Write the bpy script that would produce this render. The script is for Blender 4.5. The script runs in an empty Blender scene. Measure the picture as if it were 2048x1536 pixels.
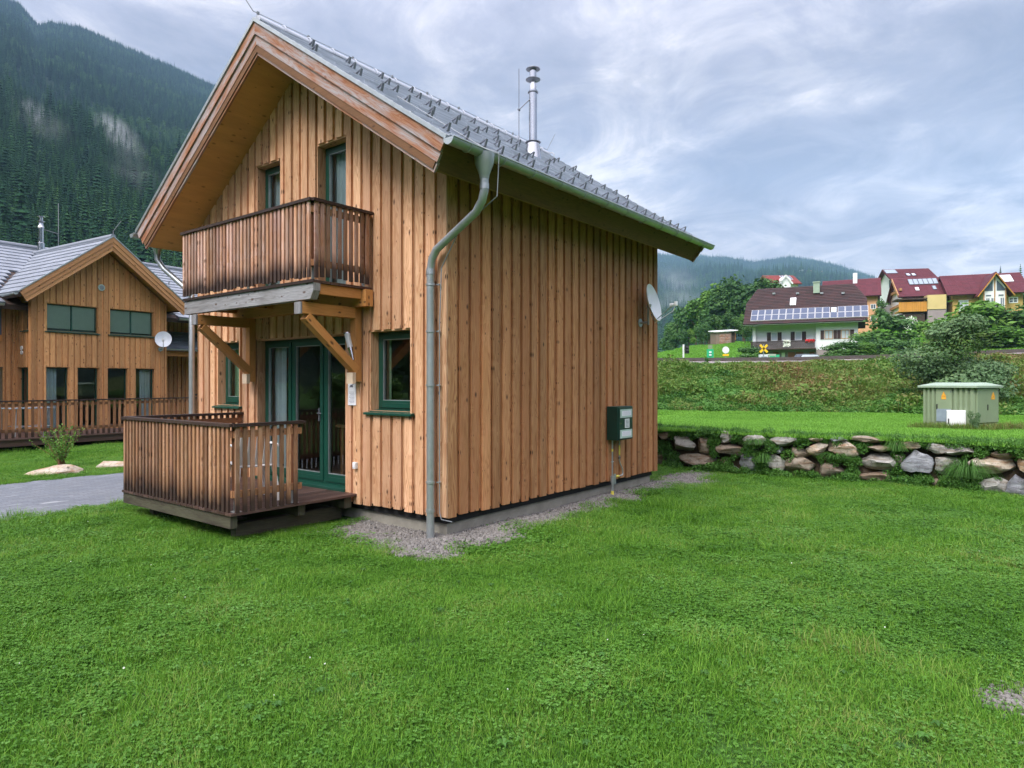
import bpy, bmesh, math, random
from mathutils import Vector, Matrix, noise
import numpy as np
R = math.radians
rng = random.Random(7)
nprng = np.random.RandomState(11)
sc = bpy.context.scene
COL = sc.collection

# ------------------------------------------------------------------ camera, sky, sun, exposure
FPX, CXP, HZ, CAMH = 1354.0, 1024.0, 765.0, 1.75
cd = bpy.data.cameras.new('camera'); cam = bpy.data.objects.new('camera', cd); COL.objects.link(cam)
cam.location = (0, 0, CAMH); cam.rotation_euler = (R(90), 0, 0)
cd.sensor_width = 36; cd.lens = FPX / 2048 * 36; cd.shift_y = -3 / 2048
cd.clip_start = 0.1; cd.clip_end = 12000
sc.camera = cam
SUN_EL, SUN_AZ = R(50), R(214)          # azimuth clockwise from +Y
sd = bpy.data.lights.new('sun', 'SUN'); sun = bpy.data.objects.new('sun', sd); COL.objects.link(sun)
sd.energy = 1.5; sd.angle = R(24); sd.color = (1.0, 0.95, 0.88)
sdir = Vector((math.sin(SUN_AZ) * math.cos(SUN_EL), math.cos(SUN_AZ) * math.cos(SUN_EL), math.sin(SUN_EL)))
sun.rotation_euler = sdir.to_track_quat('Z', 'Y').to_euler()
sc.view_settings.view_transform = 'Standard'; sc.view_settings.look = 'None'
sc.view_settings.exposure = 1.5; sc.view_settings.gamma = 1.0
sc.cycles.max_bounces = 8; sc.cycles.diffuse_bounces = 3; sc.cycles.glossy_bounces = 3
sc.cycles.transparent_max_bounces = 12; sc.cycles.volume_bounces = 3
sc.cycles.volume_step_rate = 2.0
sc.cycles.use_denoising = True
sc.cycles.caustics_reflective = False; sc.cycles.caustics_refractive = False
try: sc.cycles.denoiser = 'OPENIMAGEDENOISE'
except Exception: pass


class NT:
    def __init__(s, nt): s.nt = nt; s.N = nt.nodes; s.L = nt.links
    def n(s, t, **kw):
        o = s.N.new('ShaderNode' + t)
        for k, v in kw.items(): setattr(o, k, v)
        return o
    def set(s, inp, v):
        if isinstance(v, bpy.types.NodeSocket): s.L.new(v, inp)
        else:
            if isinstance(v, (tuple, list)) and len(v) == 3 and inp.type == 'RGBA': v = (*v, 1)
            inp.default_value = v
    def math(s, op, a, b=0.0, c=None, clamp=False):
        o = s.n('Math', operation=op); o.use_clamp = clamp
        s.set(o.inputs[0], a); s.set(o.inputs[1], b)
        if c is not None: s.set(o.inputs[2], c)
        return o.outputs[0]
    def vmath(s, op, a, b=(0, 0, 0)):
        o = s.n('VectorMath', operation=op); s.set(o.inputs[0], a); s.set(o.inputs[1], b); return o.outputs[0]
    def mix(s, f, a, b, mode='MIX'):
        o = s.n('Mix', data_type='RGBA', blend_type=mode)
        s.set(o.inputs[0], f); s.set(o.inputs[6], a); s.set(o.inputs[7], b); return o.outputs[2]
    def noise(s, vec, scale, detail=3, rough=.5, dist=0.0, dim='3D'):
        o = s.n('TexNoise', noise_dimensions=dim)
        if vec is not None: s.L.new(vec, o.inputs['Vector'])
        o.inputs['Scale'].default_value = scale; o.inputs['Detail'].default_value = detail
        o.inputs['Roughness'].default_value = rough; o.inputs['Distortion'].default_value = dist
        return o.outputs[0]
    def ramp(s, f, stops, interp='LINEAR'):
        o = s.n('ValToRGB'); o.color_ramp.interpolation = interp
        e = o.color_ramp.elements
        while len(e) < len(stops): e.new(0.5)
        for i, (p, c) in enumerate(stops):
            e[i].position = p; e[i].color = (*c, 1) if isinstance(c, (tuple, list)) else (c, c, c, 1)
        s.set(o.inputs[0], f); return o.outputs[0]
    def comb(s, x, y, z):
        o = s.n('CombineXYZ')
        for i, v in enumerate((x, y, z)): s.set(o.inputs[i], v)
        return o.outputs[0]
    def sep(s, v):
        o = s.n('SeparateXYZ'); s.L.new(v, o.inputs[0]); return o.outputs


# ---- the sky: daylight sky seen through broken grey cloud
W = bpy.data.worlds.new('World'); sc.world = W; W.use_nodes = True
w = NT(W.node_tree); w.N.clear()
sky = w.n('TexSky', sky_type='NISHITA'); sky.sun_disc = False
sky.sun_elevation = SUN_EL; sky.sun_rotation = SUN_AZ
sky.air_density = 1.0; sky.dust_density = 1.0; sky.ozone_density = 1.5
gen = w.n('TexCoord').outputs['Generated']
X, Y, Z = w.sep(gen)
den = w.math('ADD', w.math('MAXIMUM', Z, 0.0), 0.16)
cp = w.comb(w.math('DIVIDE', X, den), w.math('DIVIDE', Y, den), 0.0)
cp = w.vmath('MULTIPLY', cp, (1.05, 0.95, 1)); cp = w.vmath('ADD', cp, (3.7, 1.9, 0.3))
n1 = w.noise(cp, 0.85, 9, .6, 0.5)
n2 = w.noise(cp, 3.0, 9, .66, 0.9)
n3 = w.noise(w.vmath('ADD', cp, (8, 3, 1)), 0.42, 5, .5, 0.2)
f = w.math('ADD', w.math('MULTIPLY', n1, 0.58), w.math('MULTIPLY', n2, 0.28))
f = w.math('ADD', f, w.math('MULTIPLY', n3, 0.22))
cloud = w.ramp(f, [(0.435, (2.9, 2.85, 3.5)), (0.495, (4.0, 3.85, 4.5)), (0.54, (5.8, 5.45, 5.8)), (0.58, (8.8, 8.1, 8.0)), (0.645, (12.0, 10.9, 10.3))])
# brighter, thinner cloud low over the right-hand hills
lowr = w.math('MULTIPLY', w.ramp(Z, [(0.02, 1.0), (0.34, 0.0)]), w.ramp(X, [(0.0, 0.15), (0.55, 1.0)]))
cloud = w.mix(w.math('MULTIPLY', lowr, w.ramp(n2, [(.35, .1), (.62, .75)])), cloud, (10.0, 9.6, 9.6))
# overcast: darkest ahead and low, brighter overhead and towards the veiled sun behind the camera
sdot = w.vmath('DOT_PRODUCT', gen, tuple(sdir)); sdot = sdot.node.outputs['Value']
lum = w.math('ADD', w.ramp(Z, [(0.40, 0.31), (0.95, 1.05)]), w.math('MULTIPLY', w.ramp(sdot, [(0.05, 0.0), (0.9, 1.0)]), 0.75))
cloud = w.vmath('SCALE', cloud); w.L.new(lum, cloud.node.inputs[3])
col = w.mix(0.98, sky.outputs[0], cloud)
bg = w.n('Background'); w.L.new(col, bg.inputs[0]); bg.inputs[1].default_value = 0.15
out = w.n('OutputWorld'); w.L.new(bg.outputs[0], out.inputs[0])


# ------------------------------------------------------------------ materials
def new_mat(name):
    m = bpy.data.materials.new(name); m.use_nodes = True
    t = NT(m.node_tree); t.N.clear()
    o = t.n('OutputMaterial'); return m, t, o


def finish(t, o, col, rough=.6, metal=0.0, bump=None, bs=.3, bd=.01, spec=.5, transl=None):
    b = t.n('BsdfPrincipled')
    t.set(b.inputs['Base Color'], col); t.set(b.inputs['Roughness'], rough); t.set(b.inputs['Metallic'], metal)
    b.inputs['Specular IOR Level'].default_value = spec
    if bump is not None:
        bn = t.n('Bump'); bn.inputs['Strength'].default_value = bs; bn.inputs['Distance'].default_value = bd
        t.L.new(bump, bn.inputs['Height']); t.L.new(bn.outputs[0], b.inputs['Normal'])
    res = b.outputs[0]
    if transl:
        tr = t.n('BsdfTranslucent'); t.set(tr.inputs[0], col)
        mx = t.n('MixShader'); mx.inputs[0].default_value = transl
        t.L.new(res, mx.inputs[1]); t.L.new(tr.outputs[0], mx.inputs[2]); res = mx.outputs[0]
    t.L.new(res, o.inputs[0])


def wood(name, light, dark, red=(.33, .13, .06), redamt=.5, val=(.78, 1.15), knots=1.0, grain=1.0, grey=0.0, greycol=(.30, .29, .30), stain=False, rough=.7, knotd=(.07, .03, .015)):
    m, t, o = new_mat(name)
    uv = t.n('TexCoord').outputs['UV']; u, v, _ = t.sep(uv)
    at = t.n('Attribute', attribute_name='rnd').outputs['Fac']
    off = t.math('MULTIPLY', at, 37.0)
    kv = t.n('TexVoronoi', voronoi_dimensions='2D', feature='F1')
    kvec = t.comb(t.math('MULTIPLY', u, 8.5), t.math('MULTIPLY_ADD', v, 4.6, off), 0.0)
    t.L.new(kvec, kv.inputs['Vector']); kv.inputs['Scale'].default_value = 1.0; kv.inputs['Randomness'].default_value = 1.0
    kd = kv.outputs['Distance']; kr = t.sep(kv.outputs['Color'])[0]
    kon = t.math('GREATER_THAN', kr, 0.50)
    gv = t.comb(t.math('MULTIPLY', u, 11.0), t.math('MULTIPLY', v, 0.55), off)
    g = t.noise(gv, 1.0, 2, .45, 0.0)
    swirl = t.math('MULTIPLY', t.math('DIVIDE', 0.012, t.math('ADD', kd, 0.10)), kon)
    g2 = t.math('ADD', g, swirl)
    rings = t.math('MULTIPLY_ADD', t.math('SINE', t.math('MULTIPLY', g2, 95.0)), .5, .5)
    rings = t.math('POWER', rings, 1.8)
    fib = t.noise(t.comb(t.math('MULTIPLY', u, 230.0), t.math('MULTIPLY', v, 5.0), off), 1.0, 3, .6)
    blot = t.noise(t.comb(t.math('MULTIPLY', u, 9.0), t.math('MULTIPLY', v, 1.6), off), 1.0, 4, .55)
    c = t.mix(t.math('MULTIPLY', rings, .55 * grain), light, dark)
    r1 = t.math('FRACT', t.math('MULTIPLY', at, 7.13)); r2 = t.math('FRACT', t.math('MULTIPLY', at, 13.7))
    c = t.mix(t.math('MULTIPLY', t.math('MULTIPLY', r1, t.ramp(blot, [(.38, .25), (.62, 1.0)])), redamt), c, red)
    c = t.mix(t.math('MULTIPLY', t.ramp(fib, [(.35, 0.0), (.7, 1.0)]), .38 * grain), c, t.mix(.5, dark, red))
    if grey > 0:
        gm = t.math('MULTIPLY', t.ramp(blot, [(.40, 0.0), (.58, 1.0)]), grey)
        gm = t.math('MULTIPLY', gm, t.math('SUBTRACT', 1.0, t.math('MULTIPLY', rings, .55)))
        c = t.mix(gm, c, greycol)
    if knots > 0:
        size = t.math('MULTIPLY_ADD', t.math('POWER', t.math('MAXIMUM', t.math('SUBTRACT', kr, .5), 0.0), 1.6), .36, .022)
        km = t.math('MULTIPLY', t.math('SUBTRACT', 1.0, t.math('DIVIDE', t.math('SUBTRACT', kd, t.math('MULTIPLY', size, .45)), size), clamp=True), kon, clamp=True)
        c = t.mix(t.math('MULTIPLY', km, .92 * knots), c, knotd)
    vv = t.math('MULTIPLY_ADD', r2, val[1] - val[0], val[0])
    vv = t.math('MULTIPLY', vv, t.ramp(blot, [(.3, .86), (.7, 1.08)]))
    c = t.vmath('SCALE', c, (0, 0, 0)); c.node.inputs[3].default_value = 1.0
    t.L.new(vv, c.node.inputs[3])
    if stain:
        sa = t.n('Attribute', attribute_name='stain').outputs['Fac']
        sm = t.ramp(t.math('ADD', sa, t.math('MULTIPLY', t.math('SUBTRACT', t.math('ADD', t.math('MULTIPLY', blot, .6), t.math('MULTIPLY', r1, .4)), .5), .75)), [(.42, 0.0), (1.0, 1.0)])
        c = t.mix(t.math('MULTIPLY', sm, .93), c, (.028, .018, .016))
    hgt = t.math('ADD', t.math('MULTIPLY', rings, .5), t.math('MULTIPLY', fib, .8))
    finish(t, o, c, rough, bump=hgt, bs=.35, bd=.002, spec=.3)
    return m


M = {}
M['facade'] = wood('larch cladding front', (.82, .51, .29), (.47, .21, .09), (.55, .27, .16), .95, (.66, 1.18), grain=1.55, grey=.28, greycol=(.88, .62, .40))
M['side'] = wood('larch cladding side', (.61, .325, .145), (.32, .13, .05), (.42, .16, .062), .9, (.62, 1.2), grain=1.5, grey=.15, greycol=(.66, .42, .24))  # darker than the front: rain weathering, plus some wall shade put into the colour
M['neigh'] = wood('larch cladding neighbour', (.70, .39, .165), (.42, .18, .065), (.50, .22, .085), .75, (.68, 1.15), grain=1.3)
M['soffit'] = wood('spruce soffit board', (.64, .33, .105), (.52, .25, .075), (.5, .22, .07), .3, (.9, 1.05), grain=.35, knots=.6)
M['barge'] = wood('weathered bargeboard', (.44, .23, .135), (.30, .11, .05), (.40, .16, .08), .6, (.9, 1.12), grain=1.8, grey=.95, greycol=(.37, .34, .35), knots=.4)
M['barge_new'] = wood('fresh bargeboard', (.58, .31, .14), (.42, .19, .08), (.45, .2, .09), .5, (.85, 1.1))
M['beam'] = wood('spruce beam', (.60, .29, .095), (.44, .18, .05), (.42, .17, .05), .5, (.85, 1.1), grain=.8)
M['beam_grey'] = wood('grey beam', (.26, .25, .25), (.14, .135, .14), (.2, .19, .19), .4, (.8, 1.1), grain=1.2, grey=.5, greycol=(.36, .37, .40))
M['slat'] = wood('railing slat', (.64, .38, .23), (.38, .16, .08), (.34, .13, .08), 1.0, (.45, 1.2), stain=True, grain=1.2, grey=.45, greycol=(.60, .50, .47))
M['slat_deck'] = wood('terrace railing slat', (.56, .32, .165), (.30, .13, .06), (.28, .11, .06), 1.0, (.5, 1.2), stain=True, grain=1.3, grey=.25, greycol=(.50, .42, .34))
M['slat_n'] = wood('railing slat brown', (.42, .22, .11), (.26, .11, .05), (.26, .10, .05), .8, (.45, 1.15), stain=True)
M['darkwood'] = wood('dark handrail', (.045, .030, .027), (.025, .017, .016), (.07, .04, .03), .4, (.8, 1.2), knots=0, rough=.45)
M['deckwood'] = wood('dark decking', (.095, .058, .048), (.05, .03, .026), (.08, .04, .03), .6, (.6, 1.25), knots=.3, rough=.5)
M['deckedge'] = wood('mossy beam', (.070, .060, .045), (.035, .03, .022), (.06, .04, .028), .4, (.8, 1.2), grey=.4, greycol=(.12, .13, .08), knots=.2)
M['hut'] = wood('old grey hut boards', (.42, .30, .22), (.25, .17, .12), (.3, .18, .12), .4, (.7, 1.1), grey=.5)
M['orange_board'] = wood('orange stained boards', (.66, .31, .055), (.5, .22, .04), (.55, .25, .05), .4, (.9, 1.1), knots=0)


def plain(name, c, rough=.6, metal=0.0, var=.12, scale=6.0, bs=.0, spec=.5, bscale=40, bd=.005):
    m, t, o = new_mat(name)
    p = t.n('TexCoord').outputs['Object']
    n = t.noise(p, scale, 5, .6)
    cc = t.mix(t.ramp(n, [(.3, 0.0), (.7, 1.0)]), tuple(x * (1 - var) for x in c), tuple(min(1, x * (1 + var)) for x in c))
    b = t.noise(p, bscale, 3, .6) if bs > 0 else None
    finish(t, o, cc, rough, metal, bump=b, bs=bs, bd=bd, spec=spec)
    return m


M['green_paint'] = plain('dark green paint', (.006, .055, .037), .35, var=.08)
M['green_box'] = plain('bottle green enamel', (.004, .032, .022), .38, var=.1)
M['zinc'] = plain('galvanised gutter', (.40, .44, .45), .36, .6, .12, 9)
M['zinc_pipe'] = plain('galvanised pipe', (.42, .45, .47), .36, .65, .1, 9)
M['steel'] = plain('polished steel', (.50, .51, .53), .16, 1.0, .05)
M['darksteel'] = plain('dark steel', (.16, .175, .20), .45, .5, .1)
M['wire'] = plain('lightning wire', (.22, .24, .26), .6, .3, .1)
M['black'] = plain('black plastic', (.02, .02, .022), .5)
M['foil_and_shade'] = plain('black foil and deck shade', (.006, .006, .007), .8)
M['white_plastic'] = plain('white plastic', (.78, .79, .80), .4, var=.03)
M['dish'] = plain('dish enamel', (.66, .70, .75), .35, var=.04)
M['paper'] = plain('paper', (.82, .82, .86), .7, var=.03)
M['ink'] = plain('ink', (.16, .17, .22), .8)
M['grey_plate'] = plain('sign plate', (.38, .50, .45), .5)
M['concrete'] = plain('concrete foundation', (.27, .255, .215), .9, 0, .22, 5, .4)
M['lampglass'] = plain('frosted lamp glass', (.66, .68, .68), .35, var=.03)
M['yellow'] = plain('gas yellow', (.72, .62, .10), .5)
M['render_white'] = plain('white render', (.80, .82, .84), .9, 0, .05, 1.0)
M['plinth'] = plain('plinth render', (.30, .25, .25), .9, 0, .1, 1.0)
M['cream'] = plain('cream render', (.60, .47, .21), .9, 0, .05, .8)
M['ochre'] = plain('ochre render', (.50, .34, .11), .9, 0, .08, .8)
M['peach'] = plain('peach render', (.62, .34, .18), .9, 0, .06, .8)
M['shutter'] = plain('dark shutter', (.055, .028, .026), .7)
M['darkbrown'] = plain('dark brown timber', (.055, .032, .024), .8, 0, .3, 3)
M['garage'] = plain('garage door', (.36, .125, .075), .7, 0, .1, 3)
M['winframe'] = plain('white window frame', (.78, .79, .8), .5, var=.03)
M['tan_timber'] = plain('tan timber', (.46, .25, .11), .8, 0, .15, 2)
M['cabinet'] = plain('sage green cabinet', (.235, .30, .185), .5, 0, .07, 3)
M['cabinet_roof'] = plain('pale green roof', (.32, .41, .31), .45, 0, .08, 3)
M['red'] = plain('red petals', (.55, .01, .012), .7)
M['white_petal'] = plain('white petals', (.75, .77, .70), .8)
M['warn'] = plain('orange warning plate', (.85, .36, .03), .5)
M['saltire'] = plain('yellow enamel', (.88, .55, .02), .5)
M['signgreen'] = plain('green sign', (.03, .42, .20), .5)
M['curtain'] = plain('curtain', (.80, .86, .92), .85, var=.04)
M['curtain_green'] = plain('pale green curtain', (.58, .80, .52), .85, var=.04)
M['blind'] = plain('grey green blind', (.78, .88, .76), .6, var=.04)
M['floor_in'] = plain('room floor', (.30, .19, .12), .5)
M['room'] = plain('room wall', (.38, .30, .22), .9)
M['ballast'] = plain('track ballast', (.25, .22, .225), .95, 0, .35, 3, .8, bscale=9, bd=.05)
M['end_grain'] = plain('pale end grain', (.72, .56, .40), .8)
M['soffit_shaded'] = wood('shaded eave soffit', (.40, .21, .085), (.28, .13, .05), (.3, .14, .05), .4, (.85, 1.1))  # darker copy of the soffit wood, side-eave shade put into its colour
M['fascia'] = wood('brown eave boards', (.24, .115, .05), (.14, .07, .035), (.16, .08, .04), .5, (.8, 1.15))
M['rust'] = plain('rusty rail', (.085, .07, .065), .7)
M['velux'] = plain('skylight glass', (.55, .62, .68), .2, var=.05)
M['pvdark'] = plain('collector glass', (.26, .32, .37), .15, var=.1)
M['car_paint'] = plain('dark grey car paint', (.05, .06, .075), .2)
M['bark'] = plain('bark', (.085, .062, .045), .95, 0, .3, 4, .5, bscale=12, bd=.03)
M['twig'] = plain('reddish twig', (.17, .075, .04), .9)


def glass_mat(name, tint=(.72, .8, .78), refl=(.9, .95, .93), base=.07):
    m, t, o = new_mat(name)
    lw = t.n('LayerWeight'); lw.inputs['Blend'].default_value = .28
    fac = t.math('MULTIPLY_ADD', lw.outputs['Fresnel'], .85, base, clamp=True)
    gl = t.n('BsdfGlossy'); gl.inputs['Roughness'].default_value = 0.0; gl.inputs['Color'].default_value = (*refl, 1)
    tr = t.n('BsdfTransparent'); tr.inputs['Color'].default_value = (*tint, 1)
    mx = t.n('MixShader'); t.L.new(fac, mx.inputs[0]); t.L.new(tr.outputs[0], mx.inputs[1]); t.L.new(gl.outputs[0], mx.inputs[2])
    t.L.new(mx.outputs[0], o.inputs[0]); return m


M['glass'] = glass_mat('window glass')
M['glass_far'] = plain('dark far glass', (.10, .13, .17), .08, 0, .3, .7)


def roof_tile_mat(name, c, c2, rough=.4, sx=3.0, sy=6.0, metal=0.0):
    m, t, o = new_mat(name)
    at = t.n('Attribute', attribute_name='rnd').outputs['Fac']
    p = t.n('TexCoord').outputs['Object']
    n = t.noise(p, 2.2, 5, .6)
    cc = t.mix(t.math('MULTIPLY_ADD', at, .7, t.math('MULTIPLY', n, .3)), c, c2)
    finish(t, o, cc, t.math('MULTIPLY_ADD', n, .25, rough - .1), metal, bump=t.noise(p, 60, 3, .6), bs=.08, bd=.003)
    return m


M['slate'] = roof_tile_mat('blue grey metal tile', (.33, .36, .42), (.60, .63, .70), .38)
M['slate_n'] = roof_tile_mat('grey concrete tile', (.17, .19, .225), (.26, .285, .33), .42)
M['browntile'] = roof_tile_mat('dark brown tile', (.022, .012, .012), (.055, .020, .018), .75)
M['winetile'] = roof_tile_mat('wine red tile', (.085, .012, .020), (.13, .018, .03), .65)
M['redtile'] = roof_tile_mat('brick red tile', (.20, .035, .03), (.26, .05, .04), .65)


def stone_mat(name, c1, c2, c3):
    m, t, o = new_mat(name)
    p = t.n('TexCoord').outputs['Object']
    n = t.noise(p, 3.0, 8, .65, .6); n2 = t.noise(p, 14, 6, .7, 1.0)
    st = t.noise(t.vmath('MULTIPLY', p, (2.0, 2.0, 16.0)), 1.3, 5, .6, .4)
    c = t.mix(t.ramp(n, [(.35, 0.0), (.62, 1.0)]), c1, c2)
    c = t.mix(t.math('MULTIPLY', t.ramp(st, [(.48, 0.0), (.60, 1.0)]), .7), c, c3)
    c = t.mix(t.ramp(n2, [(.52, 0.0), (.68, .7)]), c, (.05, .045, .035))
    h = t.math('ADD', t.math('MULTIPLY', n2, .5), t.math('MULTIPLY', st, .8))
    finish(t, o, c, .9, bump=h, bs=.8, bd=.03, spec=.2); return m


M['stone_white'] = stone_mat('pale grey gneiss', (.32, .31, .295), (.48, .47, .44), (.19, .145, .10))
M['stone_tan'] = stone_mat('tan gneiss', (.42, .33, .23), (.50, .46, .40), (.30, .15, .07))
M['stone_brown'] = stone_mat('brown stone', (.24, .18, .13), (.32, .28, .23), (.16, .09, .05))
M['stone_blue'] = stone_mat('blue grey stone', (.24, .26, .29), (.36, .37, .40), (.15, .15, .17))
M['pebble'] = stone_mat('pebble', (.13, .12, .115), (.30, .285, .265), (.14, .11, .09))


def ground_mat(name, cols, scale, bs=.6, bscale=30, bd=.03):
    m, t, o = new_mat(name)
    p = t.n('NewGeometry').outputs['Position']
    n = t.noise(p, scale, 6, .6); n2 = t.noise(p, scale * 7, 5, .65); n3 = t.noise(p, scale * .12, 3, .5)
    f = t.math('ADD', t.math('ADD', t.math('MULTIPLY', n, .45), t.math('MULTIPLY', n2, .3)), t.math('MULTIPLY', n3, .25))
    k = len(cols)
    c = t.ramp(f, [(.33 + .34 * i / (k - 1), cols[i]) for i in range(k)])
    finish(t, o, c, .95, bump=t.noise(p, bscale, 5, .65), bs=bs, bd=bd, spec=.1); return m


M['lawn_soil'] = ground_mat('lawn floor', [(.025, .055, .012), (.04, .095, .018), (.055, .125, .022)], 2.0)
M['meadow'] = ground_mat('mown meadow', [(.10, .26, .035), (.13, .33, .045), (.16, .38, .055)], .5, .5, 12)
M['bank_soil'] = ground_mat('bank soil', [(.035, .055, .016), (.06, .085, .022), (.085, .07, .03)], 1.2)
M['soil'] = ground_mat('dark soil', [(.035, .025, .016), (.06, .045, .03), (.09, .065, .045)], 3.0)
M['forest_floor'] = ground_mat('forest floor', [(.006, .014, .009), (.01, .024, .013), (.016, .036, .018)], .02, .9, .12, 4.0)
M['gravel_bed'] = ground_mat('gravel bed', [(.04, .036, .03), (.085, .078, .068), (.14, .13, .118)], 9.0, 1.0, 60, .02)


def path_mat():
    m, t, o = new_mat('concrete pavers')
    p = t.n('TexCoord').outputs['Object']
    br = t.n('TexBrick'); t.L.new(p, br.inputs['Vector']); br.inputs['Scale'].default_value = 1.0
    br.inputs['Brick Width'].default_value = .2; br.inputs['Row Height'].default_value = .1
    br.inputs['Mortar Size'].default_value = .004; br.offset = .5
    br.inputs['Color1'].default_value = (.12, .135, .16, 1); br.inputs['Color2'].default_value = (.17, .185, .21, 1)
    br.inputs['Mortar'].default_value = (.06, .065, .07, 1)
    n = t.noise(t.vmath('MULTIPLY', p, (1.2, 5.0, 1.0)), 1.0, 4, .6)
    c = t.mix(t.ramp(n, [(.62, 0.0), (.68, .75)]), br.outputs[0], (.34, .35, .36))
    c = t.mix(t.ramp(t.noise(p, 1.3, 5, .6), [(.45, 0.0), (.7, .45)]), c, (.13, .14, .15))
    finish(t, o, c, .75, bump=br.outputs['Fac'], bs=.3, bd=.004); return m


M['pavers'] = path_mat()


def leaf_mat(name, cols, pscale=1.2, transl=.3, rough=.55, hue=.0, worldn=.35, spec=.3, own=.45):
    m, t, o = new_mat(name)
    at = t.n('Attribute', attribute_name='rnd').outputs['Fac']
    oi = t.n('ObjectInfo').outputs['Random']
    p = t.n('NewGeometry').outputs['Position']
    n = t.noise(p, pscale, 3, .6)
    f = t.math('ADD', t.math('MULTIPLY', at, own), t.math('MULTIPLY', oi, 1 - own - worldn))
    f = t.math('ADD', f, t.math('MULTIPLY', t.ramp(n, [(.3, 0.0), (.7, 1.0)]), worldn))
    k = len(cols)
    c = t.ramp(f, [(.12 + .76 * i / (k - 1), cols[i]) for i in range(k)])
    finish(t, o, c, rough, spec=spec, transl=transl); return m


M['grass'] = leaf_mat('grass blade', [(.042, .125, .010), (.074, .205, .016), (.12, .285, .026), (.19, .36, .05), (.27, .30, .09)], .7, .35, .6, worldn=.35, spec=.15)
M['clover'] = leaf_mat('clover leaf', [(.042, .125, .014), (.07, .185, .02), (.10, .24, .032), (.15, .31, .075)], .7, .3, .6, worldn=.3, spec=.2)
M['grass_far'] = leaf_mat('bright far grass', [(.11, .27, .026), (.15, .35, .036), (.20, .42, .05)], .5, .35, .55)  # brighter green of the upper lawn and the meadow
M['weed'] = leaf_mat('bank weeds', [(.05, .13, .02), (.095, .21, .03), (.15, .26, .045), (.19, .185, .055), (.24, .12, .06)], .16, .3, .6, worldn=.5)
M['weed_green'] = leaf_mat('green weeds', [(.035, .10, .018), (.06, .17, .025), (.09, .23, .035), (.13, .26, .05)], .5, .3, .6)
M['spruce'] = leaf_mat('spruce needles', [(.007, .026, .016), (.013, .045, .022), (.024, .07, .028), (.055, .12, .038)], .012, .0, .8, worldn=.25, spec=.05, own=.25)
M['larch'] = leaf_mat('light broadleaf slope', [(.025, .07, .022), (.045, .11, .03), (.075, .155, .038)], .02, .1, .7, worldn=.25, spec=.1)
M['leaf_dark'] = leaf_mat('dark broadleaf', [(.028, .085, .022), (.045, .125, .03), (.075, .175, .038), (.11, .22, .05)], .3, .2, .6)
M['leaf_mid'] = leaf_mat('mid broadleaf', [(.055, .15, .022), (.095, .22, .032), (.15, .30, .045), (.25, .38, .07)], .35, .25, .6)
M['leaf_yellow'] = leaf_mat('yellow green leaves', [(.03, .09, .02), (.06, .14, .03), (.12, .19, .04), (.22, .22, .05)], .9, .25, .6, worldn=.3)
M['leaf_willow'] = leaf_mat('grey green willow', [(.05, .11, .045), (.08, .16, .06), (.12, .21, .085), (.19, .26, .075)], .7, .2, .55, worldn=.3)


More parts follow.
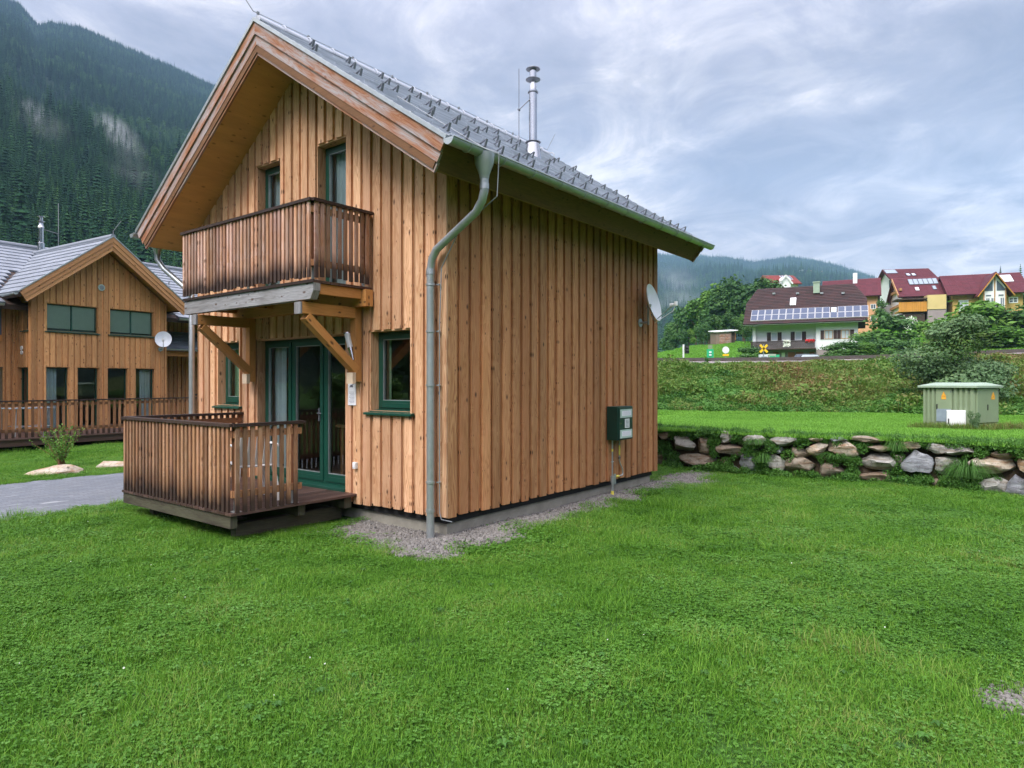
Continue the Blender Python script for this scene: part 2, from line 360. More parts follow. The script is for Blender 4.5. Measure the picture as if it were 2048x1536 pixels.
# ------------------------------------------------------------------ mesh helpers
class MB:
    def __init__(s): s.v = []; s.f = []; s.uv = []; s.r = []; s.mi = []; s.st = None; s.k = 0
    def face(s, pts, uvs=None, r=None, mi=0, st=None):
        i = len(s.v); s.v += [tuple(p) for p in pts]; s.f.append(list(range(i, i + len(pts))))
        s.uv += uvs if uvs else [(0, 0)] * len(pts)
        s.r.append(rng.random() if r is None else r); s.mi.append(mi)
        if st is not None:
            if s.st is None: s.st = []
            s.st += st
        elif s.st is not None: s.st += [0.0] * len(pts)
    def hexa(s, P, r=None, g=2, mi=0, st=None):
        """P: 8 corners (bottom 0-3 ccw, top 4-7); g: index of the grain axis (0: 0->1, 1: 0->3, 2: 0->4)"""
        r = rng.random() if r is None else r
        P = [Vector(p) for p in P]
        ax = [(P[1] - P[0]).normalized(), (P[3] - P[0]).normalized(), (P[4] - P[0]).normalized()]
        for k_ in range(3):
            if k_ != g: ax[k_] = (ax[k_] - ax[g] * ax[k_].dot(ax[g])).normalized()
        o = P[0]
        for q in ((0, 3, 2, 1), (4, 5, 6, 7), (0, 1, 5, 4), (1, 2, 6, 5), (2, 3, 7, 6), (3, 0, 4, 7)):
            n = (P[q[1]] - P[q[0]]).cross(P[q[2]] - P[q[1]])
            n = n.normalized() if n.length > 1e-12 else Vector((0, 0, 1))
            d = [abs(n.dot(a)) for a in ax]; na = d.index(max(d))
            va = g if na != g else (g + 1) % 3
            ua = 3 - na - va
            s.face([P[k] for k in q], [((P[k] - o).dot(ax[ua]) + r * 5, (P[k] - o).dot(ax[va]) + r * 9) for k in q], r, mi,
                   [st[k] for k in q] if st else None)
    def box(s, a, b, r=None, g=None, mi=0, st=None):
        (x0, y0, z0), (x1, y1, z1) = a, b
        if x1 < x0: x0, x1 = x1, x0
        if y1 < y0: y0, y1 = y1, y0
        if z1 < z0: z0, z1 = z1, z0
        if g is None:
            e = [x1 - x0, y1 - y0, z1 - z0]; g = e.index(max(e))
        s.hexa([(x0, y0, z0), (x1, y0, z0), (x1, y1, z0), (x0, y1, z0), (x0, y0, z1), (x1, y0, z1), (x1, y1, z1), (x0, y1, z1)], r, g, mi,
               [st[0]] * 4 + [st[1]] * 4 if st else None)
    def beam(s, a, b, wd, h, up=(0, 0, 1), r=None, mi=0):
        a = Vector(a); b = Vector(b); d = (b - a).normalized(); up = Vector(up)
        sdv = d.cross(up).normalized(); u2 = sdv.cross(d).normalized()
        sdv *= wd / 2; u2 *= h / 2
        s.hexa([a - sdv - u2, b - sdv - u2, b + sdv - u2, a + sdv - u2, a - sdv + u2, b - sdv + u2, b + sdv + u2, a + sdv + u2], r, 0, mi)
    def tube(s, pts, rad, n=10, mi=0, cap=True):
        pts = [Vector(p) for p in pts]; rs = rad if isinstance(rad, (list, tuple)) else [rad] * len(pts)
        rings = []; prev = None
        for i, p in enumerate(pts):
            if i == 0: d = pts[1] - p
            elif i == len(pts) - 1: d = p - pts[i - 1]
            else: d = (pts[i + 1] - p).normalized() + (p - pts[i - 1]).normalized()
            d.normalize()
            if prev is None: ref = Vector((0, 0, 1)) if abs(d.z) < .9 else Vector((1, 0, 0)); a = d.cross(ref).normalized()
            else: a = (prev - d * prev.dot(d)).normalized()
            prev = a; b = d.cross(a)
            rings.append([p + (a * math.cos(2 * math.pi * k / n) + b * math.sin(2 * math.pi * k / n)) * rs[i] for k in range(n)])
        base = len(s.v)
        for rg in rings: s.v += [tuple(q) for q in rg]
        for i in range(len(rings) - 1):
            for k in range(n):
                k2 = (k + 1) % n
                s.f.append([base + i * n + k, base + i * n + k2, base + (i + 1) * n + k2, base + (i + 1) * n + k])
                s.uv += [(0, 0)] * 4; s.r.append(.5); s.mi.append(mi)
                if s.st is not None: s.st += [0.0] * 4
        if cap:
            for i, rev in ((0, True), (len(rings) - 1, False)):
                q = [base + i * n + k for k in range(n)]
                s.f.append(q[::-1] if rev else q); s.uv += [(0, 0)] * n; s.r.append(.5); s.mi.append(mi)
                if s.st is not None: s.st += [0.0] * n
    def lathe(s, prof, c=(0, 0, 0), n=24, mi=0):
        base = len(s.v); c = Vector(c)
        for (rr, z) in prof:
            for k in range(n): s.v.append((c.x + rr * math.cos(2 * math.pi * k / n), c.y + rr * math.sin(2 * math.pi * k / n), c.z + z))
        for i in range(len(prof) - 1):
            for k in range(n):
                k2 = (k + 1) % n
                s.f.append([base + i * n + k, base + i * n + k2, base + (i + 1) * n + k2, base + (i + 1) * n + k])
                s.uv += [(0, 0)] * 4; s.r.append(.5); s.mi.append(mi)
    def build(s, name, mats, parent=None, smooth=False, bevel=0.0):
        me = bpy.data.meshes.new(name); me.from_pydata(s.v, [], s.f)
        if not isinstance(mats, (list, tuple)): mats = [mats]
        for m_ in mats: me.materials.append(M[m_] if isinstance(m_, str) else m_)
        nf = len(s.f)
        if nf:
            uvl = me.uv_layers.new(name='UVMap'); uvl.data.foreach_set('uv', np.array(s.uv, dtype=np.float32).ravel())
            a = me.attributes.new('rnd', 'FLOAT', 'FACE'); a.data.foreach_set('value', np.array(s.r, dtype=np.float32))
            me.polygons.foreach_set('material_index', np.array(s.mi, dtype=np.int32))
            if s.st is not None:
                a = me.attributes.new('stain', 'FLOAT', 'CORNER'); a.data.foreach_set('value', np.array(s.st, dtype=np.float32))
            if smooth: me.polygons.foreach_set('use_smooth', [True] * nf)
        me.update()
        o = bpy.data.objects.new(name, me); COL.objects.link(o)
        if parent: o.parent = parent
        if bevel:
            wv = o.modifiers.new('weld', 'WELD'); wv.merge_threshold = 1e-4
            b = o.modifiers.new('bevel', 'BEVEL'); b.width = bevel; b.segments = 2; b.limit_method = 'ANGLE'; b.angle_limit = R(40)
        if smooth:
            try:
                me.set_sharp_from_angle(angle=R(38))
            except Exception: pass
        return o


def tag(o, label=None, cat=None, group=None, kind=None):
    if label: o['label'] = label
    if cat: o['category'] = cat
    if group: o['group'] = group
    if kind: o['kind'] = kind
    return o


def empty(name, loc, rz=0.0, parent=None):
    o = bpy.data.objects.new(name, None); COL.objects.link(o); o.location = loc; o.rotation_euler = (0, 0, rz)
    o.empty_display_size = .3
    if parent: o.parent = parent
    return o


def thing(name, label, cat, loc=(0, 0, 0), rz=0.0, group=None):
    return tag(empty(name, loc, rz), label, cat, group)


def mesh_obj(name, verts, faces, mat, parent=None, smooth=True, rnd=None):
    me = bpy.data.meshes.new(name); me.from_pydata(verts, [], faces)
    me.materials.append(M[mat] if isinstance(mat, str) else mat)
    if rnd is not None:
        a = me.attributes.new('rnd', 'FLOAT', 'FACE'); a.data.foreach_set('value', np.array(rnd, dtype=np.float32))
    if smooth: me.polygons.foreach_set('use_smooth', [True] * len(faces))
    me.update(); o = bpy.data.objects.new(name, me); COL.objects.link(o)
    if parent: o.parent = parent
    return o


def fbm(x, y, z=0.0, o=4):
    s_ = 0; a = 1
    for _ in range(o): s_ += a * noise.noise(Vector((x, y, z))); a *= .5; x *= 2; y *= 2
    return s_


def Wp(px, py, Yd):
    return Vector(((px - CXP) / FPX * Yd, Yd, CAMH - (py - HZ) / FPX * Yd))


# ------------------------------------------------------------------ frames
AH = math.atan2(1055, 1354)
DU = Vector((math.sin(AH), math.cos(AH))); DV = Vector((-math.cos(AH), math.sin(AH)))
C0 = Vector(((893 - CXP) / FPX * 7.65, 7.65))
ROTH = math.atan2(DU.y, DU.x)
def HW(u, v): return C0 + DU * u + DV * v
def toUV(x, y):
    d = Vector((x, y)) - C0; return d.dot(DU), d.dot(DV)
BN = R(32.3)
ROTN = R(90) - BN
N0 = Vector((-13.712, 19.3)); DP = Vector((math.sin(BN), math.cos(BN))); DQ = Vector((-math.cos(BN), math.sin(BN)))
def NW(p, q): return N0 + DP * p + DQ * q

# ------------------------------------------------------------------ ground, terrace, bank, hills
def gz(x, y):   # lower lawn
    d = math.hypot(x, y)
    return .035 * fbm(x * .35, y * .35) - .02 if d < 60 else -.02

def grid_sheet(name, xs, ys, zf, mat, **kw):
    V = [(x, y, zf(x, y)) for y in ys for x in xs]; nx = len(xs)
    F = [[j * nx + i, j * nx + i + 1, (j + 1) * nx + i + 1, (j + 1) * nx + i] for j in range(len(ys) - 1) for i in range(nx - 1)]
    return mesh_obj(name, V, F, mat)

def span(a, b, n): return [a + (b - a) * i / (n - 1) for i in range(n)]
gx = [-3500, -1200, -400, -120, -60] + span(-40, 40, 161) + [60, 120, 400, 1200, 3500]
gy = [-3500, -1200, -400, -120, -60, -40, -25, -15, -8] + span(-4, 40, 89) + [60, 120, 400, 1200, 3500]
ground = grid_sheet('ground', gx, gy, gz, 'lawn_soil'); tag(ground, kind='structure')

# wall foot (world) measured along the retaining wall; the rows behind it
WF = [(-4.0, 19.6), (-2.0, 17.8), (0.0, 16.2), (3.14, 14.36), (4.5, 13.0), (6.07, 12.15), (7.3, 11.28), (8.1, 10.4), (9.6, 9.0), (12.5, 6.8), (17.0, 4.5), (24.0, 1.0)]
def wall_pt(s):     # s in 0..len-1
    i = min(int(s), len(WF) - 2); f = s - i
    a, b = Vector(WF[i]), Vector(WF[i + 1]); return a.lerp(b, f)
def wall_n(s):      # outward (towards the lawn)
    i = min(int(s), len(WF) - 2); d = (Vector(WF[i + 1]) - Vector(WF[i])).normalized(); return Vector((d.y, -d.x)) * 1.0
# rows: (toe of bank, top of bank)
TOE = [(-4, 30), (-1, 30), (2.5, 29.4), (6.0, 28.2), (9.0, 27), (12.5, 26.2), (15, 25.2), (17.6, 24.2), (21, 22), (27, 19), (36, 15), (50, 8)]
TOPB = [(-5, 40), (-1, 40), (3, 39.4), (7.9, 38.5), (12, 38.2), (16.2, 38), (20.5, 37.5), (27, 35.5), (33, 33), (42, 30), (56, 26), (76, 18)]
TOPZ = [2.8, 2.8, 2.8, 2.83, 2.84, 2.87, 2.98, 3.22, 3.3, 3.35, 3.4, 3.4]
FAR = [(x * 1.0 + (x2 - x) * 1.55, y + (y2 - y) * 1.55) for (x, y), (x2, y2) in zip(TOE, TOPB)]
NS = len(WF)
def row_at(row, s):
    i = min(int(s), NS - 2); f = s - i
    return Vector(row[i]).lerp(Vector(row[i + 1]), f) if not isinstance(row[0], (int, float)) else row[i] * (1 - f) + row[i + 1] * f
def terr(s, t):
    """terrace 0..1 wall->toe, 1..2 toe->top of the bank"""
    wpt = wall_pt(s) - wall_n(s) * .22
    toe = row_at(TOE, s); top = row_at(TOPB, s)
    if t <= 1:
        p = wpt.lerp(toe, t); z = .70 - .24 * min(1, t * 1.6) + .02 * fbm(p.x * .6, p.y * .6) + .05 * math.exp(-t * 30)
        z += .10 * max(0, t - .8) / .2
    else:
        k = t - 1; p = toe.lerp(top, k); z0 = .56; z1 = row_at(TOPZ, s)
        kk = k * k * (3 - 2 * k) * .35 + k * .65
        z = z0 + (z1 - z0) * kk + .16 * fbm(p.x * .35, p.y * .35, 3) * math.sin(math.pi * min(1, k))
    return Vector((p.x, p.y, z))
def loft(name, s0, s1, ns, t0, t1, nt, mat):
    V = [terr(s, t) for t in span(t0, t1, nt) for s in span(s0, s1, ns)]
    F = [[j * ns + i, j * ns + i + 1, (j + 1) * ns + i + 1, (j + 1) * ns + i] for j in range(nt - 1) for i in range(ns - 1)]
    return mesh_obj(name, V, F, mat)
tl = loft('upper_lawn', 0, NS - 1, 111, 0, 1, 24, 'lawn_soil'); tag(tl, kind='structure')
bk = loft('embankment', 0, NS - 1, 111, 1, 2, 24, 'bank_soil'); tag(bk, kind='structure')
# hillside beyond the railway
PXC = [700, 1100, 1316, 1400, 1480, 1530, 1700, 1800, 1900, 2048, 2300, 2700]
HY = [37, 46, 56, 75, 95, 120, 160, 300, 420]
HZT = [[2.78, 2.78, 2.78, 2.78, 2.80, 2.82, 2.9, 3.02, 3.1, 3.2, 3.3, 3.3],
       [2.9, 2.9, 2.9, 2.9, 2.9, 2.9, 3.0, 3.1, 3.2, 3.4, 3.5, 3.5],
       [2.8, 2.8, 2.85, 2.85, 2.85, 2.8, 2.9, 3.2, 3.5, 3.9, 4, 4],
       [3.0, 3.6, 4.15, 4.3, 4.1, 3.8, 3.9, 5.2, 6.0, 6.6, 7, 7],
       [3.0, 4.4, 5.5, 6.3, 6.6, 4.6, 4.6, 7.6, 9.3, 10.2, 11, 11],
       [2.5, 5.4, 7.0, 8.3, 9.0, 8.6, 9.5, 12.5, 14.0, 14.8, 16, 16],
       [1, 4, 6.5, 8.2, 10, 13, 16, 18.5, 19.5, 20, 22, 22],
       [0, 0, 2, 4, 8, 14, 18, 21, 23, 25, 26, 26],
       [-3, -3, -3, -3, -3, -3, -3, -3, -3, -3, -3, -3]]
def hillz(px, Yv):
    px = max(PXC[0], min(PXC[-1], px)); Yv = max(HY[0], min(HY[-1], Yv))
    i = max(k for k in range(len(PXC) - 1) if PXC[k] <= px); j = max(k for k in range(len(HY) - 1) if HY[k] <= Yv)
    a = (px - PXC[i]) / (PXC[i + 1] - PXC[i]); b = (Yv - HY[j]) / (HY[j + 1] - HY[j])
    a = a * a * (3 - 2 * a)
    z = (HZT[j][i] * (1 - a) + HZT[j][i + 1] * a) * (1 - b) + (HZT[j + 1][i] * (1 - a) + HZT[j + 1][i + 1] * a) * b
    return z
def hill_at(x, y): return hillz(x / y * FPX + CXP, y)
pxs = span(700, 2700, 81); hys = span(37, 60, 12) + span(63, 130, 30) + span(136, 300, 16) + [420]
V = [((px - CXP) / FPX * yy, yy, hillz(px, yy) + (.10 * fbm(px * .012, yy * .09) if yy > 60 else 0)) for yy in hys for px in pxs]
n_ = len(pxs)
F = [[j * n_ + i, j * n_ + i + 1, (j + 1) * n_ + i + 1, (j + 1) * n_ + i] for j in range(len(hys) - 1) for i in range(n_ - 1)]
tag(mesh_obj('hill_meadow', V, F, 'meadow'), kind='structure')

# mountains all round the valley (polar height field)
RID = [(-800, -250), (-400, -160), (-100, -50), (0, 4), (40, 20), (75, 62), (100, 56), (160, 66), (250, 106), (340, 142), (430, 184), (600, 260), (800, 350), (1000, 440), (1150, 490), (1250, 520),
       (1315, 516), (1400, 519), (1450, 522), (1510, 533), (1580, 520), (1620, 526), (1680, 540), (1740, 560), (1800, 580), (1900, 600), (2048, 612), (2400, 600)]
def ridge(phi):
    if phi < -1.0 or phi > 0.79:
        e = .40 if phi < 0 else .14
        if abs(phi) > 1.6: e = .26
        return e + .03 * math.sin(phi * 7) + .015 * math.sin(phi * 17), 1500.
    k = math.tan(phi) * FPX + CXP
    if k < RID[0][0]: py = RID[0][1]
    elif k > RID[-1][0]: py = RID[-1][1]
    else:
        for (a, ya), (b, yb) in zip(RID, RID[1:]):
            if a <= k <= b: py = ya + (yb - ya) * (k - a) / (b - a); break
    e = (HZ - py) / FPX * math.cos(phi)
    w_ = min(1, max(0, (k - 1000) / 250.)); Rr = 1500 * (1 - w_) + 2900 * w_
    return e, Rr
def mount(phi, t):
    e, Rr = ridge(phi); k = math.tan(phi) * FPX + CXP if abs(phi) < 1.4 else -5000 * (1 if phi < 0 else -1)
    w_ = min(1, max(0, (k - 1000) / 250.)) if abs(phi) < 1.4 else (0 if phi < 0 else .4)
    r0 = 105 * (1 - w_) + 420 * w_
    if t <= 1:
        r = r0 + (Rr - r0) * t; z = (e * Rr + 2) * (t ** 1.12)
        x = r * math.sin(phi); y = r * math.cos(phi)
        z += (22 * fbm(x / 230, y / 230, 5, 4) * (1 + w_)) * math.sin(math.pi * min(1, t)) ** .7 * min(1, t * 4)
        return Vector((x, y, z - 1))
    r = Rr * t; z = (e * Rr) * (1 - (t - 1) * 4)
    return Vector((r * math.sin(phi), r * math.cos(phi), z))
phs = span(-math.pi, math.pi, 361); ts = span(0, 1, 40) + [1.06, 1.12]
V = [mount(ph, t) for t in ts for ph in phs]; n_ = len(phs)
F = [[j * n_ + i, j * n_ + i + 1, (j + 1) * n_ + i + 1, (j + 1) * n_ + i] for j in range(len(ts) - 1) for i in range(n_ - 1)]
tag(mesh_obj('mountains', V, F, 'forest_floor'), kind='structure')

# paved path beside the house
pm = MB()
def pathpt(u, v): p = HW(u, v); return (p.x, p.y)
for i in range(40):
    u0 = -12 + i; u1 = u0 + 1
    def bend(u): return 0.0 if u > -5 else -.05 * (u + 5) ** 2
    for j in range(4):
        va, vb = 5.05 + j * .92, 5.05 + (j + 1) * .92
        P = [(u0, va + bend(u0)), (u1, va + bend(u1)), (u1, vb + bend(u1)), (u0, vb + bend(u0))]
        pts = []
        for (a, b) in P:
            q = HW(a, b); pts.append((a, b, gz(q.x, q.y) + .035))
        pm.face(pts)
path = pm.build('paved_path', 'pavers', smooth=True); path.location = (C0.x, C0.y, 0); path.rotation_euler.z = ROTH; tag(path, kind='structure')


# ------------------------------------------------------------------ cladding
def cladding(mb, o, a, n, L, zb, ztf, openings, pitch=.2, cw=.125, rec=.034, th=.02, st0=0.0, seed=0, jitter=.012):
    """board-on-board cladding on the vertical plane through o along a with outward normal n (3D unit vectors)"""
    rr = random.Random(seed)
    o = Vector(o); a = Vector(a); n = Vector(n)
    def P(s_, z, d): q = o + a * s_ + n * d; return (q.x, q.y, z)
    def piece(sa, sb, z0, z1f, d0, d1, r):
        za, zb_ = z1f(sa), z1f(sb)
        if min(za, zb_) - z0 < .02: return
        mb.hexa([P(sa, z0, d0), P(sb, z0, d0), P(sb, z0, d1), P(sa, z0, d1), P(sa, za, d0), P(sb, zb_, d0), P(sb, zb_, d1), P(sa, za, d1)], r, 2)
    def column(s0, s1, d0, d1, z0, r):
        cuts = sorted({s0, s1} | {c for op in openings for c in op[:2] if s0 < c < s1})
        for sa, sb in zip(cuts, cuts[1:]):
            if sb - sa < .004: continue
            mid = (sa + sb) / 2; ops = sorted([(z_0, z_1) for (x0, x1, z_0, z_1) in openings if x0 <= mid <= x1])
            cur = z0
            for (z_0, z_1) in ops:
                if z_0 > cur + .01: piece(sa, sb, cur, (lambda q, z=z_0: min(z, ztf(q))), d0, d1, r)
                cur = max(cur, z_1)
            piece(sa, sb, cur, ztf, d0, d1, r)
    s_ = st0
    while s_ < L - .02:
        e = min(L, s_ + pitch)
        column(s_, e, -rec - th, -rec, zb + .02, rr.random())
        s_ = e
    s_ = st0
    while s_ < L - .03:
        w_ = cw + rr.uniform(-jitter, jitter)
        e = min(L, s_ + w_)
        column(s_, e, -rec + .001, 0.0 + rr.uniform(0, .004), zb + rr.uniform(-.012, .008), rr.random())
        s_ += pitch


def frame_box(mb, x0, x1, z0, z1, wv, d0, d1, P):
    """rectangular frame: P(s, z, d) maps; wv bar width"""
    def bx(sa, sb, za, zb_):
        mb.hexa([P(sa, za, d0), P(sb, za, d0), P(sb, za, d1), P(sa, za, d1), P(sa, zb_, d0), P(sb, zb_, d0), P(sb, zb_, d1), P(sa, zb_, d1)], .5)
    bx(x0, x0 + wv, z0, z1); bx(x1 - wv, x1, z0, z1)
    bx(x0 + wv, x1 - wv, z0, z0 + wv); bx(x0 + wv, x1 - wv, z1 - wv, z1)


def make_window(parent, o, a, n, x0, x1, z0, z1, name='window', rec=.15, sill=True, divs=(), curt=None, fw=.045, sw=.06, jamb='facade', curtmat='curtain', low=0.0, blind=False, frame=True):
    o = Vector(o); a = Vector(a); n = Vector(n)
    def P(s_, z, d): q = o + a * s_ + n * d; return (q.x, q.y, z)
    j = MB()
    def bx(mb, sa, sb, za, zb_, d0, d1, g=None, r=None):
        e = [abs(sb - sa), abs(d1 - d0), abs(zb_ - za)]
        mb.hexa([P(sa, za, d0), P(sb, za, d0), P(sb, za, d1), P(sa, za, d1), P(sa, zb_, d0), P(sb, zb_, d0), P(sb, zb_, d1), P(sa, zb_, d1)], r, e.index(max(e)) if g is None else g)
    dd = -rec - .06
    bx(j, x0, x0 + .018, z0, z1, dd, -.023); bx(j, x1 - .018, x1, z0, z1, dd, -.023)
    bx(j, x0 + .018, x1 - .018, z1 - .018, z1, dd, -.023); bx(j, x0 + .018, x1 - .018, z0, z0 + .018, dd, -.023)
    w_ = j.build(name, jamb, parent, bevel=0)
    fa, fb = x0 + .018, x1 - .018; za, zb_ = z0 + .018, z1 - .018
    fr = MB(); frame_box(fr, fa, fb, za, zb_, fw, -rec - .05, -rec, P)
    edges = [fa + fw] + [fa + (fb - fa) * q for q in divs] + [fb - fw]
    for q in divs: c = fa + (fb - fa) * q; bx(fr, c - fw * .7, c + fw * .7, za + fw, zb_ - fw, -rec - .05, -rec - .002)
    fo = fr.build('frame', 'green_paint', w_, bevel=.004)
    gl = MB(); sh = MB(); gs = MB()
    for i in range(len(edges) - 1):
        e0 = edges[i] + (fw * .7 if i else 0) - .012; e1 = edges[i + 1] - (fw * .7 if i < len(edges) - 2 else 0) + .012
        b0 = za + fw - .012; b1 = zb_ - fw + .012
        if sw > 0:
            frame_box(sh, e0, e1, b0, b1, sw, -rec - .055, -rec + .014, P)
            if low: bx(sh, e0 + sw, e1 - sw, b0 + sw, b0 + sw + low, -rec - .05, -rec + .012)
            frame_box(gs, e0 + sw, e1 - sw, b0 + sw + low, b1 - sw, .008, -rec - .03, -rec + .006, P)
        g0, g1 = e0 + max(sw, .01) + .004, e1 - max(sw, .01) - .004
        q0, q1 = b0 + max(sw, .01) + low + .004, b1 - max(sw, .01) - .004
        pf = [P(g0, q0, -rec - .02), P(g1, q0, -rec - .02), P(g1, q1, -rec - .02), P(g0, q1, -rec - .02)]
        gl.face(pf if a.cross(Vector((0, 0, 1))).dot(n) > 0 else pf[::-1])
    if sw > 0: sh.build('sash', 'green_paint', w_, bevel=.004); gs.build('glazing_bead', 'zinc', w_)
    gl.build('pane', 'glass', w_)
    if sill:
        s_ = MB(); s0, s1 = x0 - .05, x1 + .05
        s_.hexa([P(s0, z0 - .035, -.02), P(s1, z0 - .035, -.02), P(s1, z0 - .035, .045), P(s0, z0 - .035, .045), P(s0, z0 + .004, -.02), P(s1, z0 + .004, -.02), P(s1, z0 - .01, .045), P(s0, z0 - .01, .045)], .5)
        s_.hexa([P(x0 + .001, z0 + .019, -rec), P(x1 - .001, z0 + .019, -rec), P(x1 - .001, z0 + .001, -.02), P(x0 + .001, z0 + .001, -.02),
                 P(x0 + .001, z0 + .030, -rec), P(x1 - .001, z0 + .030, -rec), P(x1 - .001, z0 + .012, -.02), P(x0 + .001, z0 + .012, -.02)], .5)
        s_.build('sill', 'green_paint', w_, bevel=.003)
    for (c0, c1) in (curt or ()):
        cm = MB(); nn = max(8, int(abs(c1 - c0) / .012)); prev = None
        for i in range(nn + 1):
            s_ = c0 + (c1 - c0) * i / nn; d = -rec - .13 + .018 * math.sin(i * .9) + .008 * math.sin(i * .37 + 1)
            if prev: cm.face([P(prev[0], z0 + .03, prev[1]), P(s_, z0 + .03, d), P(s_, z1 - .03, d), P(prev[0], z1 - .03, prev[1])])
            prev = (s_, d)
        cm.build('curtain', curtmat, w_, smooth=True)
    if blind:
        bm_ = MB(); k = int((z1 - z0 - .12) / .028)
        for i in range(k):
            z = z0 + .09 + i * .028
            bm_.face([P(fa + fw, z, -rec - .035), P(fb - fw, z, -rec - .035), P(fb - fw, z + .0275, -rec - .024), P(fa + fw, z + .0275, -rec - .024)])
        bm_.build('blind', 'blind', w_)
    return w_


# ------------------------------------------------------------------ the larch chalet
HWID, HLEN, VM = 5.64, 5.357, 2.82
SL, RZ = .669, 6.50            # roof slope, ridge height
EAV, OV, OVB = .62, .66, .66
def roofz(v): return RZ - SL * abs(v - VM)
house = thing('wooden_chalet', 'two-storey larch-clad chalet with front balcony and grey tiled gable roof', 'house', (C0.x, C0.y, 0), ROTH)
FD, FN = (0, 1, 0), (-1, 0, 0)
SD_, SN = (1, 0, 0), (0, -1, 0)
wr = (.586, 1.34, 1.385, 2.40); dr = (1.792, 3.886, .35, 2.386); wl = (4.329, 5.008, 1.385, 2.39)
u1 = (1.78, 2.425, 2.93, 4.955); u2 = (3.247, 3.882, 2.93, 4.95)
soff = lambda v: roofz(v) - .43
mb = MB(); cladding(mb, (0, 0, 0), FD, FN, HWID, .215, soff, [wr, dr, wl, u1, u2], pitch=.187, cw=.130, seed=3, st0=0.0)
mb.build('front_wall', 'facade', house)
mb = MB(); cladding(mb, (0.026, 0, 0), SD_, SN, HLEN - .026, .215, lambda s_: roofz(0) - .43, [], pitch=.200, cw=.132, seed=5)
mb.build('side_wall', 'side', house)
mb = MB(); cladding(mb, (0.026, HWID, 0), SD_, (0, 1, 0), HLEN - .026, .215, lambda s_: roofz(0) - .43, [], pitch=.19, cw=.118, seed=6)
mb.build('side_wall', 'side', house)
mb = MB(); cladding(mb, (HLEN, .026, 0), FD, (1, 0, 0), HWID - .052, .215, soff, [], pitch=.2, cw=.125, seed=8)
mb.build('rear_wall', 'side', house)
mb = MB()
mb.box((.075, .075, .13), (HLEN - .075, HWID - .075, .222), .5); mb.build('gap_foil', 'foil_and_shade', house)
mb = MB(); mb.box((.11, .10, -.3), (HLEN - .10, HWID - .10, .129), .5); mb.build('foundation', 'concrete', house)
# rooms
mb = MB()
i0, i1, j0, j1 = .24, HLEN - .15, .15, HWID - .15
for z0, z1, j0, j1 in ((.335, 2.62, .15, HWID - .15), (2.88, 5.05, 1.15, HWID - 1.15)):
    mb.face([(i0, j0, z0), (i1, j0, z0), (i1, j1, z0), (i0, j1, z0)], mi=1)
    mb.face([(i0, j0, z1), (i1, j0, z1), (i1, j1, z1), (i0, j1, z1)], mi=0)
    mb.face([(i1, j0, z0), (i1, j1, z0), (i1, j1, z1), (i1, j0, z1)])
    mb.face([(i0, j0, z0), (i1, j0, z0), (i1, j0, z1), (i0, j0, z1)]); mb.face([(i0, j1, z0), (i1, j1, z0), (i1, j1, z1), (i0, j1, z1)])
mb.build('room', ['room', 'floor_in'], house)
# windows and doors
make_window(house, (0, 0, 0), FD, FN, *wr, curt=[(1.22, 1.48)], curtmat='curtain_green', low=.03)
make_window(house, (0, 0, 0), FD, FN, *wl, curt=[(4.55, 5.15)], curtmat='curtain_green', low=.03)
make_window(house, (0, 0, 0), FD, FN, *u1, name='balcony_door', sill=False, curt=[(1.85, 2.70)], divs=())
make_window(house, (0, 0, 0), FD, FN, *u2, name='balcony_door', sill=False, curt=[(3.30, 4.15)])
fd = make_window(house, (0, 0, 0), FD, FN, *dr, name='french_door', sill=False, divs=(.30, .66), curt=[(3.50, 4.05)], fw=.05, sw=.065, low=.04)
mb = MB(); mb.box((-.02, dr[0] + .002, dr[2] - .03), (.149, dr[1] - .002, dr[2] + .021), .5); mb.build('threshold', 'green_paint', fd, bevel=.004)
mb = MB(); vh = dr[0] + .018 + (dr[1] - dr[0] - .036) * .34
mb.box((.115, vh - .012, 1.22), (.138, vh + .012, 1.40), .5); mb.tube([(.13, vh, 1.33), (.09, vh, 1.33), (.09, vh - .09, 1.33)], .008); mb.build('handle', 'darksteel', fd, bevel=.003)

# --- roof
roof = MB()
def slab(mb, side, ua, ub, d0, d1, vin=0.0, vend=EAV, r=.3, cut=.0):
    """one slope between depths d0<d1 measured perpendicular below the top surface"""
    s_ = -1 if side == 0 else 1
    cn, sn = math.cos(math.atan(SL)), math.sin(math.atan(SL))
    def pt(u, run, d):   # run = distance from the ridge in v, perpendicular depth
        return (u, VM + s_ * (run - d * sn) if run > 0 else VM, RZ - SL * run - d * cn if run > 0 else RZ - d / cn)
    rn = VM + vend
    mb.hexa([pt(ua, 0, d1), pt(ub, 0, d1), pt(ub, rn, d1), pt(ua, rn, d1), pt(ua, 0, d0), pt(ub, 0, d0), pt(ub, rn, d0), pt(ua, rn, d0)], r, 0)
for sd_ in (0, 1): slab(roof, sd_, -OV + .03, HLEN + OVB - .03, .045, .343, vend=EAV - .03)
roofo = roof.build('roof', 'fascia', house)
for sd_ in (0, 1):
    mb = MB(); slab(mb, sd_, -OV + .05, HLEN + OVB - .05, .345, .362, vend=EAV - .05); mb.build('soffit', 'soffit' if sd_ else 'soffit_shaded', roofo)  # side-wall slope takes the copy with shade in its colour
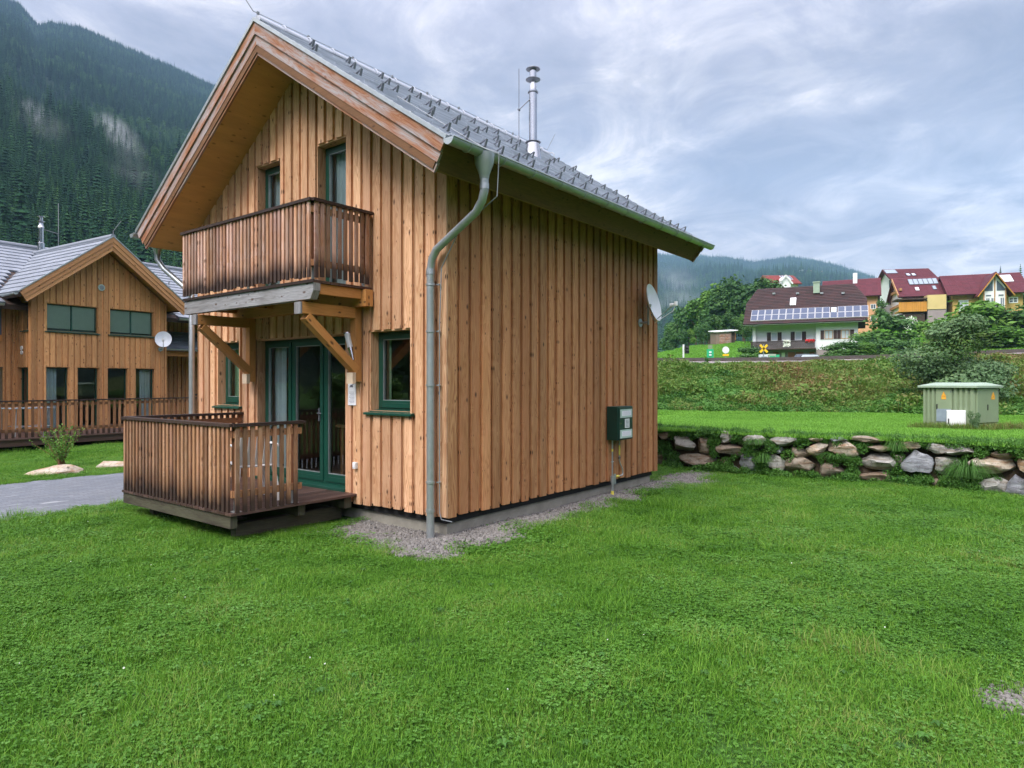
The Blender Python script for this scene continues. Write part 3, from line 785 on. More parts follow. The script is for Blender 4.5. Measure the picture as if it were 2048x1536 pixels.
# rafters under the eave overhang
# barge boards, three stepped layers
cn, sn = math.cos(math.atan(SL)), math.sin(math.atan(SL))
def barge(uf, sgn):
    for sd_ in (0, 1):
        for k, (d0, d1, off, ve) in enumerate(((.018, .150, .045, EAV), (.1505, .262, .022, EAV - .005), (.2625, .372, .0, EAV - .01))):
            mb = MB(); s_ = -1 if sd_ == 0 else 1
            ua, ub = (uf, uf + .03 + off) if sgn < 0 else (uf - .03 - off, uf)
            ua2, ub2 = (uf - off, uf - off + .03) if sgn < 0 else (uf + off - .03, uf + off)
            def pt(u, run, d): return (u, VM + s_ * (run - d * sn) if run > 0 else VM, RZ - SL * run - d * cn if run > 0 else RZ - d / cn)
            rn = VM + ve
            P = [pt(ua2, 0, d1), pt(ua2, rn, d1), pt(ub2, rn, d1), pt(ub2, 0, d1), pt(ua2, 0, d0), pt(ua2, rn, d0), pt(ub2, rn, d0), pt(ub2, 0, d0)]
            mb.hexa(P, rng.random(), 0)
            mb.build('bargeboard', 'barge', roofo)
barge(-OV + .045, -1); barge(HLEN + OVB - .045, 1)
# verge flashing
for uf in (-OV - .02, HLEN + OVB - .02):
    for sd_ in (0, 1): mb = MB(); slab(mb, sd_, uf, uf + .036, -.026, .018, vend=EAV + .01); mb.build('verge_flashing', 'zinc', roofo)
# tiles
tm = MB(); EXPO = .165; slope_len = (VM + EAV) / cn; nrow = int(slope_len / EXPO) + 1
for sd_ in (0, 1):
    s_ = -1 if sd_ == 0 else 1
    for k in range(nrow):
        a0 = max(0.02, slope_len - (k + 1) * EXPO); a1 = slope_len - k * EXPO + .012
        u = -OV + .02 - (.12 if k % 2 else 0); ue = HLEN + OVB - .02
        while u < ue:
            ua, ub = max(u, -OV + .02), min(u + .30 - .006, ue)
            if ub - ua > .02:
                def pt(uu, a_, h): return (uu, VM + s_ * (a_ * cn + h * sn), RZ - a_ * sn + h * cn)
                h0, h1 = .002, .034
                dz = rng.uniform(-.002, .002)
                tm.hexa([pt(ua, a0, -.03), pt(ub, a0, -.03), pt(ub, a1, -.02), pt(ua, a1, -.02), pt(ua, a0, h0 + dz), pt(ub, a0, h0 + dz), pt(ub, a1, h1 + dz), pt(ua, a1, h1 + dz)])
            u += .30
tm.build('roof_tiles', 'slate', roofo)
# ridge caps
rm = MB(); k = 0; u = -OV + .03
while u < HLEN + OVB - .1:
    e = min(u + .42, HLEN + OVB + .02)
    pr = []
    for uu, ra in ((u, .072), (e, .064)):
        pr.append([(uu, VM + ra * 1.15 * math.cos(t), RZ + .0 + ra * math.sin(t)) for t in span(-.15, math.pi + .15, 12)])
    for i in range(11): rm.face([pr[0][i], pr[0][i + 1], pr[1][i + 1], pr[1][i]], r=.4)
    rm.face(pr[0], r=.4)
    rm.tube([(u + .38, VM + .088 * math.cos(t), RZ + .005 + .079 * math.sin(t)) for t in span(-.2, math.pi + .2, 12)], .009, 6)
    u += .40
rm.build('ridge_caps', 'slate', roofo, smooth=True)
# snow guards
def guard():
    g = MB(); g.beam((0, 0, 0), (0, .022, .092), .034, .010); g.beam((0, .022, .092), (0, .095, .0), .024, .008)
    g.beam((0, -.03, .004), (0, .15, .004), .024, .006); return g
gproto = None; cnt = 0
TH = math.atan(SL)
for (frac, st, step, a, b) in ((.93, .28, .30, 0, 99), (.78, .55, .60, 0, 2.6), (.62, .30, .42, 0, 99), (.44, .5, .60, 0, 99), (.28, .25, .60, 0, 99), (.14, .55, .6, 0, 3.4)):
    u = -OV + st
    while u < HLEN + OVB - .2:
        if a <= u + OV <= b and cnt < 98 and not (abs(u - 3.3) < .2 and abs(frac - .45) < .12):
            run = slope_len * frac
            if gproto is None: gproto = guard().build('snow_guard', 'darksteel', roofo); g = gproto
            else: g = gproto.copy(); COL.objects.link(g); g.parent = roofo
            # local: y runs down the slope on the side facing the camera
            g.location = (u, VM - run * cn + .02 * 0, RZ - run * sn + .026)
            g.rotation_euler = (TH, 0, 0)
            g.scale = (1, -1, 1) if False else (1, 1, 1)
            cnt += 1
        u += step
# gutter, brackets and downpipes
def gutter(vc, ua, ub, zc, name='gutter'):
    g = MB(); rad = .068
    n_ = 12; rings = []
    for uu in (ua, ub):
        rings.append([(uu, vc + rad * math.cos(t), zc + rad * math.sin(t)) for t in span(math.pi, 2 * math.pi, n_)] + [(uu, vc + (rad - .004) * math.cos(t), zc + (rad - .004) * math.sin(t)) for t in span(2 * math.pi, math.pi, n_)])
    m_ = len(rings[0])
    for i in range(m_): g.face([rings[0][i], rings[0][(i + 1) % m_], rings[1][(i + 1) % m_], rings[1][i]], r=.5)
    for uu in (ua, ub): g.face([(uu, vc + rad * math.cos(t), zc + rad * math.sin(t)) for t in span(math.pi, 2 * math.pi, n_)], r=.5)
    for s_ in (-1,): g.tube([(ua, vc - rad * 1.0, zc), (ub, vc - rad, zc)], .009, 8)
    u = ua + .28
    while u < ub:
        g.tube([(u, vc + (rad + .004) * math.cos(t), zc + (rad + .004) * math.sin(t)) for t in span(math.pi * .98, 2 * math.pi, 10)], .008, 6)
        u += .55
    return g.build(name, 'zinc', roofo, smooth=True)
GZ = 4.165
gutter(-EAV - .075, -OV - .05, HLEN + OVB + .03, GZ)
go2 = gutter(HWID + EAV + .075, -OV - .05, HLEN + OVB + .03, GZ)
mb = MB()
for s_ in (0, 1):   # eaves drip sheet
    v0 = -EAV + .02 if s_ == 0 else HWID + EAV - .02; v1 = -EAV - .035 if s_ == 0 else HWID + EAV + .035
    za = roofz(-EAV + .02) + .0
    mb.hexa([(-OV, v0, za - .02), (HLEN + OVB, v0, za - .02), (HLEN + OVB, v1, za - .06), (-OV, v1, za - .06), (-OV, v0, za - .005), (HLEN + OVB, v0, za - .005), (HLEN + OVB, v1, za - .05), (-OV, v1, za - .05)], .5)
mb.build('eaves_flashing', ['zinc', 'darkbrown'], roofo)
dp = MB(); gc = -EAV - .075; uo = -.16
dp.lathe([(.11, -.0), (.10, -.10), (.055, -.22), (.048, -.26)], (uo, gc, GZ - .02), 20)
dpth = [(uo, gc, GZ - .24), (uo, gc, GZ - .40), (uo + .005, gc + .035, GZ - .50), (uo + .03, gc + .14, GZ - .60), (-.09 - .01, .06, GZ - .92), (-.095, .135, GZ - 1.02), (-.095, .16, GZ - 1.14), (-.095, .16, 2.0), (-.095, .16, -.03)]
dp.tube(dpth, .045, 18)
for z in (.30,): dp.tube([(-.095, .16, z - .02), (-.095, .16, z + .02)], .052, 18)
for z in (GZ - 1.16, GZ - .36): 
    q = (-.095, .16) if z < GZ - 1 else (uo, gc)
    dp.tube([(q[0], q[1], z - .03), (q[0], q[1], z + .03)], .0495, 18)
dpo = dp.build('downpipe', 'zinc_pipe', roofo, smooth=True)
for z in (.62, 1.72, 2.33, 2.86):
    mb = MB(); mb.tube([(-.095, .16, z - .012), (-.095, .16, z + .012)], .053, 18); mb.box((-.06, .09, z - .006), (-.0, .102, z + .006), .5); mb.tube([(-.05, .08, z), (-.02, .08, z)], .012, 8)
    mb.build('pipe_clip', 'zinc_pipe', roofo, smooth=True)
dp = MB(); g2 = HWID + EAV + .075
dp.lathe([(.11, 0), (.10, -.10), (.055, -.22), (.048, -.26)], (-.30, g2, GZ - .02), 20)
dp.tube([(-.30, g2, GZ - .24), (-.30, g2, GZ - .36), (-.25, g2 - .12, GZ - .52), (-.12, HWID + .12, GZ - .86), (-.08, HWID - .02, GZ - 1.0), (-.08, HWID - .02, 2.0), (-.08, HWID - .02, -.03)], .045, 16)
dp.build('downpipe', 'zinc_pipe', roofo, smooth=True)
# lightning conductor on the roof
mb = MB(); zc = RZ + .125
mb.tube([(-OV - .02, VM, zc - .02), (HLEN + OVB, VM, zc - .02)], .0045, 6)
u = -OV + .05
while u < HLEN + OVB: mb.beam((u, VM, RZ + .07), (u, VM, zc + .0), .012, .012, up=(1, 0, 0)); mb.box((u - .015, VM - .012, zc - .035), (u + .015, VM + .012, zc - .0), .5); u += .78
mb.tube([(-OV - .02, VM, zc - .02), (-OV - .10, VM + .06, zc + .13), (-OV - .16, VM + .18, zc + .42)], .006, 6)
mb.tube([(HLEN + OVB, VM, zc - .02), (HLEN + OVB + .12, VM - .12, zc + .32)], .006, 6)
mb.tube([(uo - .02, VM - 2.2, roofz(.62) + .06), (uo + .1, -EAV + .02, roofz(-EAV) + .06), (uo + .13, -EAV - .17, roofz(-EAV) - .03), (uo + .12, -EAV - .15, GZ - .45), (uo + .05, -.3, GZ - .75), (-.04, .04, GZ - 1.12), (-.035, .075, 2.4), (-.035, .075, .28), (-.03, .05, .20), (.05, -.04, .17)], .0065, 6)
mb.build('lightning_conductor', 'wire', roofo)
# stove flue
CU, CV = 3.30, 1.20; cz = roofz(CV)
fl = MB()
fl.lathe([(.150, -.12), (.135, .02), (.100, .22), (.098, .235)], (CU, CV, cz), 24)
fl.build('chimney_base', 'steel', roofo, smooth=True)
fl = MB()
fl.lathe([(.066, .1), (.066, 1.05), (.070, 1.052), (.070, 1.075), (.058, 1.08), (.054, 1.14), (.044, 1.19), (.044, 1.22)], (CU, CV, cz), 24)
fl.lathe([(.056, 1.26), (.056, 1.40)], (CU, CV, cz), 24)
fl.tube([(CU, CV, cz + .245), (CU, CV, cz + .25)], .069, 24)
chim = fl.build('chimney', 'steel', roofo, smooth=True)
fl = MB()
fl.lathe([(.0, .255), (.125, .232), (.128, .228), (.066, .24)], (CU, CV, cz), 28); fl.build('storm_collar', 'darksteel', roofo, smooth=True); fl = MB()
fl.lathe([(.06, 1.055), (.085, 1.045), (.085, 1.035), (.06, 1.03)], (CU, CV, cz), 28); fl.build('pipe_collar', 'darksteel', roofo, smooth=True); fl = MB()
fl.lathe([(.045, 1.215), (.118, 1.245), (.120, 1.250), (.045, 1.262)], (CU, CV, cz), 28)
fl.lathe([(.0, 1.44), (.112, 1.425), (.115, 1.415), (.0, 1.405)], (CU, CV, cz), 28)
for t in range(4):
    a_ = t * math.pi / 2 + .4; x, y = CU + .05 * math.cos(a_), CV + .05 * math.sin(a_)
    fl.tube([(x, y, cz + 1.2), (x, y, cz + 1.42)], .005, 6)
fl.build('chimney_cowl', 'darksteel', roofo, smooth=True)
mb = MB(); hx, hy = CU - .22, CV + .12
mb.tube([(hx, hy, cz + .02), (hx, hy, cz + 1.38)], .006, 6); mb.tube([(CU, CV, cz + .98), (hx, hy, cz + .72)], .009, 6)
mb.tube([(hx - .02, hy, cz + .72), (hx + .02, hy, cz + .72)], .016, 8)
mb.build('lightning_rod', 'darksteel', roofo)

# --- wall-plate beams under the eave, side soffit lath
mb = MB()
mb.box((0.03, -.10, roofz(0) - .50), (HLEN, -.004, roofz(0) - .43), .3); mb.build('eave_lath', 'soffit', house)

# --- balcony
BP, BR, BL, BZ = .86, 1.27, 4.27, 2.93
bal = MB()
k = 0; uu = -.87
while uu < -.01:
    bal.box((uu, BR, BZ - .03), (min(uu + .118, -.002), BL, BZ), None, 1); uu += .124
balo = bal.build('balcony', 'deckwood', house)
mb = MB()
mb.box((-.885, BR - .03, BZ - .031), (-.872, BL + .02, BZ + .004), .3, 1); mb.build('floor_edge', 'darkwood', balo)
mb = MB(); mb.hexa([(-.865, BR + .06, BZ - .215), (-.77, BR + .06, BZ - .215), (-.77, BL, BZ - .215), (-.865, BL, BZ - .215), (-.865, BR + .0, BZ - .12), (-.77, BR + .0, BZ - .12), (-.77, BL, BZ - .12), (-.865, BL, BZ - .12)], .5, 1)
mb.box((-.865, BR, BZ - .12), (-.77, BL, BZ - .032), .5, 1)
mb.build('edge_beam', 'beam_grey', balo)
mb = MB(); mb.box((-.14, BR - .05, BZ - .24), (-.03, BL, BZ - .035), .2, 1)
for v in (BR + .03, 2.3, 3.2, BL - .12): mb.box((-.768, v, BZ - .15), (-.142, v + .07, BZ - .033), None, 0)
mb.build('joists', 'beam', balo)
for v in (1.52, 3.93):
    mb = MB(); h = BZ - .24
    mb.box((-.88, v - .055, h - .135), (-.10, v + .055, h), None, 0)                # cantilever arm
    br = mb.build('bracket', 'beam', balo, bevel=.004)
    mb = MB(); mb.box((-.098, v - .055, 1.76), (-.002, v + .055, h), None, 2); mb.build('post', 'beam', br, bevel=.004)
    mb = MB(); mb.beam((-.80, v, h - .16), (-.06, v, 1.90), .10, .115, up=(0, 1, 0)); mb.build('strut', 'beam', br, bevel=.004)
    mb = MB(); mb.box((-.150, v - .060, 1.735), (-.099, v + .060, 1.875), .9, 2); mb.build('end_block', 'end_grain', br)
    mb = MB(); mb.box((-.908, v - .060, h - .140), (-.881, v + .060, h - .002), .9); mb.build('end_cap', 'beam_grey', br)
def railing(parent, pts, ztop, zfloor, gap, sw_, th, mat, posts, stain_h=.35, pitch=.092, off=.03, handw=.10, both=True):
    """slatted balustrade on the outer face of a run of local points"""
    sl = MB(); rl = MB(); hd = MB()
    for (a, b) in zip(pts, pts[1:]):
        a = Vector((*a, 0)); b = Vector((*b, 0)); d = (b - a); L = d.length; d.normalize(); n = Vector((d.y, -d.x, 0))
        for zz, hh in ((ztop - .10, .075), (zfloor + .20, .075)):
            rl.beam(a + n * .0 + Vector((0, 0, zz)), b + Vector((0, 0, zz)), .035, hh)
        s_ = .025
        while s_ < L - .01:
            c = a + d * s_ + n * (off + rng.uniform(-.002, .002)); z0 = zfloor + gap + rng.uniform(-.012, .012); z1 = ztop - .02
            hw = sw_ / 2; r = rng.random()
            zs = [z0, z0 + .10, z0 + stain_h, z1]; sts = [1.3, .95, .22, .0]
            for (za, zb_, sa, sb) in zip(zs, zs[1:], sts, sts[1:]):
                P = [c - d * hw - n * th / 2, c + d * hw - n * th / 2, c + d * hw + n * th / 2, c - d * hw + n * th / 2]
                sl.hexa([(p.x, p.y, za) for p in P] + [(p.x, p.y, zb_) for p in P], r, 2, st=[sa] * 4 + [sb] * 4)
            s_ += pitch
        hd.beam(a - d * .03 + n * .015 + Vector((0, 0, ztop)), b + d * .03 + n * .015 + Vector((0, 0, ztop)), handw, .034)
    sl.build('slat_panel', mat, parent); rl.build('rail', 'slat_n', parent); hd.build('handrail', 'darkwood', parent)
    for (x, y) in posts:
        p = MB(); p.box((x - .022, y - .03, zfloor + .16), (x + .022, y + .03, ztop - .02), .7, 2); po = p.build('post', 'slat_n', parent)
        q = MB(); q.box((x - .006, y - .025, zfloor + .008), (x + .006, y + .025, zfloor + .45), .5); q.box((x - .05, y - .05, zfloor + .001), (x + .05, y + .05, zfloor + .008), .5)
        q.build('steel_shoe', 'zinc', po)
balr = empty('balcony_railing', (0, 0, 0), 0, house)
railing(balr, [(-.86, BL - .02), (-.86, BR + .02), (-.04, BR + .02)][::1], 3.845, BZ, .035, .045, .024, 'slat', [(-.82, BR + .07), (-.82, 2.7), (-.82, BL - .06), (-.09, BR + .06)], pitch=.083)

# --- terrace deck
deck = thing('terrace_deck', 'raised dark timber terrace with slatted railing before the french door', 'deck', (C0.x, C0.y, 0), ROTH)
DZ, D0, D1, DPj = .335, 1.56, 4.26, 1.70
mb = MB(); uu = -DPj
vv = D0
while vv < D1:
    mb.box((-DPj, vv, DZ - .028), (-.004, min(vv + .132, D1), DZ), None, 0); vv += .139
mb.build('boards', 'deckwood', deck)
mb = MB(); mb.box((-DPj + .02, D0 + .05, DZ - .17), (-DPj + .10, D1, DZ - .03), .4, 1); mb.build('edge_beam', 'deckedge', deck)
mb = MB()
mb.box((-.16, D0 + .05, DZ - .17), (-.05, D1, DZ - .03), .4, 1)
mb.box((-.80, D0 + .10, DZ - .17), (-.70, D1, DZ - .03), .4, 1)
mb.box((-DPj + .2, D0 + .25, DZ - .33), (-.05, D0 + .36, DZ - .175), .4, 0); mb.box((-DPj + .2, D1 - .45, DZ - .33), (-.05, D1 - .35, DZ - .175), .4, 0)
mb.build('joists', 'deckedge', deck)
for x in (-DPj + .25, -.85):
    for y in (D0 + .30, 2.9, D1 - .4): mb = MB(); mb.box((x - .08, y - .08, -.1), (x + .08, y + .08, DZ - .335), .5); mb.build('footing', 'concrete', deck)
railing(deck, [(-.02, D1 - .03), (-DPj + .05, D1 - .03), (-DPj + .05, D0 + .04), (-.80, D0 + .04)], 1.285, DZ, .0, .045, .026, 'slat_deck',
        [(-DPj + .10, D0 + .09), (-DPj + .10, 2.9), (-DPj + .10, D1 - .08), (-.88, D0 + .09)], pitch=.091, stain_h=.48)
# --- things on the walls
def at_house(name, label, cat, u, v, z, group=None): p = HW(u, v); return thing(name, label, cat, (p.x, p.y, z), ROTH, group)
lamp = at_house('wall_lamp', 'slanted wall lamp with frosted tube above steel cone beside the balcony post', 'lamp', -.05, 1.50, 2.2)
mb = MB(); mb.tube([(-.06, .115, .165), (-.06, .055, -.01)], [.038, .036], 16); mb.build('lamp_shade', 'lampglass', lamp, smooth=True)
mb = MB(); mb.tube([(-.06, .055, -.012), (-.06, .0, -.17)], [.036, .014], 16); mb.tube([(-.06, .116, .166), (-.06, .119, .177)], .041, 16); mb.tube([(-.03, .03, -.05), (.04, .03, -.05)], .012, 8)
mb.build('lamp_body', 'steel', lamp, smooth=True)
nt = at_house('notice', 'white paper notice with a black leaping animal mark by the french door', 'notice', -.006, 1.57, 1.46)
mb = MB(); mb.box((-.006, 0, 0), (0, .155, .30), .5); mb.build('sheet', 'paper', nt)
mb = MB()
for i in range(9): mb.box((-.0072, .025, .03 + i * .017), (-.0066, .13 - .02 * (i % 3 == 0), .034 + i * .017), .5)
mb.face([(-.0075, .05, .245), (-.0075, .065, .225), (-.0075, .10, .235), (-.0075, .115, .215), (-.0075, .12, .24), (-.0075, .10, .262), (-.0075, .07, .262)], r=.5)
mb.face([(-.0078, .045, .262), (-.0078, .07, .255), (-.0078, .06, .272), (-.0078, .04, .275)], r=.5)
mb.build('print', 'ink', nt)
sw = at_house('outdoor_switch', 'small white outdoor switch box low on the front wall', 'switch', -.003, 1.54, .655)
mb = MB(); mb.box((-.045, 0, 0), (0, .055, .085), .5); mb.build('box', 'white_plastic', sw, bevel=.006)
mb = MB(); mb.box((-.052, .012, .018), (-.0455, .043, .067), .5); mb.build('cover', 'paper', sw, bevel=.004)

gb = at_house('gas_box', 'dark green wall box with white lettered plates on the side wall', 'meter box', 3.58, 0, .86)
mb = MB(); mb.box((0, -.20, 0), (.48, -.004, .52), .5); mb.build('housing', 'green_box', gb, bevel=.008)
mb = MB(); mb.box((.02, -.212, .015), (.46, -.2005, .505), .5); dro = mb.build('door', 'green_box', gb, bevel=.004)
for z0 in (.345, .03):
    mb = MB(); mb.box((.05, -.218, z0), (.43, -.2125, z0 + .13), .5, mi=0); mb.box((.10, -.221, z0 + .03), (.385, -.2183, z0 + .105), .5, mi=1)
    for i in range(4): mb.box((.115, -.2225, z0 + .042 + i * .016), (.37, -.2212, z0 + .045 + i * .016), .5, mi=2)
    mb.build('label_plate', ['grey_plate', 'paper', 'ink'], dro)
mb = MB(); mb.box((.20, -.218, .185), (.34, -.2125, .325), .5, mi=0)
for i in range(6): mb.box((.22, -.2195, .20 + i * .02), (.32, -.2182, .208 + i * .02), .5, mi=1)
mb.build('label_plate', ['lampglass', 'ink'], dro)
mb = MB(); mb.tube([(.055, -.222, .26), (.055, -.205, .26)], .012, 10); mb.build('lock', 'steel', dro)
gp = at_house('gas_pipe', 'thin grey gas riser with yellow bands going into gravel below green box', 'pipe', 3.66, -.06, 0)
mb = MB(); mb.tube([(0, 0, -.05), (0, 0, .88)], .012, 10); mb.tube([(0, 0, .03), (0, 0, .20)], .022, 12); mb.tube([(0, 0, .20), (0, 0, .30)], .03, 12); mb.box((.02, -.03, .17), (.06, -.01, .33), .5)
mb.build('pipe', 'zinc_pipe', gp, smooth=True)
mb = MB(); mb.tube([(0, 0, .68), (0, 0, .72)], .0135, 10); mb.tube([(0, 0, .0), (0, 0, .07)], .0235, 12); mb.build('yellow_band', 'yellow', gp, smooth=True)
mb = MB(); mb.tube([(-.03, 0, .52), (.03, 0, .52)], .010, 8); mb.build('clip', 'zinc_pipe', gp)
gq = at_house('gas_pipe', 'bent grey gas pipe ending in a yellow tap below green box', 'pipe', 3.90, -.05, 0)
mb = MB(); mb.tube([(0, 0, .88), (0, 0, .52), (.03, 0, .46), (.10, 0, .38), (.11, 0, .30), (.09, 0, .28), (-.02, 0, .275)], .011, 10); mb.build('pipe', 'zinc_pipe', gq, smooth=True)
mb = MB(); mb.tube([(0, 0, .76), (0, 0, .60)], .0125, 10); mb.tube([(-.02, 0, .275), (-.10, 0, .28)], .018, 10); mb.build('yellow_band', 'yellow', gq, smooth=True)
mb = MB(); mb.tube([(-.03, 0, .56), (.02, 0, .56)], .014, 8); mb.build('clip', 'rust', gq)

def dish_mesh(rad, depth=.09, n=32):
    prof = []
    for i in range(9):
        q = i / 8; prof.append((rad * q, depth * q * q))
    prof += [(rad, depth - .008)] + [(rad * q, depth * q * q - .008) for q in (.75, .5, .25, 0)]
    m_ = MB(); m_.lathe(prof, (0, 0, 0), n); return m_
def sat_dish(name, label, loc, face, rad, wall_n, scale=1.0):
    """face: direction the dish looks at; wall_n: wall normal"""
    t_ = thing(name, label, 'satellite dish', loc)
    face = Vector(face).normalized(); wn = Vector(wall_n).normalized()
    q = face.to_track_quat('Z', 'Y'); c = wn * .19 + Vector((0, 0, .31))
    dm = dish_mesh(rad); do = dm.build('reflector', 'dish', t_, smooth=True)
    do.rotation_mode = 'QUATERNION'; do.rotation_quaternion = q; do.location = c - face * .02; do.scale = (1, 1.1, 1)
    m_ = MB(); m_.tube([(0, 0, 0), tuple(wn * .15)], .018, 10); m_.tube([tuple(wn * .15 + Vector((0, 0, -.04))), tuple(wn * .15 + Vector((0, 0, .30)))], .018, 10)
    m_.tube([tuple(wn * .002), tuple(wn * .012)], .07, 14); m_.tube([tuple(wn * .15 + Vector((0, 0, .24))), tuple(c - face * .01)], .035, 10)
    m_.build('mount', 'zinc_pipe', t_, smooth=True)
    down = q @ Vector((0, -1, 0)); down = down if down.z < 0 else -down
    e0 = c + down * rad * 1.05; e1 = c + face * rad * 1.25 + down * rad * .45
    m_ = MB(); m_.tube([tuple(c + down * rad * .6 - face * .03), tuple(e0), tuple(e1)], .012, 8); m_.build('feed_arm', 'zinc_pipe', t_, smooth=True)
    m_ = MB(); m_.tube([tuple(e1 - face * .05), tuple(e1 + face * .0)], [.035, .03], 12); m_.tube([tuple(e1), tuple(e1 + face * .05)], .022, 10); m_.tube([tuple(e1 + face * .05 + Vector((0, 0, -.03))), tuple(e1 + face * .05 + Vector((0, 0, .04)))], .028, 10)
    m_.tube([tuple(e1 + face * .05), tuple(e1 + Vector((0, 0, -.10))), tuple(e0 + Vector((0, 0, -.03)))], .006, 6)
    m_.build('lnb', 'white_plastic', t_, smooth=True)
    return t_
p = HW(4.70, 0)
sat_dish('satellite_dish', 'pale grey satellite dish seen edge-on on a bracket on the side wall', (p.x, p.y, 2.75), (.84, -.50, .24), .29, (-DV.x, -DV.y, 0))

# chair on the terrace
ch = at_house('garden_chair', 'white plastic garden chair behind the terrace railing slats', 'chair', -1.05, 2.25, DZ)
ch.rotation_euler.z = ROTH + R(75)
mb = MB(); mb.hexa([(-.22, -.20, .41), (.22, -.22, .43), (.22, .22, .43), (-.22, .20, .41), (-.22, -.20, .43), (.22, -.22, .45), (.22, .22, .45), (-.22, .20, .43)], .5); mb.build('seat', 'white_plastic', ch, bevel=.008)
mb = MB()
for i in range(5): y = -.18 + i * .09; mb.beam((-.22, y, .44), (-.34, y * 1.05, .84), .055, .012, up=(1, 0, 0))
mb.beam((-.335, -.22, .84), (-.335, .22, .84), .06, .02); mb.build('backrest', 'white_plastic', ch, bevel=.004)
for sx, sy in ((1, 1), (1, -1), (-1, 1), (-1, -1)):
    mb = MB(); mb.beam((.20 * sx, .20 * sy, .42), (.26 * sx, .25 * sy, .0), .045, .028, up=(1, 0, 0)); mb.build('leg', 'white_plastic', ch)
for sy in (1, -1):
    mb = MB(); mb.tube([(-.26, .24 * sy, .66), (-.05, .27 * sy, .675), (.16, .27 * sy, .66), (.22, .25 * sy, .60), (.22, .23 * sy, .44)], .016, 8); mb.build('armrest', 'white_plastic', ch, smooth=True)
# dining table inside
tb = at_house('dining_table', 'wooden dining table indoors behind the french door glass', 'table', 1.5, 2.5, .336)
mb = MB(); mb.box((-.5, -.8, .72), (.5, .8, .76), .4); mb.build('tabletop', 'barge_new', tb, bevel=.004)
for sx, sy in ((1, 1), (1, -1), (-1, 1), (-1, -1)):
    mb = MB(); mb.box((.42 * sx - .035, .70 * sy - .035, 0), (.42 * sx + .035, .70 * sy + .035, .72), .4); mb.build('leg', 'barge_new', tb)


# ------------------------------------------------------------------ scattering (only for what nobody could count)
def hidden_coll(name, objs):
    c = bpy.data.collections.new(name)
    for o in objs:
        for k in list(o.users_collection): k.objects.unlink(o)
        c.objects.link(o)
    return c
def scatter(name, pts, nrm, rots, scl, vi, coll):
    me = bpy.data.meshes.new(name); me.vertices.add(len(pts)); me.vertices.foreach_set('co', np.array(pts, dtype=np.float32).ravel())
    a = me.attributes.new('rot', 'FLOAT_VECTOR', 'POINT'); a.data.foreach_set('vector', np.array(rots, dtype=np.float32).ravel())
    a = me.attributes.new('scl', 'FLOAT_VECTOR', 'POINT'); a.data.foreach_set('vector', np.array(scl, dtype=np.float32).ravel())
    a = me.attributes.new('vi', 'INT', 'POINT'); a.data.foreach_set('value', np.array(vi, dtype=np.int32))
    o = bpy.data.objects.new(name, me); COL.objects.link(o)
    g = bpy.data.node_groups.new('scatter', 'GeometryNodeTree')
    g.interface.new_socket('Geometry', in_out='INPUT', socket_type='NodeSocketGeometry'); g.interface.new_socket('Geometry', in_out='OUTPUT', socket_type='NodeSocketGeometry')
    N = g.nodes; L = g.links
    gi = N.new('NodeGroupInput'); go_ = N.new('NodeGroupOutput'); ip = N.new('GeometryNodeInstanceOnPoints'); ci = N.new('GeometryNodeCollectionInfo')
    ci.inputs['Collection'].default_value = coll; ci.inputs['Separate Children'].default_value = True; ci.inputs['Reset Children'].default_value = True
    def attr(n_, t):
        q = N.new('GeometryNodeInputNamedAttribute'); q.data_type = t; q.inputs['Name'].default_value = n_; return q.outputs['Attribute']
    mp = N.new('GeometryNodeMeshToPoints'); L.new(gi.outputs[0], mp.inputs[0]); L.new(mp.outputs[0], ip.inputs['Points'])
    L.new(ci.outputs[0], ip.inputs['Instance']); ip.inputs['Pick Instance'].default_value = True
    L.new(attr('vi', 'INT'), ip.inputs['Instance Index']); L.new(attr('rot', 'FLOAT_VECTOR'), ip.inputs['Rotation']); L.new(attr('scl', 'FLOAT_VECTOR'), ip.inputs['Scale'])
    L.new(ip.outputs[0], go_.inputs[0])
    m_ = o.modifiers.new('scatter', 'NODES'); m_.node_group = g
    return tag(o, kind='stuff')


def blade(V, F, RR, x, y, h, wd, ang, lean, r, seg=2, curl=1.0):
    ca, sa = math.cos(ang), math.sin(ang); i = len(V); px, py = -sa * wd / 2, ca * wd / 2
    for k in range(seg):
        q = k / seg; dx = lean * q * q * curl; z = h * q * (1 - .25 * q * lean / max(h, .01) * .5); ww = 1 - .55 * q
        V.append((x + ca * dx - px * ww, y + sa * dx - py * ww, z)); V.append((x + ca * dx + px * ww, y + sa * dx + py * ww, z))
    V.append((x + ca * lean * curl, y + sa * lean * curl, h * (1 - .12 * lean / max(h, .01))))
    for k in range(seg - 1):
        F.append((i + 2 * k, i + 2 * k + 1, i + 2 * k + 3, i + 2 * k + 2)); RR.append(r)
    F.append((i + 2 * seg - 2, i + 2 * seg - 1, i + 2 * seg)); RR.append(r)


def leaf_disc(V, F, RR, c, rad, n, r, k=5):
    n = Vector(n).normalized(); a = n.orthogonal().normalized(); b = n.cross(a); i = len(V)
    for q in range(k):
        t = 2 * math.pi * q / k; V.append(tuple(Vector(c) + (a * math.cos(t) + b * math.sin(t)) * rad))
    F.append(tuple(range(i, i + k))); RR.append(r)


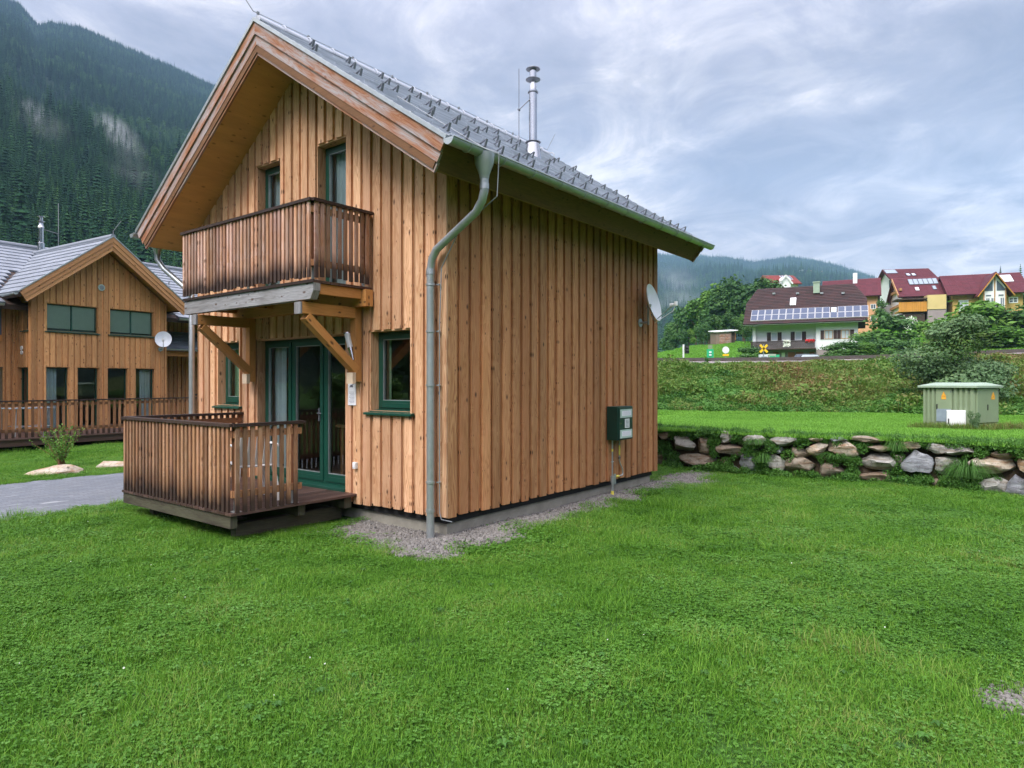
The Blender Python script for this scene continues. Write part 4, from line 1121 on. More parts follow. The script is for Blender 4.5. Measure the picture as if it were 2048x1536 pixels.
def grass_patch(seed, rad=.27, nb=860, nc=120, hmin=.025, hmax=.06, wd=.0042, leafr=.006):
    g = random.Random(seed); V = []; F = []; RR = []; MI = []
    for _ in range(nb):
        t = g.random() * 2 * math.pi; q = rad * math.sqrt(g.random()); r = g.random()
        h = g.uniform(hmin, hmax) * (1.25 if r > .92 else 1); n0 = len(F)
        blade(V, F, RR, q * math.cos(t), q * math.sin(t), h, wd * g.uniform(.7, 1.3), g.random() * 6.283, h * g.uniform(.15, 1.1), r)
        MI += [0] * (len(F) - n0)
    cl = [(g.uniform(-rad, rad) * .8, g.uniform(-rad, rad) * .8) for _ in range(5)]
    for _ in range(nc):
        c = g.choice(cl); x = c[0] + g.gauss(0, .07); y = c[1] + g.gauss(0, .07); z = g.uniform(.018, .042); r = g.random()
        for k in range(3):
            a = 2.094 * k + g.random() * .5; n0 = len(F)
            leaf_disc(V, F, RR, (x + leafr * 1.05 * math.cos(a), y + leafr * 1.05 * math.sin(a), z), leafr * g.uniform(.8, 1.1), (g.gauss(0, .35), g.gauss(0, .35), 1), r)
            MI += [1] * (len(F) - n0)
    me = bpy.data.meshes.new('grass_patch'); me.from_pydata(V, [], F); me.materials.append(M['grass']); me.materials.append(M['clover'])
    a = me.attributes.new('rnd', 'FLOAT', 'FACE'); a.data.foreach_set('value', np.array(RR, dtype=np.float32)); me.polygons.foreach_set('material_index', np.array(MI, dtype=np.int32))
    me.update(); return bpy.data.objects.new('grass_patch', me)


def leafy_patch(seed, mat, rad=.35, n=260, h=.35, lr=.035, nb=60, elong=1.0):
    """a clump of broad-leaved weeds with some tall stalks"""
    g = random.Random(seed); V = []; F = []; RR = []
    for _ in range(n):
        t = g.random() * 6.283; q = rad * math.sqrt(g.random()); zz = h * (1 - (q / rad) ** 2 * .7) * g.random() ** .6
        k = 4; c = Vector((q * math.cos(t), q * math.sin(t), zz)); nn = Vector((g.gauss(0, .7), g.gauss(0, .7), .9)).normalized()
        a = nn.orthogonal().normalized(); a.rotate(Matrix.Rotation(g.random() * 6.28, 3, nn)); b = nn.cross(a); s_ = lr * g.uniform(.6, 1.3); i = len(V)
        V += [tuple(c - a * s_), tuple(c + b * s_ * .45), tuple(c + a * s_), tuple(c - b * s_ * .45)]; F.append((i, i + 1, i + 2, i + 3)); RR.append(g.random())
    for _ in range(nb):
        t = g.random() * 6.283; q = rad * math.sqrt(g.random())
        blade(V, F, RR, q * math.cos(t), q * math.sin(t), h * g.uniform(.6, 1.35), .012, g.random() * 6.283, h * g.uniform(.1, .7), g.random(), 3)
    me = bpy.data.meshes.new('weed_patch'); me.from_pydata(V, [], F); me.materials.append(M[mat])
    a = me.attributes.new('rnd', 'FLOAT', 'FACE'); a.data.foreach_set('value', np.array(RR, dtype=np.float32)); me.update()
    return bpy.data.objects.new('weed_patch', me)


def in_quad(u, v, u0, u1, v0, v1, m=0.0): return u0 - m < u < u1 + m and v0 - m < v < v1 + m
def gravelness(x, y):
    """>0 where bare gravel shows"""
    u, v = toUV(x, y); nz = fbm(x * 1.5, y * 1.5, 2, 4) * .55
    g1 = 0
    if -1.2 < u < 7.2 and v < .2:
        half = .46 - .035 * u if u > 0 else .44
        if u > 5.36: half = .55
        g1 = max(g1, (half - abs(v + .15)) / .5 if u > -.7 else 0)
    if -.95 < u < .2 and -.6 < v < 1.75: g1 = max(g1, min((u + .85) / .4, (v + .65) / .4, (1.75 - v) / .4) * .85)
    if 5.2 < u < 7.0: g1 = max(g1, 1 - math.hypot((u - 5.8) / 1.1, (v + .45) / .38))
    # two bare spots by the right-hand edge of the lawn
    for (cx_, cy_, rx, ry) in ((2.95, 3.78, .33, .30), (2.66, 3.12, .25, .16), (3.2, 3.3, .3, .5)):
        g1 = max(g1, 1.05 - math.hypot((x - cx_) / rx, (y - cy_) / ry) - .1)
    return g1 + nz * (1 if g1 > 0 else 0) - .20
def blocked(x, y, m=0.0):
    u, v = toUV(x, y)
    if in_quad(u, v, .05, HLEN - .05, .05, HWID - .05, m): return True
    if in_quad(u, v, -DPj + .25, 0, D0 + .3, D1, 0): return True
    if in_quad(u, v, -4.6, 40, 5.07, 8.72): return True
    if u <= -4.6 and -12 < u and 5.05 - .05 * (u + 5) ** 2 < v < 8.73 - .05 * (u + 5) ** 2: return True
    d = Vector((x, y)) - N0; p_, q_ = d.dot(DP), d.dot(DQ)
    if q_ > -2.2: return True
    return False

patches = [grass_patch(s_) for s_ in range(5)] + [grass_patch(9, hmin=.05, hmax=.12, nb=420, nc=0, wd=.005)] + [grass_patch(20 + s_, nb=600, nc=250, leafr=.0072) for s_ in range(3)]
gc_ = hidden_coll('grass_patches', patches)
order = sorted(range(len(patches)), key=lambda i: patches[i].name)
pts = []; rots = []; scl = []; vi = []
g = random.Random(5)
def inside_wall(x, y):   # True on the lawn side of the retaining wall
    for i in range(len(WF) - 1):
        a, b = WF[i], WF[i + 1]
        if a[0] <= x <= b[0]: return y < a[1] + (b[1] - a[1]) * (x - a[0]) / (b[0] - a[0]) - .05
    return x < WF[0][0] or False
def add_patch(x, y, z, s_, tall=False, tilt=.05):
    pts.append((x, y, z)); rots.append((g.gauss(0, tilt), g.gauss(0, tilt), g.random() * 6.283))
    nz = fbm(x * .5, y * .5, 9, 3); hz = 1 + .35 * nz + g.uniform(-.12, .12)
    scl.append((s_, s_, s_ * hz * (.95 if not tall else 1.2)))
    cl = fbm(x * .45 + 20, y * .45, 4, 3)
    k = g.randrange(5) if not tall else 5
    if not tall and cl + g.uniform(-.25, .25) > .05: k = 6 + g.randrange(3)
    if not tall and g.random() < .035: k = 5
    vi.append(k)
# near lawn, denser close to the camera
step = .235; yy = 1.6
while yy < 15.5:
    st = step if yy < 7 else .30
    hw = yy * .86 + 1.2; x = -hw
    while x < hw:
        px_, py_ = x + g.uniform(-.12, .12), yy + g.uniform(-.12, .12)
        if inside_wall(px_, py_) and not blocked(px_, py_):
            gr = gravelness(px_, py_)
            if gr < .0: add_patch(px_, py_, gz(px_, py_) - .004, 1.0 if yy < 7 else 1.25)
            elif gr < .25 and g.random() < .55: add_patch(px_, py_, gz(px_, py_) - .012, .55)
            elif g.random() < .30: add_patch(px_, py_, gz(px_, py_) - .01, g.uniform(.2, .5), g.random() < .3)
        x += st
    yy += st
# left lawn, by the neighbour
yy = 8.0
while yy < 24:
    x = -22
    while x < -5:
        px_, py_ = x + g.uniform(-.15, .15), yy + g.uniform(-.15, .15)
        if abs(px_) > py_ * .86 + 1.2 - .3 or py_ > 15.4:
            if not blocked(px_, py_) and -px_ < py_ * .95 + 2: add_patch(px_, py_, gz(px_, py_) - .004, 1.35)
        x += .33
    yy += .33
# a rank fringe along the paving and the deck
for i in range(240):
    u_ = g.uniform(-6, 12); v_ = g.choice((5.03, 8.76)) + g.uniform(-.06, .06)
    if u_ < -4.6: v_ -= .05 * (u_ + 5) ** 2
    q = HW(u_, v_); add_patch(q.x, q.y, gz(q.x, q.y), .6, True)
for i in range(110):
    u_, v_ = g.choice([(-DPj + g.uniform(-.2, .2), g.uniform(D0, D1)), (g.uniform(-DPj, -.2), D0 + g.uniform(-.12, .3))])
    q = HW(u_, v_); add_patch(q.x, q.y, gz(q.x, q.y), .55, True)
lawn = scatter('grass', pts, None, rots, scl, vi, gc_); lawn['label'] = 'short green lawn of grass and clover round the chalet'

# clover flowers and small weeds in the lawn
def flower(V, F, RR, x, y, z, r, col):
    for k in range(3):
        leaf_disc(V, F, RR, (x, y, z + k * r * .25), r * (1 - .2 * k), (g.gauss(0, .4), g.gauss(0, .4), 1), col, 6)
V = []; F = []; RR = []
for i in range(120):
    yy = 2.6 + 9.5 * g.random() ** 1.5; x = g.uniform(-.8, .8) * yy
    if blocked(x, yy) or not inside_wall(x, yy) or gravelness(x, yy) > -.05: continue
    if fbm(x * .45 + 20, yy * .45, 4, 3) < -.02 and g.random() < .8: continue
    flower(V, F, RR, x, yy, gz(x, yy) + g.uniform(.035, .06), g.uniform(.004, .0065), .5)
o = mesh_obj('clover_flowers', V, F, 'white_petal', smooth=False, rnd=RR); tag(o, 'tiny white clover flowers sprinkled in the lawn', kind='stuff')
V = []; F = []; RR = []
for i in range(150):
    yy = 2.7 + 6 * g.random() ** 1.3; x = g.uniform(-.78, .78) * yy
    if blocked(x, yy) or not inside_wall(x, yy): continue
    n = g.randint(4, 7); a0 = g.random() * 6; r = g.random(); ll = g.uniform(.022, .042)
    for k in range(n):   # dandelion and plantain rosettes
        a = a0 + 6.283 * k / n + g.uniform(-.2, .2); ca, sa = math.cos(a), math.sin(a); w_ = ll * .26; z = gz(x, yy) + .03; i0_ = len(V)
        V += [(x, yy, z), (x + ca * ll * .5 - sa * w_, yy + sa * ll * .5 + ca * w_, z + .022), (x + ca * ll, yy + sa * ll, z + .012), (x + ca * ll * .5 + sa * w_, yy + sa * ll * .5 - ca * w_, z + .022)]
        F.append((i0_, i0_ + 1, i0_ + 2, i0_ + 3)); RR.append(r)
o = mesh_obj('lawn_weeds', V, F, 'weed_green', smooth=False, rnd=RR); tag(o, 'flat rosettes of broad leaves scattered through the lawn', kind='stuff')

# upper lawn and bank
gf = []
for s_ in range(3):
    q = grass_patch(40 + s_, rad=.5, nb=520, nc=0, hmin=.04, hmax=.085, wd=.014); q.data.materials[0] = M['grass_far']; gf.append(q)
gfc = hidden_coll('far_grass_patches', gf)
pts = []; rots = []; scl = []; vi = []
for i in range(5200):
    s_ = g.uniform(1.2, 9.6); t = g.random(); p = terr(s_, t)
    if abs(p.x) > p.y * .9 + 3 or p.x < -1: continue
    pts.append(tuple(p)); rots.append((0, 0, g.random() * 6.28)); k = g.uniform(.8, 1.15); scl.append((k, k, k)); vi.append(g.randrange(3))
o = scatter('upper_grass', pts, None, rots, scl, vi, gfc); o['label'] = 'bright mown grass on the terrace above the stone wall'
wd = [leafy_patch(60 + s_, 'weed', .42, 300, .34, .06, 50) for s_ in range(5)]
wd += [leafy_patch(80 + s_, 'weed_green', .42, 330, .26, .065, 30) for s_ in range(2)] + [leafy_patch(90 + s_, 'weed', .5, 260, .62, .075, 60) for s_ in range(2)]
wdc = hidden_coll('bank_weed_patches', wd)
pts = []; rots = []; scl = []; vi = []
for i in range(9000):
    s_ = g.uniform(1.5, 9.8); t = 1 + g.random() ** .9; p = terr(s_, t)
    if p.x < 2: continue
    nz = fbm(p.x * .5, p.y * .5, 7, 3)
    pts.append((p.x, p.y, p.z - .04)); rots.append((g.gauss(0, .1), g.gauss(0, .1), g.random() * 6.28)); k = g.uniform(.7, 1.25) * (1 + .5 * nz)
    if t > 1.80: k *= max(.28, 1 - (t - 1.80) * 3.8)
    scl.append((k, k, k * g.uniform(.7, 1.2)))
    g2 = fbm(p.x * .25 + 3, p.y * .25, 1, 3)
    vi.append(5 + g.randrange(2) if (t < 1.28 + .25 * g2 and g.random() < .8) or (g2 > .35 and g.random() < .6) else (7 + g.randrange(2) if t < 1.8 and g.random() < .07 + .15 * max(0, nz) else g.randrange(5)))
o = scatter('bank_weeds', pts, None, rots, scl, vi, wdc); o['label'] = 'rough green and rust-brown weeds covering the railway bank'
# far meadow tufts
pts = []; rots = []; scl = []; vi = []
mg = []
for s_ in range(2):
    q = grass_patch(50 + s_, rad=1.2, nb=420, nc=0, hmin=.08, hmax=.22, wd=.05); q.data.materials[0] = M['grass_far']; mg.append(q)
mgc = hidden_coll('meadow_patches', mg)
for i in range(5200):
    k = g.uniform(1200, 2150); yv = 46 + 90 * g.random() ** 1.3; x = (k - CXP) / FPX * yv
    pts.append((x, yv, hillz(k, yv))); rots.append((0, 0, g.random() * 6.28)); scl.append((1, 1, g.uniform(.5, 1.0))); vi.append(g.randrange(2))
o = scatter('meadow_grass', pts, None, rots, scl, vi, mgc); o['label'] = 'pale green meadow grass on the slope beyond the railway'

# gravel: bed sheets and loose stones
bed = MB(); 
gs_ = .11
def bedpt(x, y): return (x, y, gz(x, y) + .006 + .008 * fbm(x * 3, y * 3))
for (x0, x1, y0, y1) in ((-3.4, 5.2, 6.0, 13.6), (2.2, 3.6, 2.6, 4.4)):
    nx, ny = int((x1 - x0) / gs_), int((y1 - y0) / gs_)
    for i in range(nx):
        for j in range(ny):
            xa, ya = x0 + i * gs_, y0 + j * gs_
            if gravelness(xa + gs_ / 2, ya + gs_ / 2) > -.12:
                bed.face([bedpt(xa, ya), bedpt(xa + gs_, ya), bedpt(xa + gs_, ya + gs_), bedpt(xa, ya + gs_)])
tag(bed.build('gravel_bed', 'gravel_bed', smooth=False), kind='structure')
peb = []
for s_ in range(6):
    q = random.Random(s_ + 90); V = []; F = []
    for _ in range(26):
        bm = bmesh.new(); bmesh.ops.create_icosphere(bm, subdivisions=1, radius=1); r = q.uniform(.006, .017)
        mt = Matrix.Translation((q.uniform(-.09, .09), q.uniform(-.09, .09), r * .25)) @ Matrix.Rotation(q.random() * 6, 4, Vector((q.gauss(0, 1), q.gauss(0, 1), q.gauss(0, 1))).normalized()) @ Matrix.Diagonal((r, r * q.uniform(.6, 1), r * q.uniform(.4, .8), 1))
        i = len(V)
        for v_ in bm.verts: V.append(tuple(mt @ (v_.co * q.uniform(.8, 1.15))))
        for f_ in bm.faces: F.append([i + v_.index for v_ in f_.verts])
        bm.free()
    me = bpy.data.meshes.new('pebbles'); me.from_pydata(V, [], F); me.materials.append(M['pebble']); me.update(); peb.append(bpy.data.objects.new('pebbles', me))
pbc = hidden_coll('pebble_patches', peb)
pts = []; rots = []; scl = []; vi = []
for (x0, x1, y0, y1, n) in ((-3.4, 5.2, 6.0, 13.6, 17000), (2.2, 3.6, 2.6, 4.4, 500)):
    for i in range(n):
        x, y = g.uniform(x0, x1), g.uniform(y0, y1); gr = gravelness(x, y)
        if gr < -.06 or (gr < .05 and g.random() < .5): continue
        u_, v_ = toUV(x, y)
        if in_quad(u_, v_, .1, HLEN, .1, HWID): continue
        pts.append((x, y, gz(x, y) + .006)); rots.append((0, 0, g.random() * 6.28)); k = g.uniform(.6, 1.4) * (1.6 if g.random() < .08 else 1); scl.append((k, k, k)); vi.append(g.randrange(6))
o = scatter('gravel', pts, None, rots, scl, vi, pbc); o['label'] = 'grey gravel strip along the foot of the chalet walls'


# ------------------------------------------------------------------ stones
def stone_mesh(mb_seed, sx, sy, sz, flat=.0, sub=3):
    q = random.Random(mb_seed); bm = bmesh.new(); bmesh.ops.create_icosphere(bm, subdivisions=sub, radius=1)
    offs = Vector((q.random() * 50, q.random() * 50, q.random() * 50))
    planes = [(Vector((q.gauss(0, 1), q.gauss(0, 1), q.gauss(0, 1))).normalized(), q.uniform(.55, .82)) for _ in range(11)]
    for v_ in bm.verts:
        c = v_.co.copy(); e = 2.9
        nrm = (abs(c.x) ** e + abs(c.y) ** e + abs(c.z) ** e) ** (1 / e); c /= nrm
        for (pn, pd) in planes:
            d = c.dot(pn)
            if d > pd: c -= pn * (d - pd)
        c *= 1 + .13 * noise.noise(c * 1.6 + offs) + .05 * noise.noise(c * 5 + offs)
        c.z += .06 * noise.noise(Vector((c.x * 1.5, c.y * 1.5, c.z * 9)) + offs)
        v_.co = Vector((c.x * sx, c.y * sy, c.z * sz))
    V = [tuple(v_.co) for v_ in bm.verts]; F = [[v_.index for v_ in f_.verts] for f_ in bm.faces]; bm.free(); return V, F

wall = thing('retaining_wall', 'low dry wall of big pale and tan boulders below the upper lawn', 'stone wall', (5.0, 12.6, 0))
WB = Vector((5.0, 12.6, 0))
def wall_hit(px, py):
    """meet of a sight line with the slightly battered wall face"""
    d = Vector(((px - CXP) / FPX, 1.0, -(py - HZ) / FPX))
    for i in range(len(WF) - 1):
        a, b = Vector(WF[i]), Vector(WF[i + 1]); e = b - a; nrm = Vector((e.y, -e.x)).normalized()
        den_ = d.x * nrm.x + d.y * nrm.y; t = (a.dot(nrm)) / den_
        P = d * t; k = (Vector((P.x, P.y)) - a).dot(e) / e.dot(e)
        if -.001 <= k <= 1.001: return Vector((P.x, P.y, P.z + CAMH)), nrm, e.normalized(), i + k
    return None
ST = [(15, 85, 458, 495, 'brown'), (78, 218, 480, 558, 'white'), (225, 320, 478, 567, 'brown'), (345, 428, 456, 514, 'white'), (345, 500, 518, 590, 'brown'), (463, 628, 463, 524, 'white'),
      (630, 802, 473, 530, 'white'), (848, 925, 485, 507, 'tan'), (843, 957, 513, 582, 'tan'), (948, 1122, 508, 587, 'tan'), (955, 1078, 483, 512, 'blue'), (1095, 1272, 483, 518, 'brown'),
      (1335, 1472, 511, 554, 'tan'), (1510, 1628, 518, 572, 'white'), (1600, 1788, 528, 584, 'white'), (1848, 2003, 560, 603, 'brown'), (450, 555, 586, 662, 'blue'), (618, 730, 586, 672, 'white'),
      (130, 315, 580, 645, 'brown'), (1133, 1328, 576, 658, 'white'), (1366, 1545, 548, 692, 'blue'), (1542, 1718, 583, 687, 'white'), (1755, 2010, 603, 684, 'tan'), (2010, 2110, 590, 680, 'tan'),
      (1800, 1955, 708, 795, 'white'), (1940, 2110, 698, 815, 'blue'), (1138, 1345, 676, 725, 'brown'), (900, 1065, 635, 705, 'brown'), (1520, 1595, 716, 755, 'brown'), (760, 860, 540, 600, 'brown'),
      (1180, 1330, 520, 570, 'brown'), (0, 60, 570, 640, 'brown'), (730, 900, 600, 680, 'brown')]
rs = random.Random(4); jst = 0
def put_stone(c, nrm, e, hw, hh, mat, seed, depth=None, pointed=False):
    dd = depth or max(.12, min(.30, hw * .8))
    V, F = stone_mesh(seed, hw * 1.16, dd, hh * 1.20)
    if pointed: V = [(x * (1 - .45 * max(0, z / hh)), y, z) for x, y, z in V]
    ang = math.atan2(e.y, e.x); ca, sa = math.cos(ang), math.sin(ang)
    out_n = Vector((nrm.x, nrm.y, 0)); tl_ = rs.uniform(-.06, .06)
    Vw = []
    for (x, y, z) in V:
        z2 = z + x * tl_; Vw.append((c.x + x * ca - y * sa - WB.x - out_n.x * (dd * .30), c.y + x * sa + y * ca - WB.y - out_n.y * (dd * .30), c.z + z2))
    o_ = mesh_obj('stone', Vw, F, 'stone_' + mat, wall, smooth=True)
    try: o_.data.set_sharp_from_angle(angle=R(32))
    except Exception: pass
    return o_
for (x0, x1, y0, y1, mat) in ST:
    cx_, cy_ = 1310 + (x0 + x1) / 2 / 2.775, 700 + (y0 + y1) / 2 / 2.775
    h = wall_hit(cx_, cy_); a = wall_hit(1310 + x0 / 2.775, cy_); b = wall_hit(1310 + x1 / 2.775, cy_)
    if not (h and a and b): continue
    hw = (b[0] - a[0]).length / 2; hh = (y1 - y0) / 2.775 / FPX * h[0].y / 2
    jst += 1; put_stone(h[0], h[1], h[2], hw, hh, mat, jst * 3 + 1, pointed=(x0 == 1366))
s_ = .3
while s_ < 10.4:    # the stretches outside the photo's view of it
    p = wall_pt(s_); k = p.x / p.y * FPX + CXP
    if (k < 1305 or k > 2090) and p.x > -6:
        i = min(int(s_), NS - 2); e = (Vector(WF[i + 1]) - Vector(WF[i])).normalized(); nrm = Vector((e.y, -e.x))
        for zz in (.2, .52):
            jst += 1
            if jst < 96: put_stone(Vector((p.x, p.y, zz + rs.uniform(-.05, .05))), nrm, e, rs.uniform(.25, .45), rs.uniform(.12, .2), rs.choice(['white', 'tan', 'brown', 'blue']), jst * 3 + 1)
    s_ += .75 / max(.5, (Vector(WF[min(int(s_) + 1, NS - 1)]) - Vector(WF[int(s_)])).length)
for k_ in range(34):    # small wedging stones in the joints
    px = rs.uniform(1318, 2080); py = rs.uniform(885, 945) + (px - 1318) * .045
    zx, zy = (px - 1310) * 2.775, (py - 700) * 2.775
    if any(x0 - 8 < zx < x1 + 8 and y0 - 8 < zy < y1 + 8 for (x0, x1, y0, y1, m2) in ST): continue
    h = wall_hit(px, py)
    if h: jst += 1; put_stone(h[0], h[1], h[2], rs.uniform(.06, .15), rs.uniform(.05, .09), rs.choice(['white', 'tan', 'brown', 'blue']), jst * 3 + 1, .12)
# earth behind the stones
V = []; F = []
ns_ = 150
for j in range(6):
    for s_ in span(0, NS - 1, ns_):
        p = wall_pt(s_); n_w = wall_n(s_); z = -.1 + .84 * j / 5; off = -.06 - .16 * (j / 5) + .05 * fbm(p.x * 3, p.y * 3 + j, j, 3)
        V.append((p.x + n_w.x * off - WB.x, p.y + n_w.y * off - WB.y, z + (.03 if j == 5 else 0)))
F = [[j * ns_ + i, j * ns_ + i + 1, (j + 1) * ns_ + i + 1, (j + 1) * ns_ + i] for j in range(5) for i in range(ns_ - 1)]
mesh_obj('earth_core', V, F, 'soil', wall)
# plants growing from the wall joints: ferny weeds as a mass, the big tussocks as plants of their own
ww = [leafy_patch(160 + s_, 'weed_green', .17, 120, .16, .032, 34) for s_ in range(4)]
wwc = hidden_coll('wall_weed_patches', ww)
pts = []; rots = []; scl = []; vi = []
boxes = [(x0, x1, y0, y1) for (x0, x1, y0, y1, m_) in ST]
for i in range(3300):
    s_ = g.uniform(2.2, 8.2); p = wall_pt(s_); n_w = wall_n(s_); z = g.choice((g.uniform(0, .75), g.uniform(.58, .74), g.uniform(-.02, .08)))
    off = g.uniform(-.02, .05) if z < .55 else g.uniform(-.3, .03)
    if z < .1: off = g.uniform(0, .22)
    P = Vector((p.x + n_w.x * off, p.y + n_w.y * off, z)); X_ = CXP + P.x / P.y * FPX; Y_ = HZ - (P.z - CAMH) / P.y * FPX
    zx, zy = (X_ - 1310) * 2.775, (Y_ - 700) * 2.775
    hit = False
    for (x0, x1, y0, y1) in boxes:
        if x0 - 2 < zx < x1 + 2 and y0 - 2 < zy < y1 + 16: hit = True; break
    if hit and z < .66 and g.random() > .02: continue
    if hit and z >= .66 and off > -.12: continue
    if z < .1 and g.random() < .6: continue
    pts.append(tuple(P)); ang = math.atan2(n_w.y, n_w.x)
    rots.append((g.gauss(0, .3), g.uniform(.2, .9) if z > .1 else 0, ang + g.gauss(0, .4))); k = g.uniform(.35, .85); scl.append((k, k, k)); vi.append(g.randrange(4))
o = scatter('wall_plants', pts, None, rots, scl, vi, wwc); o['label'] = 'ferns and weeds growing from the joints of the boulder wall'
def tussock(label, loc, h, rad, n, mat='weed_green', group='grass tussocks on the boulder wall', droop=1.3, wd_=.0055):
    q = random.Random(int(loc[0] * 100)); V = []; F = []; RR = []
    for _ in range(int(n * 1.8)):
        t = q.random() * 6.283; rr_ = rad * .25 * math.sqrt(q.random()); hh = h * q.uniform(.6, 1.1)
        i = len(V); ca, sa = math.cos(t), math.sin(t); w_ = wd_ * q.uniform(.6, 1.2); ln = rad * q.uniform(.5, 1.15); r = q.random()
        for k in range(6):
            f_ = k / 5; rad_ = rr_ + ln * f_ ** 1.2; z = hh * (1 - (1 - min(1, f_ * 1.6)) ** 2) - droop * hh * max(0, f_ - .45) ** 1.5 * 1.6; ww_ = w_ * (1 - f_ * .85)
            V += [(rad_ * ca - sa * ww_, rad_ * sa + ca * ww_, z), (rad_ * ca + sa * ww_, rad_ * sa - ca * ww_, z)]
        for k in range(5): F.append((i + 2 * k, i + 2 * k + 1, i + 2 * k + 3, i + 2 * k + 2)); RR.append(r)
    o_ = mesh_obj('grass_tussock', V, F, mat, smooth=False, rnd=RR); o_.location = loc; return tag(o_, label, 'grass tussock', group)
h = wall_hit(1932, 955)[0]; tussock('large drooping grass tussock growing over the big pale stones near the right edge', (h.x, h.y - .05, h.z + .0), .34, .42, 260)
h = wall_hit(1512, 895)[0]; tussock('drooping grass tussock hanging over the wall beside blue-grey stone', (h.x, h.y - .03, h.z + .05), .16, .30, 170)
h = wall_hit(1522, 925)[0]; tussock('small grass tuft at the wall foot right of the blue-grey stone', (h.x, h.y - .1, h.z), .22, .22, 130)
h = wall_hit(1668, 925)[0]; tussock('straggly grass tuft below the two tan stones mid wall', (h.x, h.y - .03, h.z + .08), .12, .30, 150)
h = wall_hit(1790, 905)[0]; tussock('leafy tuft left of the pointed grey boulder', (h.x, h.y - .03, h.z + .02), .2, .24, 120)

# boulders by the paved path
for (px, py, hw, hd, hh, lab, sd_) in ((107, 949, .60, .30, .135, 'long flat pale boulder at the path edge in front of the young shrub', 71), (214, 938, .38, .24, .125, 'small pale boulder at the path edge beside the terrace railing', 77)):
    d = Vector(((px - CXP) / FPX, 1, -(py - HZ) / FPX)); t = -CAMH / d.z; P = d * t
    V, F = stone_mesh(sd_, hw, hd, hh); o_ = mesh_obj('boulder', V, F, 'stone_tan'); o_.location = (P.x, P.y + .15, .04); o_.rotation_euler.z = .25
    tag(o_, lab, 'boulder', 'boulders along the paved path')


# ------------------------------------------------------------------ trees
def conifer_mesh(seed, h=18., r=3.2, tiers=16, per=11, mat='spruce', gap=.0, trunk=True, split=False):
    q = random.Random(seed); V = []; F = []; RR = []
    z0 = h * .06
    for t in range(tiers):
        f_ = t / (tiers - 1); zc = z0 + (h - z0) * f_ ** .92; rr_ = r * (1 - f_) ** .85 * q.uniform(.85, 1.1) + .12
        n = max(5, int(per * (1 - f_ * .55)))
        a0 = q.random() * 6.28
        for k in range(n):
            if q.random() < gap: continue
            a = a0 + 6.283 * k / n + q.uniform(-.25, .25); ln = rr_ * q.uniform(.65, 1.15); dz = -ln * q.uniform(.18, .5); w_ = ln * q.uniform(.26, .42) + .1
            ca, sa = math.cos(a), math.sin(a); i = len(V); r_ = q.random() * .8 + .2 * f_; th = h / tiers * .9
            V += [(0, 0, zc + th * .55), (ca * ln * .55 - sa * w_, sa * ln * .55 + ca * w_, zc + dz * .45 - w_ * .35), (ca * ln, sa * ln, zc + dz + ln * .06),
                  (ca * ln * .55 + sa * w_, sa * ln * .55 - ca * w_, zc + dz * .45 - w_ * .35), (ca * ln * .5, sa * ln * .5, zc + dz * .4 + .12 * ln)]
            F += [(i, i + 1, i + 4), (i + 1, i + 2, i + 4), (i + 2, i + 3, i + 4), (i + 3, i, i + 4)]; RR += [r_] * 4
    i = len(V); V += [(.08, 0, h - .9), (-.05, .07, h - .9), (-.05, -.07, h - .9), (0, 0, h + .5)]; F += [(i, i + 1, i + 3), (i + 1, i + 2, i + 3), (i + 2, i, i + 3)]; RR += [.5] * 3
    me = bpy.data.meshes.new('crown'); me.from_pydata(V, [], F); me.materials.append(M[mat])
    a = me.attributes.new('rnd', 'FLOAT', 'FACE'); a.data.foreach_set('value', np.array(RR, dtype=np.float32)); me.update(); return me
def ball_mesh(seed, h=12., r=4., n=420, lr=.8, mat='larch', zmin=.12):
    """leafy crown: leaf clumps through the volume of several lobes"""
    q = random.Random(seed); V = []; F = []; RR = []
    lobes = []
    for _ in range(9):
        t = q.random() * 6.28; k = q.uniform(.0, .62) * r; zz = q.uniform(zmin + .18, .86) * h
        lobes.append((k * math.cos(t), k * math.sin(t), zz, r * q.uniform(.34, .58) * (1.15 - .5 * zz / h), h * q.uniform(.13, .22), q.random()))
    for _ in range(n):
        L_ = q.choice(lobes); d = Vector((q.gauss(0, 1), q.gauss(0, 1), q.gauss(0, 1))).normalized() * (q.random() ** .33)
        c = Vector((L_[0] + d.x * L_[3], L_[1] + d.y * L_[3], L_[2] + d.z * L_[4]))
        if q.random() < .08: c += Vector((q.gauss(0, .25), q.gauss(0, .25), q.gauss(0, .2))) * r * .4
        nn = (Vector((d.x, d.y, d.z + .5)) + Vector((q.gauss(0, .5), q.gauss(0, .5), q.gauss(0, .5)))).normalized()
        a = nn.orthogonal().normalized(); a.rotate(Matrix.Rotation(q.random() * 6.28, 3, nn)); b = nn.cross(a); s_ = lr * q.uniform(.5, 1.2); i = len(V)
        V += [tuple(c - a * s_), tuple(c + b * s_ * .6 + a * s_ * .1), tuple(c + a * s_), tuple(c - b * s_ * .6)]; F.append((i, i + 1, i + 2, i + 3)); RR.append(min(1, max(0, L_[5] * .5 + q.random() * .5)))
    me = bpy.data.meshes.new('crown'); me.from_pydata(V, [], F); me.materials.append(M[mat])
    a = me.attributes.new('rnd', 'FLOAT', 'FACE'); a.data.foreach_set('value', np.array(RR, dtype=np.float32)); me.update(); return me
